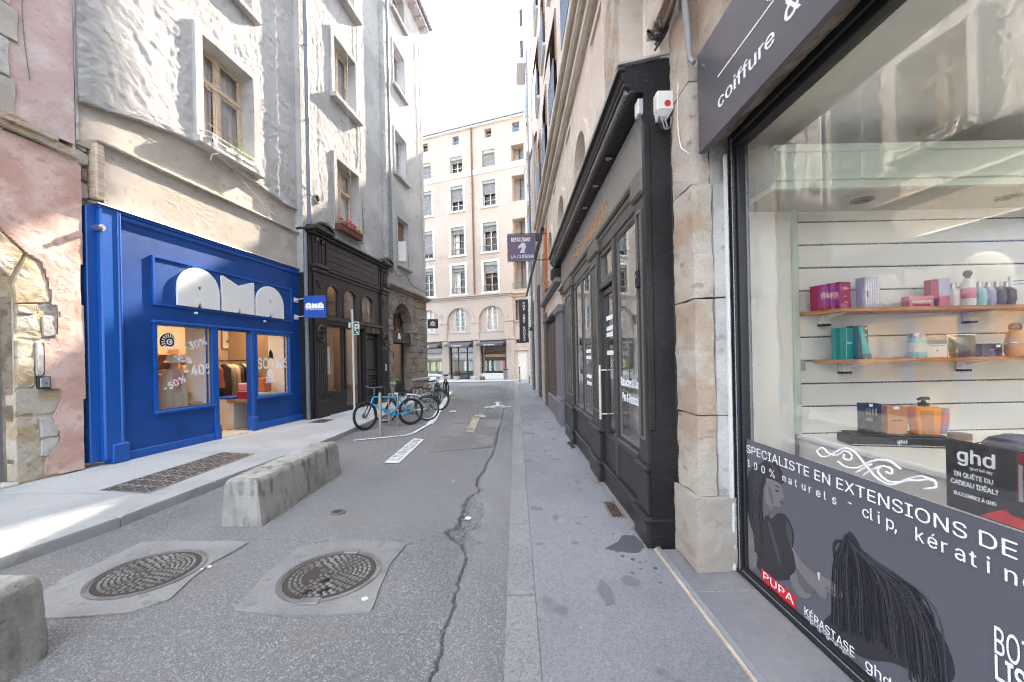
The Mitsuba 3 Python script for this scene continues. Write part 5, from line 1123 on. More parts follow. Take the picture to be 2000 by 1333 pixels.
def far_window(a, e, z0, z1, kind, i):
    if kind == 'attic':
        w = put(b + '__window', [bx(FA, a - .02, e + .02, -.33, -.29, z0 - .02, z1 + .02)], 'm_window_blue' if i % 2 else 'm_window_dark', label='small square attic window')
        put(w + '__frame', prism(FA, ring_poly(a, e, z0, z1, .05), -.3, -.24), 'm_window_wood')
        put(w + '__bar', bx(FA, a, e, -.3, -.25, (z0 + z1) / 2 - .015, (z0 + z1) / 2 + .015), 'm_window_wood')
        return
    if kind == 'loggia':
        w = put(b + '__window', [bx(FA, a - .02, e + .02, -.85, -.80, z0 - .02, z1 + .02)], 'm_cream_far', label='deep open loggia at the right end of the facade')
        put(w + '__lining', [bx(FA, a - .03, a, -.85, -.3, z0, z1), bx(FA, e, e + .03, -.85, -.3, z0, z1), bx(FA, a, e, -.85, -.3, z1, z1 + .03), bx(FA, a, e, -.85, -.3, z0 - .03, z0)], 'm_cream_far')
        put(w + '__door', [bx(FA, a + .42, e, -.80, -.76, z0, z1 - .1)], 'm_blue_shutter' if z0 > 12 else 'm_shutter_grey')
        put(w + '__post', bx(FA, a + .40, a + .44, -.8, -.66, z0, z1), 'm_coat_brown')
    else:
        w = put(b + '__window', [bx(FA, a - .02, e + .02, -.40, -.36, z0 - .02, z1 + .02)], 'm_window_dark')
        c = (a + e) / 2
        put(w + '__frame', [prism(FA, ring_poly(a, e, z0, z1, .05), -.32, -.26), bx(FA, c - .04, c + .04, -.32, -.255, z0, z1)] + [bx(FA, a, e, -.31, -.265, z, z + .03) for z in np.linspace(z0, z1, 4 if kind == 'top' else 5)[1:-1]], 'm_off_white' if i % 3 else 'm_window_wood')
        put(w + '__shutter_box', cbx(FA, a + .01, e - .01, -.25, -.06, z1 - .24, z1 - .005, .01), 'm_shutter_green')
        drop = {'top': (1.0, .95, .2), 'three': (1.0, .55, .45), 'two': (.8, .15, .22), 'one': (.3, .12, .12)}[kind][(i * 2 + (kind == 'two')) % 3]
        zb = z1 - .24 - drop * (z1 - .24 - z0)
        if z1 - .24 - zb > .12:
            sl = []
            for z in np.arange(zb, z1 - .24, .062): sl.append(hull(FA, [(a + .03, -.14, z), (e - .03, -.14, z), (a + .03, -.155, z + .055), (e - .03, -.155, z + .055), (a + .03, -.175, z + .05), (e - .03, -.175, z + .05)]))
            put(w + '__blind', sl, 'm_shutter_grey', kind='stuff')
        if kind == 'two' and not i % 2 or kind == 'one' and i % 2:
            put(w + '__curtain', [curtain(FA, a + .06, c - .05, -.35, z0, z1 - .2, .015, 3)], 'm_curtain_white', True)
    if kind in ('three', 'two', 'one'):
        put(w + '__surround', prism(FA, sbox(a - .16, z0 - .02, e + .16, z1 + .16).difference(sbox(a, z0 - .1, e, z1)), -.02, .03), 'm_off_white')
        put(w + '__sill', cbx(FA, a - .22, e + .22, -.2, .12, z0 - .14, z0, .015), 'm_off_white')
    if kind in ('two', 'one') or (kind == 'loggia' and z0 < 9):
        rb = [tube([FA.at(a - .04, .10, z), FA.at(e + .04, .10, z)], .016, 6) for z in (z0 + .04, z0 + .42)]
        rb += [tube([FA.at(s, .10, z0 + .04), FA.at(s, .10, z0 + .42)], .011, 5) for s in np.linspace(a - .03, e + .03, 12)]
        rb += [tube([FA.at(s, .0, z0 + .42), FA.at(s, .10, z0 + .42)], .012, 5) for s in (a - .03, e + .03)]
        put(w + '__railing', rb, 'm_rail_dark')
for i, o in enumerate(op):
    if o[0] < -9 and not -9.9 < (o[0] + o[1]) / 2 < -9: continue
    far_window(*o, i)
for o in op:
    if o[0] < -10: put(b + '__window', bx(FA, o[0] - .02, o[1] + .02, -.40, -.30, o[2] - .02, o[3] + .02), 'm_window_dark')
downpipe('drainpipe', FA, -2.88, .09, 6.46, 19.2, .06, 'thin brown drainpipe down the middle of the cream house', 'm_coat_brown', 3.0)
# arcade storey
AH = []
for c in COLS: AH.append(arch_poly(c - 1.04, c + 1.04, 3.70, 4.52, 1.04))
arc = sbox(T0, 3.04, .12, 6.12)
put(b + '__arcade_wall', prism(FA, arc.difference(unary_union(AH)), -.3, .02), 'm_cream_far', label='arcade storey with blind arches')
for i, c in enumerate(COLS):
    rec = arch_poly(c - 1.04, c + 1.04, 3.70, 4.52, 1.04)
    wh = arch_poly(c - .46, c + .46, 3.76, 5.25, .40)
    put(b + '__arch_panel', prism(FA, rec.difference(wh), -.3, -.12), 'm_cream_far')
    put(b + '__archivolt', prism(FA, arch_poly(c - 1.28, c + 1.28, 4.46, 4.52, 1.30).difference(arch_poly(c - 1.06, c + 1.06, 4.4, 4.52, 1.06)), 0, .06), 'm_cream_far')
    w = put(b + '__arched_window', prism(FA, wh, -.42, -.38), 'm_window_dark' if i % 2 else 'm_curtain_white', label='white arched window inside a blind arch')
    put(w + '__frame', [prism(FA, wh.difference(arch_poly(c - .38, c + .38, 3.84, 5.25, .33)), -.26, -.18), bx(FA, c - .06, c + .06, -.26, -.17, 3.8, 5.55)] + [prism(FA, sbox(c - .40, z, c + .40, z + .035).intersection(wh), -.25, -.19) for z in (4.15, 4.5, 4.85, 5.2)], 'm_white')
    put(w + '__pane', prism(FA, wh, -.225, -.2245), 'm_glass')
    put(w + '__railing', [tube([FA.at(c - .55, -.02, z), FA.at(c + .55, -.02, z)], .012, 5) for z in (3.82, 4.18)] + [tube([FA.at(s, -.02, 3.8), FA.at(s, -.02, 4.18)], .009, 4) for s in np.linspace(c - .55, c + .55, 11)], 'm_light_grey')
    put(b + '__sill_band', cbx(FA, c - 1.06, c + 1.06, -.2, .07, 3.62, 3.70, .015), 'm_cream_far')
for t in [-11.1, -8.4, -5.65, -2.93, -.19]:
    put(b + '__pier', [cbx(FA, t - .33, t + .33, -.1, .085, 3.12, 4.34, .015), cbx(FA, t - .38, t + .38, -.1, .13, 4.36, 4.48, .02), cbx(FA, t - .36, t + .36, -.1, .11, 4.20, 4.26, .01), cbx(FA, t - .36, t + .36, -.1, .11, 3.06, 3.16, .015)], 'm_cream_far')
put(b + '__right_bay', prism(FA, sbox(.12, .05, T1, 6.3).difference(unary_union([sbox(.34, .05, 1.14, 2.16), sbox(.26, 2.72, 1.1, 3.0), sbox(.24, 4.4, 1.1, 5.9)])), -.4, -.10), 'm_cream_far')
put(b + '__upper_opening', bx(FA, .2, 1.2, -.8, -.75, 4.3, 6.0), 'm_pier_stone'); put(b + '__upper_sill', cbx(FA, .16, 1.2, -.3, .02, 4.28, 4.40, .02), 'm_cream_far')
d = put(b + '__door', bx(FA, .30, 1.18, -.28, -.22, .05, 2.2), 'm_off_white', label='pale panelled street door right of the shops')
put(d + '__panel', [prism(FA, ring_poly(.44, 1.02, 1.02, 1.98, .05), -.22, -.19), prism(FA, ring_poly(.54, .92, 1.14, 1.86, .03), -.22, -.195), prism(FA, ring_poly(.44, 1.02, .2, .88, .05), -.22, -.19)], 'm_white')
put(d + '__lintel', cbx(FA, .24, 1.24, -.2, -.02, 2.18, 2.32, .02), 'm_grey_stone')
# ground floor: piers, shops, awnings
for t0, t1 in [(-11.4, -10.8), (-8.7, -8.1), (-5.82, -5.2), (-3.12, -2.55), (-.44, .12)]:
    p = put(b + '__shop_pier', cbx(FA, t0, t1, -.5, .03, .3, 3.02, .02), 'm_cream_far'); put(p + '__foot', cbx(FA, t0 - .03, t1 + .03, -.5, .07, .05, .36, .02), 'm_grey_stone')
put(b + '__lintel', bx(FA, T0, .12, -.6, -.02, 3.02, 3.06), 'm_cream_far')
GN = {'m_curtain_white': 'white', 'm_coat_cream': 'cream', 'm_lavender_box': 'lavender', 'm_navy': 'navy', 'm_leaf_green': 'green', 'm_pink_box': 'pink', 'm_coat_beige': 'beige', 'm_aqua': 'pale blue', 'm_white': 'bright white', 'm_leaf_yellow': 'yellow green'}
SH = [(-10.8, -8.7), (-8.1, -5.82), (-5.2, -3.12), (-2.55, -.44)]
for i, (a, e) in enumerate(SH):
    k = thing('arcade_shop', ['clothes shop under the arcade, hidden behind the corner house', 'clothes shop under the arcade, half hidden by the corner house', 'clothes shop with glazed door under the arcade', 'clothes shop with display window under the rightmost dark awning'][i], 'shop')
    door = i == 2
    put(k + '__frame', [prism(FA, ring_poly(a, e, .1, 2.62, .07), -.30, -.22)] + [bx(FA, a + (e - a) * q - .03, a + (e - a) * q + .03, -.3, -.21, .1, 2.6) for q in ((.33, .7) if door else ())] + [bx(FA, a, e, -.3, -.21, 2.12, 2.18)], 'm_dark_front')
    put(k + '__pane', fr_sheet(FA, a, e, -.26, .3, 2.6), 'm_glass')
    if not door: put(k + '__stall_riser', cbx(FA, a, e, -.4, -.12, .1, .54, .01), 'm_off_white')
    put(k + '__room', [bx(FA, a, e, -.88, -.86, .1, 2.7)], 'm_coat_brown' if i != 2 else 'm_grey_green')
    for q in range(9):
        s = a + (e - a) * (.1 + .09 * q)
        if door and q < 4: continue
        m = ['m_curtain_white', 'm_coat_cream', 'm_lavender_box', 'm_navy', 'm_leaf_green', 'm_pink_box', 'm_coat_beige', 'm_aqua', 'm_white'][(q * 4 + i * 3) % 9]
        if i == 1: m = ['m_leaf_green', 'm_leaf_yellow', 'm_curtain_white'][q % 3]
        put('hung_garment', blob(FA, [(.72, .09, .06, 0), (1.1, .10, .07, 0), (1.42, .09, .05, 0), (1.5, .02, .02, 0)], s, -.52, 12, .1, 5, q), m, 50, label=f'{GN[m]} garment hanging in the {["hidden leftmost", "half hidden left", "glazed door", "rightmost"][i]} shop window at the far end', cat='garment', group=f'{GN[m]} garments in the {["hidden", "left", "door", "right"][i]} far shop window')
    put(k + '__rail', tube([FA.at(a + .1, -.52, 1.53), FA.at(e - .1, -.52, 1.53)], .012, 5), 'm_black')
    put(k + '__display_plinth', cbx(FA, a + .2, e - .2, -.4, -.7, .54, .68, .01), 'm_black')
    put(k + '__lamp_box', cbx(FA, a + .2, e - .2, -.4, -.8, 1.75, 1.98, .02), 'm_box_card')
    aw = thing('awning', ['dark awning of the hidden shop', 'dark awning behind the corner house', 'dark awning over the glazed shop door', 'dark awning over the rightmost shop window'][i], 'awning')
    put(aw + '__canopy', hull(FA, [(a, -.15, 2.98), (e, -.15, 2.98), (a, .72, 2.74), (e, .72, 2.74), (a, -.15, 2.94), (e, -.15, 2.94), (a, .72, 2.72), (e, .72, 2.72)]), 'm_sign_grey')
    put(aw + '__valance', [bx(FA, a, e, .715, .73, 2.56, 2.74)], 'm_sign_grey')
    put(aw + '__arm', [tube([FA.at(s, -.2, 2.5), FA.at(s, .7, 2.72)], .015, 5) for s in (a + .05, e - .05)], 'm_black')
    put(aw + '__lettering', text(FA, (a + e) / 2 - .42, 2.61, .73, 'POP AND SHOES', .085, .004, True, width=.84), 'm_lettering')
k = thing('litter_bin', 'dark grey litter bin standing by the pier right of the awnings', 'bin')
c = FA.at(-.36, .45, 0)
put(k + '__body', lathe([(.001, .1), (.12, .1), (.14, .15), (.15, .80), (.13, .92), (.001, .95)], 16, (c[0], c[1], 0)), 'm_pipe_grey', 40); put(k + '__lid', lathe([(.16, .80), (.165, .84), (.16, .87)], 16, (c[0], c[1], 0)), 'm_black')
for t, n, w, m, lab in ((-4.1, .9, .45, 'm_pier_stone', 'low stone block on the far pavement before the glazed shop door'), (-1.95, 1.0, .3, 'm_coat_brown', 'small brown stone block on the far pavement between the awnings'), (-2.75, .75, .5, 'm_grey_stone', 'pale stone step at the foot of the middle pier')):
    put('stone_block', cbx(FA, t - w / 2, t + w / 2, n - .15, n + .15, .08, .36, .03), m, label=lab, cat='stone block')
for x, y, hgt, lab in ((.479, 25.35, .95, 'thin black bollard on the right pavement before the pale door'), (1.02, 23.9, .45, 'short black bollard at the foot of the right wall')):
    k = thing('bollard', lab, 'bollard'); put(k + '__post', lathe([(.035, .08), (.035, .08 + hgt), (.045, .1 + hgt), (.03, .13 + hgt), (.001, .14 + hgt)], 12, (x, y, 0)), 'm_black', 50); put(k + '__base', lathe([(.06, .08), (.06, .12), (.036, .14)], 12, (x, y, 0)), 'm_black')
# ================================================================ right side
tex('course_stone', blot((.44, .38, .305), (.50, .445, .37), (.33, .275, .21), 1.6, 9, 60), .9)
# ---- cream arcaded house over the black shopfront
b = thing('arcaded_house', 'cream house with arched windows and a heavy string course above the black tailor shop', 'building')
XW = 1.19
ARCH = [(3.22, 4.18, 4.15, 5.10), (5.86, 6.98, 3.9, 4.62), (8.30, 9.42, 3.9, 4.62), (10.75, 11.87, 3.9, 4.62), (13.2, 14.32, 3.9, 4.62)]
AP = [arch_poly(*a) for a in ARCH]
put(b + '__arcade_wall', prism(G, sbox(3.075, 3.3, 15.2, 6.15).difference(unary_union(AP)), XW, XW + .5), 'm_cream_right', label='cream wall with arched windows')
for i, (a, p) in enumerate(zip(ARCH, AP)):
    w = put(b + '__arched_window', prism(G, p, XW + .42, XW + .46), 'm_window_dark')
    c, hw = (a[0] + a[1]) / 2, (a[1] - a[0]) / 2
    put(w + '__frame', [prism(G, p.difference(arch_poly(a[0] + .07, a[1] - .07, a[2] + .07, a[3], hw - .07)), XW + .26, XW + .34), bx(G, c - .04, c + .04, XW + .25, XW + .33, a[2], a[3] + hw)], 'm_grey_green' if i else 'm_white_paint')
    put(w + '__pane', prism(G, p, XW + .3, XW + .3005), 'm_glass')
    o = .42 if i == 0 else .16
    put(w + '__archivolt', prism(G, arch_poly(a[0] - o, a[1] + o, a[2], a[3], hw + o).difference(arch_poly(a[0], a[1], a[2] - .1, a[3])), XW - .045, XW + .01), 'm_cream_right' if i else 'm_pier_stone')
for c in (5.1, 7.6, 10.05, 12.5, 14.7):
    put(b + '__wall_panel', [prism(G, ring_poly(c - .42, c + .42, 4.2, 5.95, .07), XW - .035, XW + .01), bx(G, c - .5, c + .5, XW - .02, XW + .01, 4.0, 4.12)], 'm_cream_right')
put(b + '__string_course', [cbx(G, 3.075, 15.2, .93, 1.4, 6.5, 6.66, .03), cbx(G, 3.075, 15.2, 1.0, 1.4, 6.34, 6.5, .04), cbx(G, 3.075, 15.2, 1.08, 1.4, 6.12, 6.34, .05)], 'm_course_stone', label='heavy weathered stone string course')
XU = 1.14
flat('window_brown', (.30, .205, .13), .7)
def upper_wall(b, y0, y1, z0, z1, cols, floors, X, plan=None):
    hs = [(c - .5, c + .5, z, z + 2.0) for c in cols for z in floors]
    put(b + '__wall', prism(G, sbox(y0, z0, y1, z1).difference(unary_union([sbox(h[0], h[2], h[1], h[3]) for h in hs])), X, X + .4), 'm_pink_upper')
    plan = plan or sbox(X, y0, X + 8, y1)
    put(b + '__core', slab(plan.intersection(sbox(X + .41, y0, X + 9, y1)), .1, z1 - .1), 'm_pink_upper')
    put(b + '__roof', slab(plan, z1 - .1, z1), 'm_roof_tile')
    for i, h in enumerate(hs):
        r = random.Random(int(h[0] * 10 + h[2]))
        w = put(b + '__window', bx(G, h[0], h[1], X + .36, X + .4, h[2], h[3]), 'm_window_dark')
        put(w + '__reveal', [bx(G, h[0], h[0] + .04, X + .01, X + .36, h[2], h[3]), bx(G, h[1] - .04, h[1], X + .01, X + .36, h[2], h[3])], 'm_coat_brown')
        put(w + '__frame', [prism(G, ring_poly(h[0], h[1], h[2], h[3], .07), X + .26, X + .34), bx(G, (h[0] + h[1]) / 2 - .04, (h[0] + h[1]) / 2 + .04, X + .26, X + .34, h[2], h[3])], 'm_white_paint')
        rl_ = [tube([np.array([X - .085, h[0] - .04, h[2] + q]), np.array([X - .085, h[1] + .04, h[2] + q])], .014, 5) for q in (.06, .34, .64, .92)] + [tube([np.array([X - .085, y, h[2] + .05]), np.array([X - .085, y, h[2] + .93])], .012, 5) for y in np.linspace(h[0] - .04, h[1] + .04, 16)]
        put(w + '__railing', rl_, 'm_blue_shutter')
        put(w + '__timber_frame', prism(G, sbox(h[0] - .05, h[2] + .9, h[1] + .05, h[3] + .05).difference(sbox(h[0] + .03, h[2], h[1] - .03, h[3] - .03)), X - .035, X + .05), 'm_window_brown')
        if r.random() < .6:
            e = .14 + .10 * r.random()
            put(w + '__sun_blind', hull(G, [(h[0] - .02, X - .04, h[3] - .05), (h[1] + .02, X - .04, h[3] - .05), (h[0] - .02, X - e, h[2] + 1.05), (h[1] + .02, X - e, h[2] + 1.05), (h[0] - .02, X - .04, h[3] - .08), (h[1] + .02, X - .04, h[3] - .08), (h[0] - .02, X - e, h[2] + 1.0), (h[1] + .02, X - e, h[2] + 1.0)]), 'm_zinc')
        put(w + '__sill', cbx(G, h[0] - .12, h[1] + .12, X - .09, X + .1, h[2] - .1, h[2], .015), 'm_off_white')
upper_wall(b, 3.075, 15.2, 6.66, 19.1, (4.5, 6.95, 9.4, 11.85, 14.1), (7.35, 10.55, 13.6, 16.4), XU)
put(b + '__gable_wall', bx(G, 3.06, 3.074, XW, 1.6, 3.9, 19.1), 'm_cream_right')
# low link, added so sun reaches the left pavement, and the next house
k = thing('link_house', 'added low grey house leaving a sun gap beside the last house on the right', 'building')
put(k + '__wall', hull(G, [(y, x, z) for y, zt in ((15.22, 10.2), (20.18, 11.7)) for x in (1.14, 9) for z in (.1, zt)]), 'm_pier_stone'); put(k + '__roof', hull(G, [(y, x, z) for y, zt in ((15.2, 10.2), (20.2, 11.7)) for x in (1.08, 9) for z in (zt, zt + .1)]), 'm_roof_tile')
b2 = thing('last_house', 'last house on the right before the cross street with a jutting top storey', 'building')
WEDGE = Polygon([(1.12, 20.21), (1.12, 23.9), (2.6, 23.9), (1.54, 21.1), (1.5, 20.21)])  # plan narrowed to a wedge so the sun passes behind the facade
upper_wall(b2, 20.21, 23.9, 4.4, 18.2, (21.1, 22.9), (5.4, 8.2, 11.2, 14.6), 1.12, WEDGE)
put(b2 + '__gable_wall', bx(G, 20.19, 20.21, 1.12, 1.5, 4.4, 18.2), 'm_pink_upper')
put(b2 + '__ground_wall', bx(G, 20.21, 23.9, 1.12, 1.6, .1, 4.4), 'm_pier_stone')
put(b2 + '__end_wall', bx(G, 23.9, 23.98, 1.12, 2.6, .1, 18.2), 'm_pink_upper')
put(b2 + '__top_storey', [bx(G, 22.3, 24.1, .60, 3, 18.2, 24.2)], 'm_light_grey', label='pale grey jutting top storey with three narrow windows')
for z in (18.45, 20.2, 21.9):
    w = put(b2 + '__top_window', bx(W, .80, 1.0, -22.31, -22.27, z, z + 1.0), 'm_window_dark'); put(w + '__frame', prism(W, ring_poly(.78, 1.02, z - .03, z + 1.03, .04), -22.3, -22.25), 'm_off_white')
# ground floor beyond the tailor: shop with grey pilaster, restaurant front, stone piers
b3 = thing('grey_shopfront', 'grey painted shopfront with panelled pilasters just past the black tailor shop', 'shopfront')
for y0, y1 in ((8.72, 9.62),):
    put(b3 + '__pilaster', [cbx(G, y0, y1, 1.07, 1.4, .62, 2.72, .02), cbx(G, y0 - .05, y1 + .05, 1.03, 1.4, .1, .62, .02), cbx(G, y0 - .06, y1 + .06, 1.02, 1.4, 2.60, 2.74, .03), cbx(G, y0 - .03, y1 + .03, 1.05, 1.4, .62, .70, .015)], 'm_slate_paint')
flat('slate_paint', (.16, .155, .165), .55)
flat('brown_paint', (.095, .065, .055), .55)
put(b3 + '__pilaster', [cbx(G, 12.2, 12.9, 1.05, 1.4, .1, 3.0, .02)], 'm_brown_paint')
for y in (9.75, 10.6, 11.4):
    put(b3 + '__door_leaf', [cbx(G, y, y + .75, 1.16, 1.3, .25, 2.6, .02), cbx(G, y + .12, y + .63, 1.13, 1.2, .9, 2.4, .02), cbx(G, y + .12, y + .63, 1.13, 1.2, .3, .8, .02)], 'm_brown_paint')
put(b3 + '__plinth', cbx(G, 9.65, 12.2, 1.08, 1.4, .1, .55, .015), 'm_slate_paint')
put(b3 + '__fascia', [cbx(G, 8.66, 12.9, 1.10, 1.4, 2.74, 3.25, .02)], 'm_cream_right')
put(b3 + '__cornice', [cbx(G, 8.66, 13.0, .96, 1.4, 3.25, 3.36, .02), cbx(G, 8.66, 13.0, 1.02, 1.4, 2.70, 2.78, .02)], 'm_slate_paint')
put(b3 + '__bracket', [cbx(G, 8.9, 9.2, .92, 1.4, 3.36, 3.62, .04), cbx(G, 9.2, 13.0, 1.02, 1.4, 3.36, 3.5, .02)], 'm_dark_trim')
put(b3 + '__back_wall', bx(G, 8.6, 16.6, 1.3, 1.7, .1, 3.4), 'm_pier_stone')
put(b3 + '__orange_wall', bx(G, 12.5, 13.2, 1.12, 1.3, 3.8, 5.7), 'm_orange_wall', label='orange painted wall strip above the grey shopfront')
k = thing('restaurant_facade', 'row of stone piers and a dark gutter further down the right side', 'shopfront')
put(k + '__gutter', tube([np.array([.80, 9.6, 4.72]), np.array([.76, 19.0, 4.6])], .05, 8), 'm_dark_front', True)
for i, y in enumerate(np.arange(13.0, 23.7, 1.05)):
    put(k + '__pier', cbx(G, y, y + .62, 1.06 + .03 * (i % 2), 1.4, .1, 4.4, .02), ['m_pier_stone', 'm_grey_stone', 'm_brown_paint', 'm_cream_right'][i % 4])
    put(k + '__bay', cbx(G, y + .62, y + 1.05, 1.18, 1.4, .5, 3.4, .02), 'm_dark_front')
for y, x in ((15.5, 1.0), (18.6, .98), (21.8, 1.0)):
    downpipe('drainpipe', G, y, x, .12, 16, .05, ['pale drainpipe beyond the restaurant sign', 'grey drainpipe above the tall vertical sign', 'last drainpipe on the right before the corner'][[15.5, 18.6, 21.8].index(y)], ['m_light_grey', 'm_pipe_grey', 'm_cream'][[15.5, 18.6, 21.8].index(y)])
k = thing('wall_lamp', 'small black lamp arm projecting from the right wall below the vertical sign', 'wall lamp')
put(k + '__arm', tube([(1.12, 17.5, 3.05), (.95, 17.5, 3.1), (.86, 17.5, 2.95)], .02, 6), 'm_black'); put(k + '__head', lathe([(.001, 0), (.10, 0), (.07, .12), (.001, .16)], 12, (.86, 17.5, 2.82)), 'm_black', 40)
# hanging signs
k = thing('restaurant_sign', 'purple and blue restaurant sign with a white horse head hanging over the street', 'sign')
Rs = Fr((0, 12.2), (1, 0), (0, -1))
tex('sign_print', blot((.10, .085, .16), (.15, .062, .075), (.09, .07, .08), 1.2, 5, 30, .45, .58, .1), .45)
put(k + '__board', cbx(Rs, -.06, .785, -.02, .02, 4.60, 5.385, .006), 'm_sign_print')
put(k + '__frame', prism(Rs, ring_poly(-.075, .80, 4.585, 5.40, .03), -.028, .028), 'm_mid_grey')
put(k + '__lettering', text(Rs, .04, 5.19, .02, 'RESTAURANT', .115, .004, True, width=.60), 'm_lettering'); put(k + '__lettering', text(Rs, .03, 4.68, .02, 'LA CUISINE', .10, .004, False, width=.70), 'm_lettering')
hd = Polygon([(.30, 4.84), (.47, 4.84), (.45, 4.92), (.50, 5.02), (.48, 5.12), (.43, 5.16), (.37, 5.14), (.28, 5.06), (.25, 5.0), (.28, 4.97), (.36, 5.02), (.38, 4.98)])
put(k + '__emblem', prism(Rs, hd, .02, .026), 'm_lettering_grey')
put(k + '__arm', [tube([(-.06, 12.2, 5.43), (1.15, 12.2, 5.43)], .014, 6), tube([(.78, 12.2, 4.62), (1.15, 12.2, 4.62)], .014, 6)], 'm_black')
put(k + '__lamp', cbx(Rs, .80, 1.0, -.05, .06, 5.20, 5.42, .02), 'm_black')
k = thing('vertical_sign', 'tall narrow black sign with white letters running down it', 'sign')
Ps = Fr((0, 23.0), (1, 0), (0, -1))
put(k + '__board', cbx(Ps, .465, 1.04, -.08, .08, 2.52, 5.01, .01), 'm_black')
lt = []
z = 4.72
for ch in 'POP AND SHOES':
    if ch != ' ':
        m = meshkit.text_mesh(ch, .135, .006, True); v = np.array(m.vertices); v[:, 0] -= (v[:, 0].max() + v[:, 0].min()) / 2
        lt.append((Ps.at(.745 + v[:, 0], .08 + v[:, 2], z + v[:, 1]), np.array(m.faces)))
    z -= .175
put(k + '__lettering', lt, 'm_lettering')
put(k + '__arm', [tube([(.9, 23.0, zz), (1.2, 23.0, zz)], .025, 6) for zz in (4.8, 2.8)], 'm_black')

# ---- black tailor shop
b = thing('tailor_shopfront', 'black painted tailor shopfront with a deep dentilled cornice and large panes', 'shopfront')
put(b + '__end_panel', [bx(G, 3.07, 3.12, 1.06, 1.30, .1, 3.70), cbx(G, 3.055, 3.10, 1.255, 1.30, .60, 3.66, .008), cbx(G, 3.05, 3.11, 1.048, 1.10, 1.02, 3.4, .008)], 'm_black_paint', label='black painted side panel facing the hair salon')
def pilaster(y0, y1, z1, label=None):
    p = put(b + '__pilaster', [cbx(G, y0, y1, 1.06, 1.3, .72, z1, .012)], 'm_dark_trim', label=label)
    put(p + '__panel', [prism(G, ring_poly(y0 + .05, y1 - .05, .92, z1 - .12, .02), 1.048, 1.07)], 'm_taupe')
    put(p + '__pedestal', [cbx(G, y0 - .03, y1 + .03, 1.04, 1.3, .34, .70, .01), cbx(G, y0 - .045, y1 + .045, 1.015, 1.3, .68, .735, .018)], 'm_dark_front')
    put(p + '__base', [cbx(G, y0 - .05, y1 + .05, 1.02, 1.3, .1, .31, .012), cbx(G, y0 - .065, y1 + .065, 1.0, 1.3, .29, .345, .02)], 'm_dark_front')
    put(p + '__capital', [cbx(G, y0 - .03, y1 + .03, 1.03, 1.3, z1 - .02, z1 + .16, .02)], 'm_taupe')
    return p
pilaster(3.13, 3.36, 2.90, 'nearest pilaster of the tailor shopfront with a sunk panel')
pilaster(4.80, 5.30, 2.88)
pilaster(6.90, 7.75, 2.86)
put(b + '__fascia', bx(G, 3.12, 8.6, 1.10, 1.3, 3.06, 3.62), 'm_grey_green', label='grey green fascia board with faded gold letters')
put(b + '__lettering', text(G, 7.0, 3.20, 1.10, 'Atelier Couturiers', .21, .006, flip=True, width=2.6), 'm_gold')
put(b + '__fascia_moulding', [cbx(G, 3.10, 8.6, 1.03, 1.2, 3.02, 3.08, .015), cbx(G, 3.12, 8.6, 1.06, 1.2, 2.96, 3.02, .015)], 'm_taupe')
put(b + '__head_rail', [cbx(G, 3.3, 4.9, 1.075, 1.25, 2.84, 2.97, .012), cbx(G, 5.22, 7.05, 1.075, 1.25, 2.82, 2.96, .012)], 'm_dark_trim')
# cornice
put(b + '__cornice', [hull(G, [(3.07, 1.3, 3.64), (3.07, .98, 3.64), (3.07, .94, 3.70), (3.07, .90, 3.74), (3.07, .885, 3.82), (3.07, 1.3, 3.92), (8.9, 1.3, 3.60), (8.9, .98, 3.60), (8.9, .94, 3.66), (8.9, .90, 3.70), (8.9, .885, 3.78), (8.9, 1.3, 3.88)])], 'm_black_paint', label='deep black cornice over the tailor shop')
put(b + '__cornice_lip', [cbx(G, 3.05, 8.95, .86, .92, 3.80, 3.83, .006), cbx(G, 3.07, 8.9, .905, .96, 3.69, 3.715, .006), cbx(G, 3.07, 8.9, .955, .99, 3.635, 3.66, .006)], 'm_dark_trim')
put(b + '__cornice_flashing', hull(G, [(3.04, 1.32, 3.93), (3.04, .86, 3.835), (8.95, 1.32, 3.89), (8.95, .86, 3.835), (3.04, 1.32, 3.95), (3.04, .86, 3.85), (8.95, 1.32, 3.91), (8.95, .86, 3.85)]), 'm_grey_stone')
put(b + '__dentils', [bx(G, y, y + .028, .925, .96, 3.655, 3.695) for y in np.arange(3.12, 8.85, .056)], 'm_galvanised', kind='stuff')
for y, t in zip((4.06, 4.7, 5.385, 5.92, 6.57, 7.22), ('nearest', 'second', 'third', 'fourth', 'fifth', 'farthest')):
    put('recessed_spotlight', lathe([(.032, .0), (.036, -.006), (.02, -.008), (.001, -.004)], 12, (1.03, y, 3.628)), 'm_steel', 50, label=f'{t} small round spotlight under the black cornice', cat='spotlight', group='spotlights under the black cornice')
# windows and door
def tailor_window(y0, y1, z0, z1, label=None):
    w = put(b + '__window', [prism(G, ring_poly(y0, y1, z0, z1, .04), 1.09, 1.16), cbx(G, y0, y1, 1.055, 1.2, z0 - .05, z0 + .02, .015)], 'm_dark_trim', label=label)
    put(w + '__bead', prism(G, ring_poly(y0 + .04, y1 - .04, z0 + .04, z1 - .04, .015), 1.096, 1.12), 'm_taupe')
    put(w + '__pane', fr_sheet(G, y0 + .04, y1 - .04, 1.108, z0 + .04, z1 - .04), 'm_glass')
    return w
tailor_window(3.40, 4.10, .75, 2.84, 'tall pane nearest the hair salon')
d = put(b + '__door', [prism(G, ring_poly(4.22, 4.80, .16, 2.38, .06), 1.105, 1.16), cbx(G, 4.12, 4.82, 1.07, 1.2, 2.40, 2.48, .012), bx(G, 4.22, 4.80, 1.105, 1.16, .16, .70), cbx(G, 4.10, 4.21, 1.075, 1.2, .34, 2.84, .01)], 'm_dark_trim', label='black glazed door with a long pale bar handle')
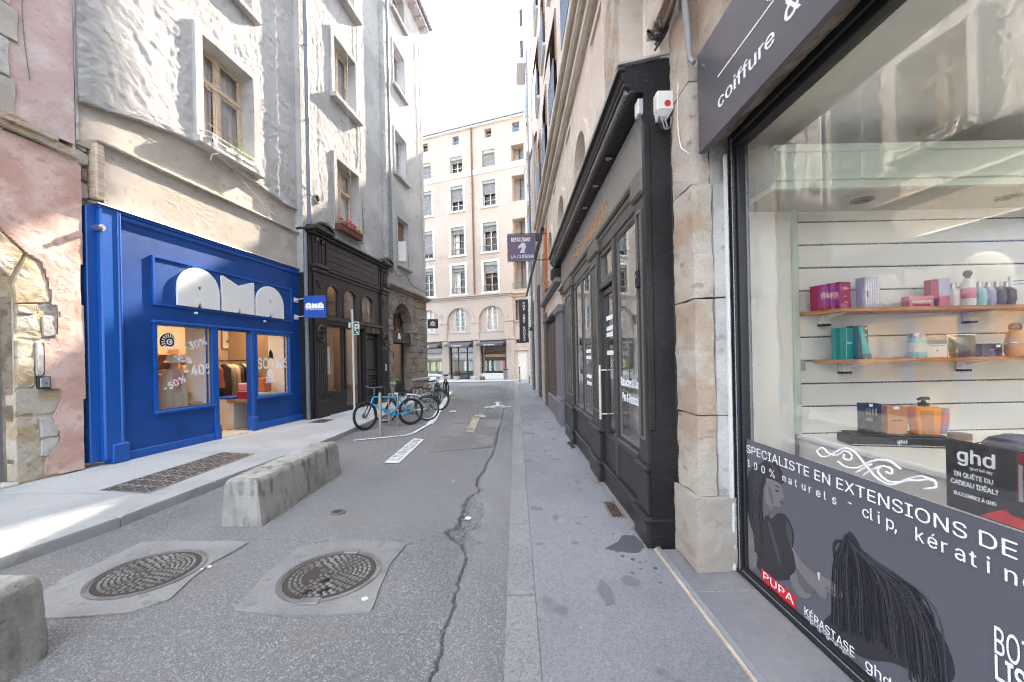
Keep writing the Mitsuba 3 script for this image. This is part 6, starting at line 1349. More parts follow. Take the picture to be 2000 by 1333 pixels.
put(d + '__pane', fr_sheet(G, 4.27, 4.76, 1.125, .68, 2.34), 'm_glass')
put(d + '__fanlight', prism(G, ring_poly(4.20, 4.82, 2.48, 2.84, .04), 1.095, 1.16), 'm_taupe')
put(d + '__fanlight_pane', fr_sheet(G, 4.23, 4.80, 1.12, 2.51, 2.81), 'm_glass')
put(d + '__handle', [tube([(1.04, 4.72, .86), (1.04, 4.72, 1.50)], .015, 10), tube([(1.04, 4.72, .92), (1.12, 4.72, .92)], .010, 8), tube([(1.04, 4.72, 1.44), (1.12, 4.72, 1.44)], .010, 8)], 'm_handle', True)
flat('handle', (.62, .57, .50), .35, .3)
tailor_window(5.34, 6.08, .75, 2.82)
tailor_window(6.10, 6.88, .75, 2.82, 'broad pane of the tailor shop beyond the door')
put(b + '__stall_riser', [cbx(G, 3.3, 4.9, 1.085, 1.3, .34, .70, .01), cbx(G, 5.2, 7.05, 1.085, 1.3, .34, .70, .01), cbx(G, 7.7, 8.6, 1.12, 1.3, .1, .70, .01)], 'm_dark_front')
put(b + '__plinth', [cbx(G, 3.42, 4.78, 1.065, 1.3, .1, .32, .012), cbx(G, 5.36, 6.86, 1.065, 1.3, .1, .32, .012), cbx(G, 3.42, 4.1, 1.045, 1.3, .295, .345, .015), cbx(G, 4.12, 4.74, 1.05, 1.3, .295, .345, .015), cbx(G, 5.36, 6.86, 1.045, 1.3, .295, .345, .015)], 'm_dark_front')
put(b + '__end_window', [cbx(G, 7.76, 8.6, 1.13, 1.3, .70, 2.9, .01)], 'm_window_dark')
put('tailor_room', [bx(G, 3.3, 8.6, 2.6, 2.65, .1, 3.0), bx(G, 3.16, 3.2, 1.3, 2.65, .1, 3.0), bx(G, 8.6, 8.65, 1.3, 2.65, .1, 3.0), bx(G, 3.16, 8.6, 1.3, 2.65, 2.98, 3.02), bx(G, 3.16, 8.6, 1.2, 2.65, .06, .1)], 'm_grey_green', label='dim room behind the tailor shop windows', kind='structure')
put('window_lettering', [text(G, 4.05, 1.31, 1.1065, 'Retouches & Couture', .08, .002, True, flip=True, width=.72), text(G, 4.0, 1.16, 1.1065, 'Pro & Particulier', .08, .002, True, flip=True, width=.6)], 'm_lettering', label='white lettering across the nearest tailor window', cat='window lettering')
put('window_lettering', [bx(G, 4.34, 4.68, 1.121, 1.123, z, z + .05) for z in (2.02, 1.90, 1.83, 1.62)], 'm_lettering', label='block of small white lines on the glazed tailor door', cat='window lettering')
put('window_notice', [bx(G, 5.42, 5.92, 1.1045, 1.107, .9, 1.5), bx(G, 5.42, 5.96, 1.1045, 1.107, 1.55, 1.75)], 'm_sign_grey', label='dark notice panel in the second tailor window', cat='notice')
for z in (1.66, 1.57, 1.3, 1.2): put('window_notice__lettering', bx(G, 5.46, 5.88, 1.102, 1.1045, z, z + .05), 'm_lettering')
k = thing('door_bell', 'small dark bell push on the nearest tailor pilaster', 'door bell'); put(k + '__body', cbx(G, 3.22, 3.27, 1.025, 1.06, 2.16, 2.30, .006), 'm_black'); put(k + '__button', bx(G, 3.235, 3.255, 1.02, 1.026, 2.24, 2.26), 'm_grey')
# alarm box and junction box
k = thing('alarm_box', 'cream alarm box with a red disc under the end of the black cornice', 'alarm box')
S0 = Fr((0, 3.04), (1, 0), (0, -1))
put(k + '__case', [cbx(S0, 1.135, 1.262, -.05, .05, 3.455, 3.60, .008), hull(S0, [(1.14, -.05, 3.46), (1.255, -.05, 3.46), (1.14, .045, 3.46), (1.255, .045, 3.46), (1.15, -.05, 3.40), (1.23, -.05, 3.41), (1.15, .0, 3.40), (1.23, .0, 3.41)])], 'm_cream')
put(k + '__disc', prism(S0, Point(1.212, 3.50).buffer(.024), .048, .054), 'm_red')
for i, (x, w) in enumerate(((1.16, -.01), (1.185, .01), (1.21, .03))):
    c = curve([(x, 0, 3.42), (x - .004, 0, 3.385), (x + .008, 0, 3.345), (1.20 + w * .3, 0, 3.32), (1.245, 0, 3.35), (1.25, 0, 3.42)])
    put(k + '__cable', tube(S0.at(c[:, 0], .02 + 0 * c[:, 0], c[:, 2]), .006, 6), 'm_grey' if i else 'm_black', True)
k = thing('junction_box', 'small grey white box beside the cream alarm box under the cornice', 'junction box')
put(k + '__case', cbx(G, 3.09, 3.17, 1.03, 1.115, 3.485, 3.61, .008), 'm_light_grey'); put(k + '__lid', cbx(G, 3.085, 3.175, 1.022, 1.034, 3.49, 3.605, .004), 'm_off_white')
# bundle of cables above the cornice
r = random.Random(2)
for i in range(7):
    o = [(1.10 + .05 * r.random(), 3.06 - .03 * i, 3.95 + .02 * i), (1.16 + .05 * r.random(), 2.96, 4.02 + .03 * r.random()), (1.20, 2.84 - .02 * i, 4.10 + .04 * r.random()), (1.22, 2.5, 4.14 + .015 * i), (1.22, 1.9, 4.16 + .012 * i)]
    c = curve(o)
    put('cable_bundle' if i == 0 else 'cable_bundle__cable', tube(c, .008 + .004 * (i % 3), 6), ['m_black', 'm_mid_grey', 'm_black', 'm_grey', 'm_black', 'm_coat_brown', 'm_mid_grey'][i], True, **(dict(label='tangle of grey and black cables above the end of the black cornice', cat='cables') if i == 0 else {}))
for i in range(4):
    t = np.arange(0, 6.3, .35)
    put('cable_bundle__coil', tube(np.stack([1.13 + .05 * np.cos(t + i), 3.0 + .02 * np.sin(t), 4.02 + .05 * np.sin(t + i * .4)], 1), .005, 6, True), 'm_black', True)
for i in range(3):
    c = curve([(1.235, 2.74 - .012 * i, 4.1), (1.235, 2.70 - .012 * i, 3.8), (1.235, 2.66, 3.6), (1.24, 2.62, 3.53)])
    put('cable_bundle__drop', tube(c, .016, 8), 'm_grey', True)
c = curve([(1.238, 2.86, 3.56), (1.238, 2.88, 3.3), (1.238, 2.84, 3.1), (1.238, 2.76, 3.02), (1.238, 2.72, 2.98)])
put('wall_cable', tube(c, .004, 6), 'm_off_white', True, label='thin white wire hanging in a curve on the stone pier', cat='cable')
# ================================================================ hair salon at the right edge
b = thing('stone_pier', 'beige and grey stone pier between the black shopfront and the salon window', 'pier')
def gstone(y0, y1, x0, x1, z0, z1, mat, seed, amp=.017, c=.010):
    """A dressed block with slightly uneven faces."""
    n = [max(4, int((e - s) / .045)) for s, e in ((y0, y1), (x0, x1), (z0, z1))]
    m = trimesh.creation.box((1, 1, 1)); faces = []
    for ax in range(3):
        for sd in (0, 1):
            o = [i for i in range(3) if i != ax]
            u, w = np.meshgrid(np.linspace(0, 1, n[o[0]] + 1), np.linspace(0, 1, n[o[1]] + 1), indexing='ij')
            p = np.zeros(u.shape + (3,)); p[..., ax] = sd; p[..., o[0]] = u; p[..., o[1]] = w
            k = u.shape[1]; i, j = np.meshgrid(np.arange(u.shape[0] - 1), np.arange(k - 1), indexing='ij')
            q = tri(np.stack([i * k + j, (i + 1) * k + j, (i + 1) * k + j + 1, i * k + j + 1], -1).reshape(-1, 4))
            if (sd == 0) ^ (ax == 1): q = q[:, ::-1]
            faces.append((p.reshape(-1, 3), q))
    v, f = join(faces)
    lo, hi = np.array([y0, x0, z0]), np.array([y1, x1, z1])
    P_ = lo + v * (hi - lo)
    d = np.minimum(v * (hi - lo), (1 - v) * (hi - lo)); s = np.sort(d, 1)
    e = np.clip(1 - s[:, 1] / c, 0, 1)**2
    cen = (lo + hi) / 2
    dirn = np.sign(P_ - cen) * (d <= s[:, 1:2] + 1e-9)
    P_ = P_ - dirn * (e * c * .35)[:, None]
    o = meshkit.fbm(P_ * 8 + seed, 4, seed) - .5 - .9 * np.clip(meshkit.noise(P_ * 16, seed + 2) - .74, 0, 1)
    nn = np.where(d <= s[:, :1] + 1e-9, np.sign(P_ - cen), 0); nn = nn / np.maximum(np.linalg.norm(nn, axis=1, keepdims=True), 1e-9)
    P_ = P_ + nn * (o * 2 * amp)[:, None]
    return P_[:, [1, 0, 2]], f[:, ::-1] if False else f
def pier_stone(*a, key=b): return put(key + '__stone', [gstone(*a)], a[6], 40)
PX = 1.262
for i, (z0, z1, c) in enumerate([(.62, 1.178, 0), (1.182, 1.988, 0), (1.992, 2.778, 0), (2.782, 3.50, 0), (3.504, 4.1, 0)]):
    top = z1 > 2.9
    pier_stone(2.73 if not top else 2.76, 3.07, PX, 1.40, z0, z1, 'm_pier_stone', i)
    pier_stone(2.725 if not top else 2.76, 3.05, 1.402, 1.60, z0, z1, 'm_grey_stone', i + 10)
pier_stone(2.70, 3.075, 1.232, 1.60, .108, .618, 'm_render_stone', 3)
tex('render_stone', blot((.33, .285, .235), (.385, .345, .295), (.24, .20, .16), 2.4, 9, 90, .35, .65, .2), .9, rough_bump(20, 90), .016, 3e-3)
put(b + '__mortar_edge', bx(W, 1.476, 1.492, -2.726, -2.70, .13, 2.96), 'm_white_paint')
# wall above the salon window
h_ = thing('salon_house', 'pinkish beige stone wall above the salon sign', 'building')
put(h_ + '__wall', [bx(G, -4, 3.06, 1.34, 1.9, 3.12, 12.0)], 'm_pier_stone')
put(h_ + '__core', bx(G, -4, 3.06, 1.9, 9, 3.2, 12.0), 'm_pier_stone')
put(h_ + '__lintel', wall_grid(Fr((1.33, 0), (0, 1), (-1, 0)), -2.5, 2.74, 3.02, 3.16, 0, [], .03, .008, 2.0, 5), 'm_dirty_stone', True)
soff = []
ys_ = np.arange(-2.5, 2.75, .03); xs_ = np.linspace(1.345, 1.535, 8)
A_, B_ = np.meshgrid(ys_, xs_, indexing='ij')
zz = 3.015 + (B_ - 1.345) * .42 + (meshkit.fbm(np.stack([A_ * 9, B_ * 9, A_ * 0], -1), 4, 2) - .5) * .03
i, j = np.meshgrid(np.arange(len(ys_) - 1), np.arange(7), indexing='ij')
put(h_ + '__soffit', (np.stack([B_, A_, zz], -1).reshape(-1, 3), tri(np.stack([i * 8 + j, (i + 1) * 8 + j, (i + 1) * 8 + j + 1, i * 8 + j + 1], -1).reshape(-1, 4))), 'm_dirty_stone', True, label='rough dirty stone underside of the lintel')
put(h_ + '__gutter_box', [cbx(G, -2, 2.62, 1.10, 1.36, 4.22, 4.52, .03)], 'm_taupe', label='grey box along the wall above the salon sign')
put(h_ + '__gutter_lip', [cbx(G, -2, 2.62, 1.085, 1.14, 4.18, 4.24, .01)], 'm_off_white')
# sign
k = thing('salon_sign', 'long dark violet salon sign with thin white handwriting style letters', 'sign')
put(k + '__board', cbx(G, -1.6, 2.69, 1.295, 1.335, 2.955, 3.62, .006), 'm_sign_grey')
for q in ([text(G, 2.435, 3.10, 1.295, 'coiffure', .078, .003, flip=True, width=.52), text(G, 1.845, 3.118, 1.295, '&', .13, .003, flip=True)]): put(k + '__lettering', q, 'm_lettering')
put(k + '__rule', bx(G, 1.62, 2.425, 1.2925, 1.295, 3.292, 3.300), 'm_lettering')
put(k + '__name', text(G, 2.0, 3.31, 1.295, 'UNE', .24, .003, flip=True), 'm_lettering')
put(k + '__screw', tube([(1.295, 2.60, 3.49), (1.289, 2.60, 3.49)], .012, 8), 'm_steel')
# threshold
t = thing('threshold', 'grey tiled step in front of the salon with a metal and wood edge strip', 'step')
for y0, y1 in ((2.49, 3.03), (1.28, 2.482), (.07, 1.272), (-1.2, .062)):
    put(t + '__tile', slab(Polygon([(1.118, y0), (1.60, y0), (1.60, y1), (1.112, y1)]).difference(sbox(1.225, 2.70, 1.7, 3.1)), .07, .118), 'm_tile')
put(t + '__joint', slab(sbox(1.118, -1.2, 1.6, 3.02).difference(sbox(1.225, 2.70, 1.7, 3.1)), .06, .1155), 'm_pier_stone')
put(t + '__metal_strip', slab(Polygon([(1.094, -1.2), (1.114, -1.2), (1.112, 3.08), (1.082, 3.08)]), .06, .122), 'm_zinc')
put(t + '__wood_strip', slab(Polygon([(1.078, -1.2), (1.093, -1.2), (1.081, 3.08), (1.066, 3.08)]), .06, .112), 'm_window_wood')
# window frame
scene['m_salon_glass'] = {'type': 'thindielectric', 'int_ior': 2.1}
w = thing('salon_window', 'big black framed salon shop window reflecting the house opposite', 'shop window')
fp = [cbx(G, 2.66, 2.72, 1.505, 1.60, .12, 3.10, .008), cbx(G, 2.635, 2.66, 1.525, 1.60, .16, 3.03, .006), cbx(G, -2.0, 2.72, 1.505, 1.60, 3.03, 3.09, .008), cbx(G, -2.0, 2.67, 1.525, 1.60, 2.985, 3.03, .006), cbx(G, -2.0, 2.72, 1.50, 1.60, .118, .145, .006), cbx(G, -2.0, 2.70, 1.515, 1.60, .145, .172, .005)]
put(w + '__frame', fp, 'm_black')
put(w + '__bead', [bx(G, -2.0, 2.69, 1.512, 1.516, .146, .151), bx(G, 2.668, 2.673, 1.502, 1.506, .15, 3.05), bx(G, -2.0, 2.66, 1.521, 1.526, .166, .170)], 'm_zinc')
put(w + '__pane', fr_sheet(G, -2.0, 2.65, 1.55, .15, 3.0), 'm_salon_glass')
# poster on the lower pane
k = thing('window_poster', 'dark violet grey film with two long haired women along the salon window bottom', 'poster')
PN = 1.545
put(k + '__film', bx(G, -2.0, 2.64, PN, PN + .003, .165, 1.035), 'm_poster')
def flatp(name, pts, mat, layer, smooth=0):
    p = curve([(a, e, 0) for a, e in pts + pts[:1]], 5)[:, :2] if smooth else pts
    return put(k + '__' + name, prism(G, Polygon(p).buffer(0), PN - .0012 * layer, PN), mat)
flatp('hair', [(2.50, .90), (2.42, .955), (2.33, .95), (2.285, .90), (2.29, .845), (2.38, .83), (2.44, .80), (2.49, .70), (2.46, .55), (2.43, .40), (2.46, .22), (2.56, .25), (2.55, .40), (2.62, .47), (2.64, .60), (2.64, .74), (2.58, .86)], 'm_poster_dark', 1, 1)
flatp('face', [(2.43, .84), (2.31, .84), (2.285, .79), (2.275, .765), (2.30, .755), (2.30, .725), (2.315, .70), (2.37, .69), (2.385, .66), (2.43, .64), (2.45, .74)], 'm_poster_skin', 2, 1)
flatp('dress', [(2.44, .64), (2.40, .60), (2.33, .66), (2.26, .67), (2.205, .60), (2.215, .50), (2.19, .37), (2.27, .30), (2.40, .24), (2.47, .30), (2.47, .50)], 'm_poster_dark', 2, 1)
flatp('arm', [(2.225, .52), (2.17, .475), (2.08, .455), (1.96, .475), (1.88, .455), (1.90, .42), (1.97, .405), (1.99, .36), (2.06, .36), (2.10, .30), (2.18, .27), (2.24, .33), (2.19, .40), (2.20, .47)], 'm_poster_skin', 3, 1)
flatp('shoulder', [(2.64, .56), (2.60, .46), (2.55, .40), (2.55, .24), (2.64, .20)], 'm_poster_skin', 2, 1)
flatp('hair', [(1.86, .74), (1.83, .77), (1.79, .74), (1.76, .70), (1.70, .69), (1.62, .645), (1.54, .615), (1.46, .575), (1.42, .52), (1.405, .45), (1.43, .40), (1.50, .355), (1.57, .335), (1.64, .31), (1.75, .24), (1.84, .21), (1.93, .20), (2.00, .24), (1.93, .34), (1.90, .41), (1.91, .47), (1.895, .55), (1.89, .62), (1.86, .68)], 'm_poster_dark', 1, 1)
flatp('strand', [(1.86, .715), (1.92, .69), (1.935, .63), (1.91, .53), (1.92, .62), (1.91, .675), (1.865, .70)], 'm_poster_dark', 2, 1)
flatp('highlight_strand', [(1.78, .66), (1.68, .60), (1.62, .50), (1.60, .42), (1.64, .52), (1.72, .62)], 'm_poster_mid', 2, 1)
flatp('highlight_strand', [(1.70, .64), (1.58, .59), (1.50, .52), (1.47, .44), (1.52, .53), (1.60, .60)], 'm_poster_mid', 2, 1)
flatp('highlight_strand', [(1.84, .62), (1.80, .50), (1.83, .36), (1.815, .50)], 'm_poster_mid', 2, 1)
def strands(name, mat, layer, n, seed, f):
    r = random.Random(seed); out = []
    for _ in range(n):
        a, m_, e, w = f(r)
        c = curve([(a[0], a[1], 0), (m_[0], m_[1], 0), (e[0], e[1], 0)], 7)[:, :2]
        out.append(prism(G, LineString(c).buffer(w, cap_style=2), PN - .0012 * layer, PN))
    put(k + '__' + name, out, mat, kind='stuff')
def fall(r):
    t = r.random(); x0, z0 = 1.86 - .05 * t - .12 * r.random() * t, .745 - .05 * t
    e = (1.93 - .50 * t + r.uniform(-.03, .03), .26 + .10 * (1 - abs(2 * t - 1)) + r.uniform(-.03, .13) * t)
    return (x0, z0), ((x0 + e[0]) / 2 + .03 - .13 * t, (z0 + e[1]) / 2 + .06 + .05 * t), e, r.uniform(.0004, .0013)
strands('hair_strands', 'm_poster_soft', 3, 80, 3, fall)
flat('poster_soft', (.034, .0325, .040), .35)
strands('hair_strands', 'm_poster_darker', 4, 90, 4, fall)
flat('poster_darker', (.0235, .0225, .029), .35)
flat('poster_pale', (.056, .054, .062), .35)
strands('hair_strands', 'm_poster_pale', 5, 26, 5, fall)
strands('hair_strands', 'm_poster_soft', 3, 44, 6, lambda r: ((2.47 + r.uniform(-.03, .04), .90), (2.52 + r.uniform(-.04, .07), .62), (2.47 + r.uniform(-.02, .10), .32), r.uniform(.0008, .002)))
strands('fringe', 'm_poster_mid', 4, 16, 7, lambda r: ((2.40 + r.uniform(-.04, .04), .945), (2.36 + r.uniform(-.05, .05), .90), (2.34 + r.uniform(-.05, .05), .845), r.uniform(.0008, .0016)))
flatp('eye', [(2.355, .788), (2.335, .796), (2.312, .790), (2.33, .784)], 'm_poster_dark', 4)
flatp('brow', [(2.36, .815), (2.33, .822), (2.305, .812), (2.33, .817)], 'm_poster_dark', 4)
flatp('lips', [(2.305, .742), (2.288, .738), (2.288, .730), (2.31, .728)], 'm_poster_mid', 4)
flatp('cheek', [(2.42, .80), (2.40, .72), (2.37, .70), (2.38, .77)], 'm_poster_mid2', 3, 1)
flatp('neck_side', [(2.44, .68), (2.40, .665), (2.41, .62), (2.44, .60)], 'm_poster_mid2', 4)
flatp('hand_line', [(1.99, .425), (1.93, .435), (1.885, .452), (1.93, .428)], 'm_poster_mid', 4)
flatp('hand_line', [(1.98, .41), (1.93, .412), (1.90, .42), (1.94, .405)], 'm_poster_mid', 4)
flatp('forearm_side', [(2.19, .42), (2.10, .38), (2.03, .37), (2.06, .355), (2.11, .32), (2.17, .35)], 'm_poster_mid2', 4, 1)
flatp('bracelet', [(2.03, .475), (2.025, .44), (2.018, .44), (2.022, .475)], 'm_lettering_grey', 5)
flatp('sleeve', [(2.26, .66), (2.215, .60), (2.225, .52), (2.26, .58)], 'm_poster_mid', 3, 1)
flat('poster_mid2', (.115, .105, .112), .35)
flatp('necklace', [(2.43, .58), (2.36, .42), (2.31, .36), (2.34, .45), (2.40, .56)], 'm_poster_mid', 3, 1)
for s_, z, st, h, wd, bold in ((2.634, .948, 'SPECIALISTE EN EXTENSIONS DE', .052, 1.41, False), (2.628, .858, '100%', .046, .30, False), (2.285, .866, 'naturels', .042, .405, False), (1.845, .885, '-', .042, None, False), (1.765, .868, 'clip,', .050, .185, False), (1.535, .868, 'kératine', .052, .37, False), (1.287, .618, 'BOTOX', .088, .172, False), (1.287, .535, 'LISSAGE', .076, .215, True)):
    sp = st if wd is None or len(st) < 2 or 'EXT' in st else st
    if wd and st in ('100%', 'naturels', 'clip,', 'kératine'):
        n = len(st); 
        for i_, ch in enumerate(st):
            put(k + '__lettering', text(G, s_ - wd * i_ / n, z, PN - .004, ch, h, .0012, flip=True), 'm_lettering')
    else:
        put(k + '__lettering', text(G, s_, z, PN - .004, st, h, .0012, bold, flip=True, width=wd), 'm_lettering')
put(k + '__red_label', bx(G, 2.20, 2.498, PN - .004, PN - .002, .178, .248), 'm_red')
put(k + '__lettering', text(G, 2.485, .196, PN - .005, 'PUPA', .046, .001, flip=True, width=.265), 'm_lettering')
put(k + '__lettering', text(G, 2.47, .168, PN - .005, 'M I L A N O', .009, .001, flip=True, width=.25), 'm_red')
put(k + '__lettering', text(G, 2.132, .196, PN - .005, 'KÉRASTASE', .044, .001, flip=True, width=.31), 'm_lettering')
for q in ([bx(G, 1.83, 2.128, PN - .005, PN - .004, .186, .1885), text(G, 2.09, .170, PN - .005, 'P   A   R   I   S', .011, .001, flip=True, width=.22)]): put(k + '__lettering', q, 'm_lettering')
put(k + '__lettering', text(G, 1.765, .195, PN - .005, 'ghd', .050, .001, flip=True, width=.12), 'm_lettering')
# white scroll ornament on the glass
sw = []
for pts in ([(2.03, 1.095), (1.99, 1.12), (1.95, 1.10), (1.90, 1.105), (1.86, 1.135), (1.82, 1.125), (1.83, 1.10), (1.865, 1.10), (1.86, 1.12)], [(2.03, 1.095), (2.0, 1.075), (1.95, 1.09), (1.90, 1.125), (1.85, 1.15), (1.80, 1.14), (1.74, 1.09), (1.69, 1.055), (1.63, 1.05), (1.57, 1.085), (1.52, 1.10), (1.47, 1.12), (1.46, 1.095), (1.50, 1.075)],
            [(1.47, 1.115), (1.51, 1.12), (1.56, 1.095), (1.60, 1.07), (1.65, 1.06), (1.69, 1.085), (1.67, 1.115), (1.63, 1.115), (1.63, 1.095), (1.655, 1.095)], [(1.90, 1.075), (1.85, 1.062), (1.79, 1.075), (1.74, 1.11), (1.69, 1.135), (1.64, 1.145), (1.59, 1.125)], [(1.80, 1.05), (1.76, 1.08), (1.72, 1.11)], [(1.76, 1.05), (1.72, 1.085), (1.68, 1.11)]):
    c = curve([(a, e, 0) for a, e in pts], 6)
    sw.append(tube(np.stack([1.5475 + 0 * c[:, 0], c[:, 0], c[:, 1]], 1), .0042, 5))
put('scroll_decal', sw, 'm_lettering', True, label='white curly scroll ornament on the glass above the poster', cat='sticker')
# card standing inside the glass
k = thing('advert_card', 'black and red advertising card leaning inside the salon window above the poster', 'card')
CX = 1.58
put(k + '__card', bx(G, .9, 1.452, CX, CX + .006, 1.03, 1.277), 'm_black')
put(k + '__red_panel', prism(G, Polygon([(1.33, 1.036), (1.285, 1.075), (1.25, 1.11), (1.245, 1.272), (.9, 1.272), (.9, 1.036)]), CX - .001, CX), 'm_deep_red')
flat('deep_red', (.16, .004, .015), .4)
put(k + '__red_stripe', prism(G, Polygon([(1.35, 1.034), (1.29, 1.075), (.9, 1.06), (.9, 1.034)]), CX - .002, CX), 'm_red')
put(k + '__device', prism(G, Polygon([(1.28, 1.115), (.9, 1.10), (.9, 1.06), (1.26, 1.075)]).buffer(.006), CX - .003, CX), 'm_black')
put(k + '__clamp', [bx(G, 1.232 - .018 * q, 1.242 - .018 * q, CX - .003, CX, 1.12, 1.235) for q in range(3)], 'm_silver_paint')
for q in ([text(G, 1.417, 1.205, CX - .002, 'ghd', .045, .001, True, flip=True, width=.112), text(G, 1.375, 1.183, CX - .002, 'good hair day', .010, .001, flip=True, width=.065), text(G, 1.425, 1.150, CX - .002, 'EN QUÊTE DU', .016, .001, True, flip=True, width=.115), text(G, 1.436, 1.120, CX - .002, 'CADEAU IDÉAL?', .016, .001, True, flip=True, width=.14), text(G, 1.427, 1.082, CX - .002, 'SUCCOMBEZ À GHD', .012, .001, True, flip=True, width=.125)]): put(k + '__lettering', q, 'm_lettering')
# ---- display inside
r_ = thing('salon_display', 'pale display niche of the salon window with slatted back wall', 'display niche')
YB = 2.78
put(r_ + '__side_panel', bx(W, 1.56, 1.955, -2.76, -2.80, .1, 3.3), 'm_off_white')
put(r_ + '__corner_post', cbx(W, 1.955, 2.0, -2.745, -2.80, 1.03, 2.60, .006), 'm_pale_green')
flat('pale_green', (.44, .50, .42), .5)
zs_ = [1.03, 1.22, 1.38, 1.542, 1.706, 1.868, 2.031, 2.191, 2.352, 2.513, 2.60]
for z0, z1 in zip(zs_[:-1], zs_[1:]):
    put(r_ + '__slat', cbx(W, 2.0, 4.6, -YB, -YB - .02, z0 + .006, z1 - .004, .003), 'm_cream')
put(r_ + '__slat_groove', bx(W, 2.0, 4.6, -YB - .012, -YB - .03, 1.0, 2.65), 'm_mid_grey')
put(r_ + '__ceiling', [bx(W, 1.60, 4.6, -2.40, -2.80, 2.585, 2.62)], 'm_warm_grey')
flat('warm_grey', (.36, .34, .30), .7)
put(r_ + '__bulkhead', [bx(W, 1.60, 4.6, -2.38, -2.42, 2.585, 2.85), bx(W, 1.60, 4.6, -2.36, -2.38, 2.63, 2.66), bx(W, 1.6, 4.6, -2.365, -2.38, 2.80, 2.83)], 'm_pale_green')
put(r_ + '__upper_ceiling', [bx(W, 1.57, 4.6, 2.2, -2.80, 3.02, 3.06)], 'm_off_white')
put(r_ + '__room_wall', [bx(W, 4.6, 4.64, 2.2, -2.8, .1, 3.06), bx(W, 1.57, 4.64, 2.2, 2.16, .1, 3.06), bx(W, 1.57, 4.64, 2.2, -2.8, .06, .1)], 'm_off_white')
put(r_ + '__counter', [bx(W, 1.995, 4.6, -1.2, -2.78, .99, 1.03), bx(W, 2.0, 2.03, -1.2, -2.78, .1, .99)], 'm_cream')
put(r_ + '__counter_edge', cbx(W, 1.975, 2.02, -1.2, -2.78, 1.0, 1.035, .008), 'm_white')
put(r_ + '__skirt_line', bx(W, 1.996, 2.0, -1.2, -2.78, .86, .875), 'm_off_white')
for x in (2.30, 3.25):
    put(r_ + '__spot_ring', lathe([(.062, 2.586), (.062, 2.578), (.050, 2.578), (.044, 2.60)], 24, (x, 2.58, 0)), 'm_mid_grey', 50)
    put(r_ + '__spot', lathe([(.048, 2.5835), (.001, 2.5835)], 20, (x, 2.58, 0)), 'm_dark_inside')
for i, (z, x0) in enumerate(((1.868, 2.0), (1.536, 2.09))):
    k = thing('wall_shelf', ['upper wooden shelf on the slatted wall of the salon window', 'lower wooden shelf on the slatted wall of the salon window'][i], 'shelf')
    put(k + '__board', hull(W, [(x0 + .02, -2.775, z - .01), (4.5, -2.775, z - .01), (x0 + .12, -2.54, z - .01), (4.5, -2.54, z - .01), (x0 + .02, -2.775, z + .012), (4.5, -2.775, z + .012), (x0 + .12, -2.54, z + .012), (4.5, -2.54, z + .012)]), 'm_shelf_wood')
    for x in ((2.17, 3.18), (2.305, 3.13))[i]:
        put(k + '__bracket', [hull(W, [(x - .012, -2.775, z - .012), (x + .012, -2.775, z - .012), (x - .012, -2.58, z - .012), (x + .012, -2.58, z - .012), (x - .012, -2.775, z - .06), (x + .012, -2.775, z - .06)]), cbx(W, x - .03, x + .03, -2.73, -2.775, z - .075, z - .012, .004)], 'm_off_white')
        put(k + '__bracket_foot', bx(W, x - .03, x + .03, -2.728, -2.775, z - .088, z - .075), 'm_black')
k = thing('wall_fitting', 'grey metal fitting left of the lower shelf', 'fitting'); put(k + '__plate', cbx(W, 1.99, 2.035, -2.75, -2.78, 1.475, 1.545, .004), 'm_grey'); put(k + '__arm', tube([(2.03, 2.75, 1.535), (2.09, 2.72, 1.54), (2.09, 2.75, 1.53)], .005, 6), 'm_steel')
lamp('ceiling_panel', [(np.array([[3.3, -.4, 2.99], [4.4, -.4, 2.99], [4.4, 1.7, 2.99], [3.3, 1.7, 2.99]])[::-1], np.array([[0, 1, 2], [0, 2, 3]]))], (.36, .355, .345), 'unseen lit white ceiling panel added deeper inside the salon')  # unseen panel, added to brighten the display niche and upper ceiling
# products: each its own shape
def carton(key, label, x0, x1, z0, z1, mat, depth=.05, y=2.62, stripes=(), turn=0.0, group=None, lid=None):
    k = thing(key, label, 'box', group)
    c = (x0 + x1) / 2
    f = Fr((c, y), (math.cos(turn), math.sin(turn)), (math.sin(turn), -math.cos(turn)))
    h = (x1 - x0) / 2
    put(k + '__body', cbx(f, -h, h, -depth, 0, z0, z1, .002), mat)
    for a, e, q0, q1, m in stripes: put(k + '__print', bx(f, -h + a * 2 * h, -h + e * 2 * h, 0, .0008, z0 + q0 * (z1 - z0), z0 + q1 * (z1 - z0)), m)
    if lid: put(k + '__lid', bx(f, -h - .001, h + .001, -depth - .001, .001, z1 - .012, z1), lid)
    return k
S1, S2 = 1.881, 1.549
for i, x in enumerate((2.085, 2.138, 2.19)):
    carton('product_box', ['leftmost of three crimson boxes on the upper shelf', 'middle one of three crimson boxes on the upper shelf', 'rightmost of three crimson boxes on the upper shelf, showing its printed side'][i], x - .012, x + .036 + (.05 if i == 2 else 0), S1, S1 + .168 + .008 * i, 'm_crimson_box', .09, 2.64, [(.35, .8, .72, .8, 'm_pink_box'), (.35, .6, .45, .5, 'm_pink_box'), (.35, .7, .25, .29, 'm_pink_box')] if i == 2 else [(.3, .75, .1, .85, 'm_deep_red')], .25)
carton('product_box', 'lavender striped box left of the middle of the upper shelf', 2.345, 2.47, S1, S1 + .21, 'm_lavender_box', .06, 2.64, [(.06 + .16 * q, .12 + .16 * q, .15, .97, 'm_off_white') for q in range(6)] + [(.1, .25, .38, .55, 'm_navy')], .2)
carton('product_box', 'low pink box at the middle of the upper shelf', 2.652, 2.815, S1, S1 + .08, 'm_pink_box', .06, 2.64, [(.1, .9, .45, .6, 'm_off_white'), (.15, .85, .15, .3, 'm_crimson_box')])
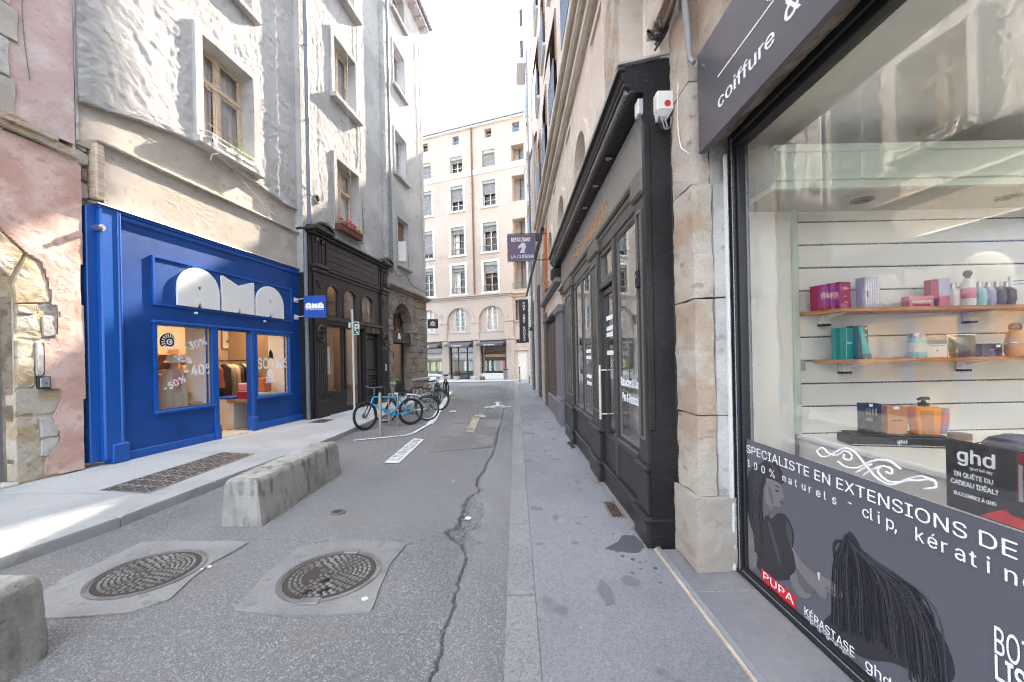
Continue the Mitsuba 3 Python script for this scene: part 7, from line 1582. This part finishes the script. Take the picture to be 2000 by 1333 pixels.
carton('product_box', 'dark red box behind the low pink box', 2.82, 2.87, S1, S1 + .19, 'm_crimson_box', .05, 2.66, [(.2, .8, .05, .3, 'm_navy')])
carton('product_box', 'pale pink carton right of the dark red box', 2.873, 2.95, S1, S1 + .20, 'm_lavender_box', .05, 2.66, [(.0, 1, .0, .42, 'm_pink_box')])
def bottle(key, label, x, y, prof, mat, extra=(), cat='bottle', z=S1):
    k = thing(key, label, cat)
    put(k + '__body', lathe(prof, 20, (x, y, z)), mat, 45)
    for nm, p, m in extra: put(k + '__' + nm, lathe(p, 20, (x, y, z)), m, 45)
    return k
bottle('product_bottle', 'pale pink bottle with a wooden ball stopper on the upper shelf', 3.02, 2.62, [(.001, 0), (.034, 0), (.036, .01), (.036, .15), (.022, .17), (.022, .185)], 'm_off_white', [('stopper', [(.012, .18), (.012, .195), (.022, .21), (.022, .225), (.012, .238), (.001, .24)], 'm_coat_brown'), ('label', [(.0365, .05), (.0365, .12)], 'm_pink_box')])
for i, (x, c) in enumerate(((2.97, 'm_off_white'), (3.10, 'm_aqua'), (3.16, 'm_lavender_box'), (3.215, 'm_mid_grey'), (3.28, 'm_taupe'))):
    bottle('glass_bottle', ['slim pale bottle behind the pink bottle', 'pale aqua bottle right of the pink bottle', 'lavender bottle on the upper shelf', 'dark grey bottle on the upper shelf', 'taupe jar with silver lid at the right of the upper shelf'][i], x, 2.66 if i < 1 else 2.62, [(.001, 0), (.026 + .004 * (i > 2), 0), (.032 + .008 * (i > 2), .04), (.030 + .008 * (i > 2), .10), (.014, .125), (.014, .14)], c, [('cap', [(.016, .125), (.017, .16), (.001, .165)], 'm_steel')])
carton('product_box', 'tilted white card at the right end of the upper shelf', 3.32, 3.44, S1, S1 + .20, 'm_off_white', .02, 2.62, [(.1, .8, .8, .84, 'm_grey'), (.1, .7, .7, .73, 'm_grey')], -.3)
carton('product_box', 'teal green box at the left of the lower shelf', 2.175, 2.285, S2, S2 + .21, 'm_teal_box', .06, 2.64, [(.45, .48, 0, 1, 'm_aqua'), (.5, .9, .5, .54, 'm_aqua')], .2)
carton('product_box', 'tall dark teal box behind the teal tube', 2.30, 2.41, S2, S2 + .225, 'm_teal_dark', .05, 2.68, [(.55, .9, .7, .74, 'm_aqua'), (.55, .8, .5, .53, 'm_aqua'), (.8, .95, .88, .95, 'm_white')])
flat('teal_dark', (.0, .07, .07), .35)
k = thing('product_tube', 'slim bright teal tube standing before the dark teal box', 'tube')
put(k + '__body', hull(None, [(2.345 + .022 * math.cos(a), 2.62 + .018 * math.sin(a), S2 + .03) for a in np.arange(0, 6.28, .5)] + [(2.315, 2.62, S2 + .215), (2.295, 2.625, S2 + .215)]), 'm_teal_bright'); put(k + '__cap', lathe([(.001, 0), (.023, 0), (.023, .032), (.001, .034)], 16, (2.345, 2.62, S2)), 'm_teal_dark', 40)
flat('teal_bright', (.0, .34, .34), .3)
bottle('product_jar', 'pale aqua jar with a silver lid on the lower shelf', 2.675, 2.62, [(.001, 0), (.038, 0), (.044, .02), (.045, .11), (.040, .135)], 'm_aqua', [('lid', [(.041, .135), (.043, .14), (.043, .162), (.001, .165)], 'm_steel'), ('label', [(.0455, .04), (.0455, .10)], 'm_off_white')], 'jar', S2)
carton('product_box', 'low white box right of the aqua jar', 2.74, 2.875, S2, S2 + .088, 'm_off_white', .05, 2.62, [(.1, .9, .85, .9, 'm_grey'), (.48, .55, .45, .6, 'm_grey')])
k = thing('foil_pouch', 'silver and bronze foil pouch on the lower shelf', 'pouch')
sx, sz = np.meshgrid(np.linspace(0, 1, 16), np.linspace(0, 1, 12), indexing='ij')
pf = .03 * np.sin(np.pi * sx)**.6 * np.sin(np.pi * sz)**.7 + .004 * meshkit.noise(np.stack([sx * 9, sz * 9, sx * 0], -1), 3)
i, j = np.meshgrid(np.arange(15), np.arange(11), indexing='ij'); q = tri(np.stack([i * 12 + j, (i + 1) * 12 + j, (i + 1) * 12 + j + 1, i * 12 + j + 1], -1).reshape(-1, 4))
put(k + '__front', [(np.stack([2.905 + .19 * sx, 2.65 - pf, S2 + .148 * sz], -1).reshape(-1, 3), q), (np.stack([2.905 + .19 * sx, 2.65 + pf, S2 + .148 * sz], -1).reshape(-1, 3), q[:, ::-1])], 'm_gold_foil', True)
put(k + '__clear_band', [bx(W, 2.905, 2.925, -2.645, -2.655, S2, S2 + .15), bx(W, 2.905, 3.095, -2.645, -2.655, S2 + .14, S2 + .152)], 'm_white_paint')
carton('product_box', 'low navy box with a white sticker on the lower shelf', 3.105, 3.24, S2, S2 + .085, 'm_navy', .05, 2.62, [(.7, .9, .7, .88, 'm_white'), (.4, .6, .5, .56, 'm_lavender_box')])
bottle('product_bottle', 'peach bottle with a curled stopper at the right of the lower shelf', 3.325, 2.62, [(.001, 0), (.045, 0), (.05, .03), (.05, .09), (.042, .12), (.04, .16), (.02, .17)], 'm_peach', [('stopper', [(.02, .165), (.03, .18), (.03, .20), (.02, .215), (.001, .22)], 'm_coat_brown'), ('ring', [(.051, .085), (.051, .092)], 'm_steel')], 'bottle', S2)
# counter display
k = thing('display_stand', 'black display stand on the salon counter with white lettering', 'stand')
D = Fr((2.05, 2.44), (.97, -.243), (-.243, -.97))
put(k + '__tray', [cbx(D, 0, .50, -.12, .05, 1.032, 1.088, .006), cbx(D, .02, .48, -.11, .03, 1.088, 1.10, .004)], 'm_black')
put(k + '__silver_line', bx(D, 0, .50, .05, .0515, 1.038, 1.044), 'm_silver_paint')
put(k + '__lettering', text(D, .225, 1.055, .0505, 'ghd', .020, .001, True), 'm_lettering')
def on_stand(key, label, s0, s1, h, mat, st):
    k = thing(key, label, 'box')
    put(k + '__body', cbx(D, s0, s1, -.07, -.0, 1.10, 1.10 + h, .002), mat)
    for a, e, q0, q1, m in st: put(k + '__print', bx(D, s0 + a * (s1 - s0), s0 + e * (s1 - s0), 0, .0008, 1.10 + q0 * h, 1.10 + q1 * h), m)
on_stand('product_box', 'black box with pale print on the black stand', .09, .18, .18, 'm_black', [(.1, .2, .62, .84, 'm_gold_foil'), (.28, .38, .62, .84, 'm_gold_foil'), (.46, .56, .62, .84, 'm_gold_foil'), (.64, .74, .62, .84, 'm_gold_foil'), (.1, .5, .42, .52, 'm_gold_foil'), (.3, .5, .9, 1, 'm_white')])
on_stand('product_box', 'copper coloured box on the black stand', .21, .31, .165, 'm_copper_box', [(.25, .7, .6, .8, 'm_gold'), (.2, .75, .48, .52, 'm_coat_brown'), (.3, .6, .9, 1, 'm_white')])
k = thing('pump_bottle', 'amber faceted bottle with a black pump on the black stand', 'bottle')
p0 = D.at(.41, -.035, 1.10)
put(k + '__body', hull(D, [(.365, -.075, 1.10), (.365, .0, 1.10), (.465, .0, 1.10), (.465, -.075, 1.10), (.345, -.085, 1.255), (.345, .01, 1.255), (.47, .01, 1.255), (.47, -.085, 1.255), (.36, -.07, 1.265), (.36, -.005, 1.265), (.455, -.005, 1.265), (.455, -.07, 1.265)]), 'm_amber')
put(k + '__facet', hull(D, [(.385, .0, 1.102), (.44, .0, 1.102), (.365, .012, 1.245), (.43, .012, 1.245), (.385, .003, 1.102), (.43, .0115, 1.24)]), 'm_copper_box')
put(k + '__pump', [lathe([(.025, .165), (.025, .185), (.01, .188), (.01, .20), (.001, .2)], 14, tuple(p0)), tube([D.at(.38, -.03, 1.305), D.at(.40, -.035, 1.312), D.at(.44, -.04, 1.31)], .009, 8)], 'm_black', 40)
k = thing('clear_tube', 'clear plastic tube with red print behind the amber bottle', 'tube'); p1 = D.at(.51, -.05, 1.10)
put(k + '__body', lathe([(.001, 0), (.02, 0), (.028, .05), (.03, .15), (.001, .152)], 16, tuple(p1)), 'm_lavender_box', 40); put(k + '__label', lathe([(.0285, .05), (.0305, .12)], 16, tuple(p1)), 'm_pink_box', 40)
k = thing('amber_pot', 'round amber pot with a dark lid in front of the black stand', 'jar'); p2 = (2.54, 2.26, 1.034)
put(k + '__body', lathe([(.001, -.11 + .11), (.03, 0), (.045, .02), (.048, .055), (.001, .056)], 18, p2), 'm_amber', 40); put(k + '__lid', lathe([(.049, .056), (.049, .088), (.001, .09)], 18, p2), 'm_coat_brown', 40)
k = thing('cloth_hat', 'dark blue cloth cap lying on the salon counter', 'hat')
put(k + '__crown', blob(W, [(1.035, .12, .10, .04), (1.07, .12, .10, .04), (1.10, .10, .08, .05), (1.12, .05, .04, .06)], 2.72, -2.2, 20, .04, 5), 'm_navy', 40)
put(k + '__brim', hull(W, [(2.52, -2.14, 1.055), (2.54, -2.06, 1.05), (2.66, -2.08, 1.05), (2.66, -2.2, 1.06), (2.54, -2.2, 1.065), (2.60, -2.08, 1.045), (2.6, -2.18, 1.075)]), 'm_navy')
c = curve([(2.56, 2.24, 1.06), (2.60, 2.14, 1.10), (2.66, 2.02, 1.06), (2.72, 1.92, 1.08)])
put('thin_cable', tube(c, .003, 6), 'm_black', True, label='thin black wire lying on the salon counter', cat='cable')
# ================================================================ things in the street
# ---- bicycles
def bicycle(label, rear, front, R, paint, rim, steer=0.0, lean=0.0, saddle_z=.95, rack=False, mud=False, basket=False, bar=.62, tw=.022):
    k = thing('bicycle', label, 'bicycle', 'bicycles parked in the bay')
    r0, f0 = np.array(rear, float), np.array(front, float)
    d = (f0 - r0); wb = np.linalg.norm(d); d /= wb; nrm = np.array([-d[1], d[0]])
    def P(x, z, y=0.0):
        q = r0 + d * x + nrm * (y + lean * z)
        return np.array([q[0], q[1], z])
    cs, sn = math.cos(steer), math.sin(steer)
    # head axis: steer turns the front about it
    hx, hz = wb - .21, .62
    def Fp(x, z, y=0.0):          # a point of the steered front
        u = x - (wb - .10)
        return P(wb - .10 + u * cs - y * sn, z, u * sn + y * cs)
    def wheel(pf, cx, name):
        w = put(k + '__' + name, tube(np.array([pf(cx + (R - tw) * math.cos(a), R + (R - tw) * math.sin(a)) for a in np.arange(0, 6.28, .157)]), tw, 8, True), 'm_rubber', True)
        put(w + '__rim', tube(np.array([pf(cx + (R - tw * 2.1) * math.cos(a), R + (R - tw * 2.1) * math.sin(a)) for a in np.arange(0, 6.28, .157)]), .010, 6, True), rim, True)
        sp = []
        for i in range(28):
            a = i * 6.2832 / 28; o = .25 * (1 if i % 2 else -1); e = .022 * (1 if i % 4 < 2 else -1)
            sp.append(tube([pf(cx + .02 * math.cos(a + o * 3), R + .02 * math.sin(a + o * 3), e), pf(cx + (R - tw * 2) * math.cos(a), R + (R - tw * 2) * math.sin(a))], .0016, 3, caps=False))
        put(w + '__spokes', sp, 'm_steel', kind='stuff')
        put(w + '__hub', [tube([pf(cx, R, -.05), pf(cx, R, .05)], .022, 8), tube([pf(cx, R, -.02), pf(cx, R, -.023)], .07, 16)], 'm_mid_grey', True)
        return w
    wheel(P, 0, 'wheel'); wheel(Fp, wb, 'wheel')
    bb = (.43, .29); st = (.27, .70); hd = (wb - .22, .76); hl = (wb - .16, .60)
    put(k + '__frame', [tube([P(*bb), P(*hl)], [.024, .026], 10), tube([P(*st), P(*hd)], [.018, .022], 10), tube([P(*bb), P(st[0] - .015, st[1] + .05)], .018, 10), tube([P(*hd), P(*hl)], .024, 10)] +
        [tube([P(bb[0], bb[1], s * .03), P(.0, R, s * .06)], .012, 8) for s in (-1, 1)] + [tube([P(st[0], st[1] - .06, s * .02), P(.0, R, s * .06)], .010, 8) for s in (-1, 1)], paint, True)
    fk = [tube([P(wb - .225, .79), P(wb - .14, .54)], .02, 8), tube([Fp(wb - .155, .60, -.055), Fp(wb - .155, .60, .055)], .02, 8)]
    for s in (-1, 1): fk.append(tube([Fp(wb - .155, .61, s * .055), Fp(wb - .07, .45, s * .058), Fp(wb, R, s * .06)], [.02, .018, .013], 8))
    put(k + '__fork', fk, 'm_coat_black', True)
    hb = (wb - .25, .97)
    put(k + '__handlebar', [tube([P(wb - .235, .80), P(*hb)], .016, 8), tube(curve([Fp(hb[0] - .06, hb[1] + .03, -bar / 2), Fp(hb[0] + .02, hb[1] + .015, -bar / 4), Fp(hb[0] + .05, hb[1], 0), Fp(hb[0] + .02, hb[1] + .015, bar / 4), Fp(hb[0] - .06, hb[1] + .03, bar / 2)]), .012, 8)], 'm_mid_grey', True)
    put(k + '__grip', [tube([Fp(hb[0] - .06, hb[1] + .03, s * bar / 2), Fp(hb[0] - .02, hb[1] + .022, s * (bar / 2 - .11))], .017, 8) for s in (-1, 1)], 'm_rubber', True)
    put(k + '__brake_cable', tube(curve([Fp(hb[0] - .02, hb[1] + .03, .2), Fp(hb[0] + .14, hb[1] + .03, .05), P(wb - .18, .74, .03)]), .003, 5), 'm_black', True)
    if saddle_z:
        put(k + '__seat_post', tube([P(st[0], st[1]), P(st[0] - .05, saddle_z - .03)], .013, 8), 'm_steel', True)
        sx = st[0] - .06
        put(k + '__saddle', hull(None, [P(sx + .16, saddle_z, 0), P(sx + .15, saddle_z - .03, .015), P(sx + .15, saddle_z - .03, -.015), P(sx - .02, saddle_z + .01, .03), P(sx - .02, saddle_z + .01, -.03), P(sx - .11, saddle_z + .025, .075), P(sx - .11, saddle_z + .025, -.075), P(sx - .12, saddle_z - .01, .07), P(sx - .12, saddle_z - .01, -.07), P(sx, saddle_z - .04, .02), P(sx, saddle_z - .04, -.02)]), 'm_rubber')
    put(k + '__crank', [tube(np.array([P(bb[0] + .085 * math.cos(a), bb[1] + .085 * math.sin(a), .045) for a in np.arange(0, 6.28, .3)]), .007, 6, True), tube([P(*bb, .05), P(bb[0] + .12, bb[1] - .12, .06)], .010, 6), tube([P(*bb, -.05), P(bb[0] - .12, bb[1] + .12, -.06)], .010, 6), tube([P(bb[0] + .12, bb[1] - .12, .06), P(bb[0] + .12, bb[1] - .12, .15)], .015, 6), tube([P(bb[0] - .12, bb[1] + .12, -.06), P(bb[0] - .12, bb[1] + .12, -.15)], .015, 6)], 'm_mid_grey', True)
    put(k + '__chain', [tube([P(bb[0], bb[1] + .085, .045), P(0, R + .03, .045)], .005, 5), tube([P(bb[0], bb[1] - .085, .045), P(0, R - .04, .045)], .005, 5)], 'm_black', True)
    if mud:
        for pf, cx in ((P, 0), (Fp, wb)):
            put(k + '__mudguard', tube(np.array([pf(cx + (R + .025) * math.cos(a), R + (R + .025) * math.sin(a)) for a in np.arange(.6, 3.0, .15)]), .018, 6), 'm_coat_black', True)
    if rack:
        put(k + '__rack', [tube([P(-.22, .72, s * .06), P(.22, .72, s * .06)], .008, 6) for s in (-1, 1)] + [tube([P(-.15, .72, s * .06), P(0, R, s * .06)], .007, 6) for s in (-1, 1)] + [tube([P(x, .72, -.06), P(x, .72, .06)], .006, 5) for x in (-.2, -.05, .1)], 'm_mid_grey', True)
    if basket:
        put(k + '__basket', [tube([Fp(wb + .02, .72 + .06 * q, -.16), Fp(wb + .25, .72 + .06 * q, -.16), Fp(wb + .25, .72 + .06 * q, .16), Fp(wb + .02, .72 + .06 * q, .16)], .005, 4) for q in range(5)], 'm_black')
    return k
bl = bicycle('bright blue mountain bicycle at the near end of the parking bay', (-2.55, 9.93), (-3.47, 9.28), .335, 'm_bike_blue', 'm_black', steer=.38, lean=-.06, saddle_z=.80, tw=.028, bar=.70)
bicycle('silver bicycle with a rear rack just behind the bright blue one', (-2.28, 10.55), (-3.33, 10.35), .32, 'm_silver_paint', 'm_steel', steer=-.25, lean=.05, saddle_z=.90, rack=True, mud=True)
bicycle('black bicycle further along the parking bay', (-2.35, 12.6), (-3.3, 12.2), .33, 'm_coat_black', 'm_mid_grey', steer=.2, lean=.05, rack=True, mud=True, basket=True)
bicycle('dark green bicycle seen nearly end on in the parking bay', (-2.68, 14.5), (-2.98, 15.5), .33, 'm_teal_dark', 'm_black', steer=.1, mud=True, rack=True)
bicycle('dark bicycle at the far end of the parking bay', (-2.75, 16.8), (-3.05, 17.8), .33, 'm_coat_black', 'm_black', mud=True)
# ---- rack hoops, post, sign pole
for i, (x, y) in enumerate(((-2.83, 9.75), (-2.70, 11.7), (-2.78, 13.6))):
    k = thing('bicycle_stand', ['galvanised hoop the bright blue bicycle leans on', 'galvanised hoop beyond the silver bicycle', 'third galvanised hoop in the bay'][i], 'bicycle stand', 'bicycle stands in the bay')
    put(k + '__hoop', tube(curve([(x, y, .0), (x, y, .70), (x - .05, y + .02, .78), (x - .20, y + .08, .78), (x - .25, y + .10, .70), (x - .25, y + .10, 0)]), .024, 10), 'm_galvanised', True)
    put(k + '__crossbar', tube([(x, y, .40), (x - .25, y + .10, .40)], .018, 8), 'm_galvanised', True)
    put(k + '__foot', [lathe([(.05, .005), (.05, .02), (.026, .022)], 12, (x, y, 0)), lathe([(.05, .005), (.05, .02), (.026, .022)], 12, (x - .25, y + .10, 0))], 'm_iron')
k = thing('steel_post', 'grey steel post standing at the near corner of the bicycle bay', 'bollard')
put(k + '__post', lathe([(.034, .0), (.034, .90), (.028, .925), (.001, .935)], 16, (-2.85, 8.51, 0)), 'm_galvanised', 50)
put(k + '__foot', lathe([(.06, .0), (.058, .02), (.036, .05)], 16, (-2.85, 8.51, 0)), 'm_patch', 50)
k = thing('parking_sign', 'slim pole with a small green parking sign on the left pavement', 'street sign')
put(k + '__pole', tube([(-4.755, 11.9, .09), (-4.765, 11.9, 3.18)], .028, 12), 'm_white_paint', True)
Q = Fr((0, 11.86), (1, 0), (0, -1))
put(k + '__plate', prism(Q, sbox(-4.735, 2.41, -4.545, 2.80).buffer(-.02).buffer(.02), -.008, .006), 'm_green_sign')
put(k + '__border', prism(Q, sbox(-4.735, 2.41, -4.545, 2.80).buffer(-.02).buffer(.02).difference(sbox(-4.72, 2.425, -4.56, 2.785).buffer(-.02).buffer(.02)), .006, .009), 'm_lettering')
put(k + '__lettering', [text(Q, -4.70, 2.53, .006, 'P', .19, .003, True), bx(Q, -4.64, -4.59, .006, .009, 2.46, 2.50)], 'm_lettering')
put(k + '__back_plate', cbx(Q, -4.87, -4.80, -.01, .0, 2.62, 2.78, .003), 'm_off_white')
put(k + '__bracket', [bx(Q, -4.80, -4.735, -.02, .0, z, z + .02) for z in (2.48, 2.72)], 'm_steel')
put(k + '__sticker', [lathe([(.0295, 0), (.0295, .09)], 12, (-4.758, 11.9, 1.55)), lathe([(.0295, 0), (.0295, .06)], 12, (-4.758, 11.9, 1.42))], 'm_lettering_grey')
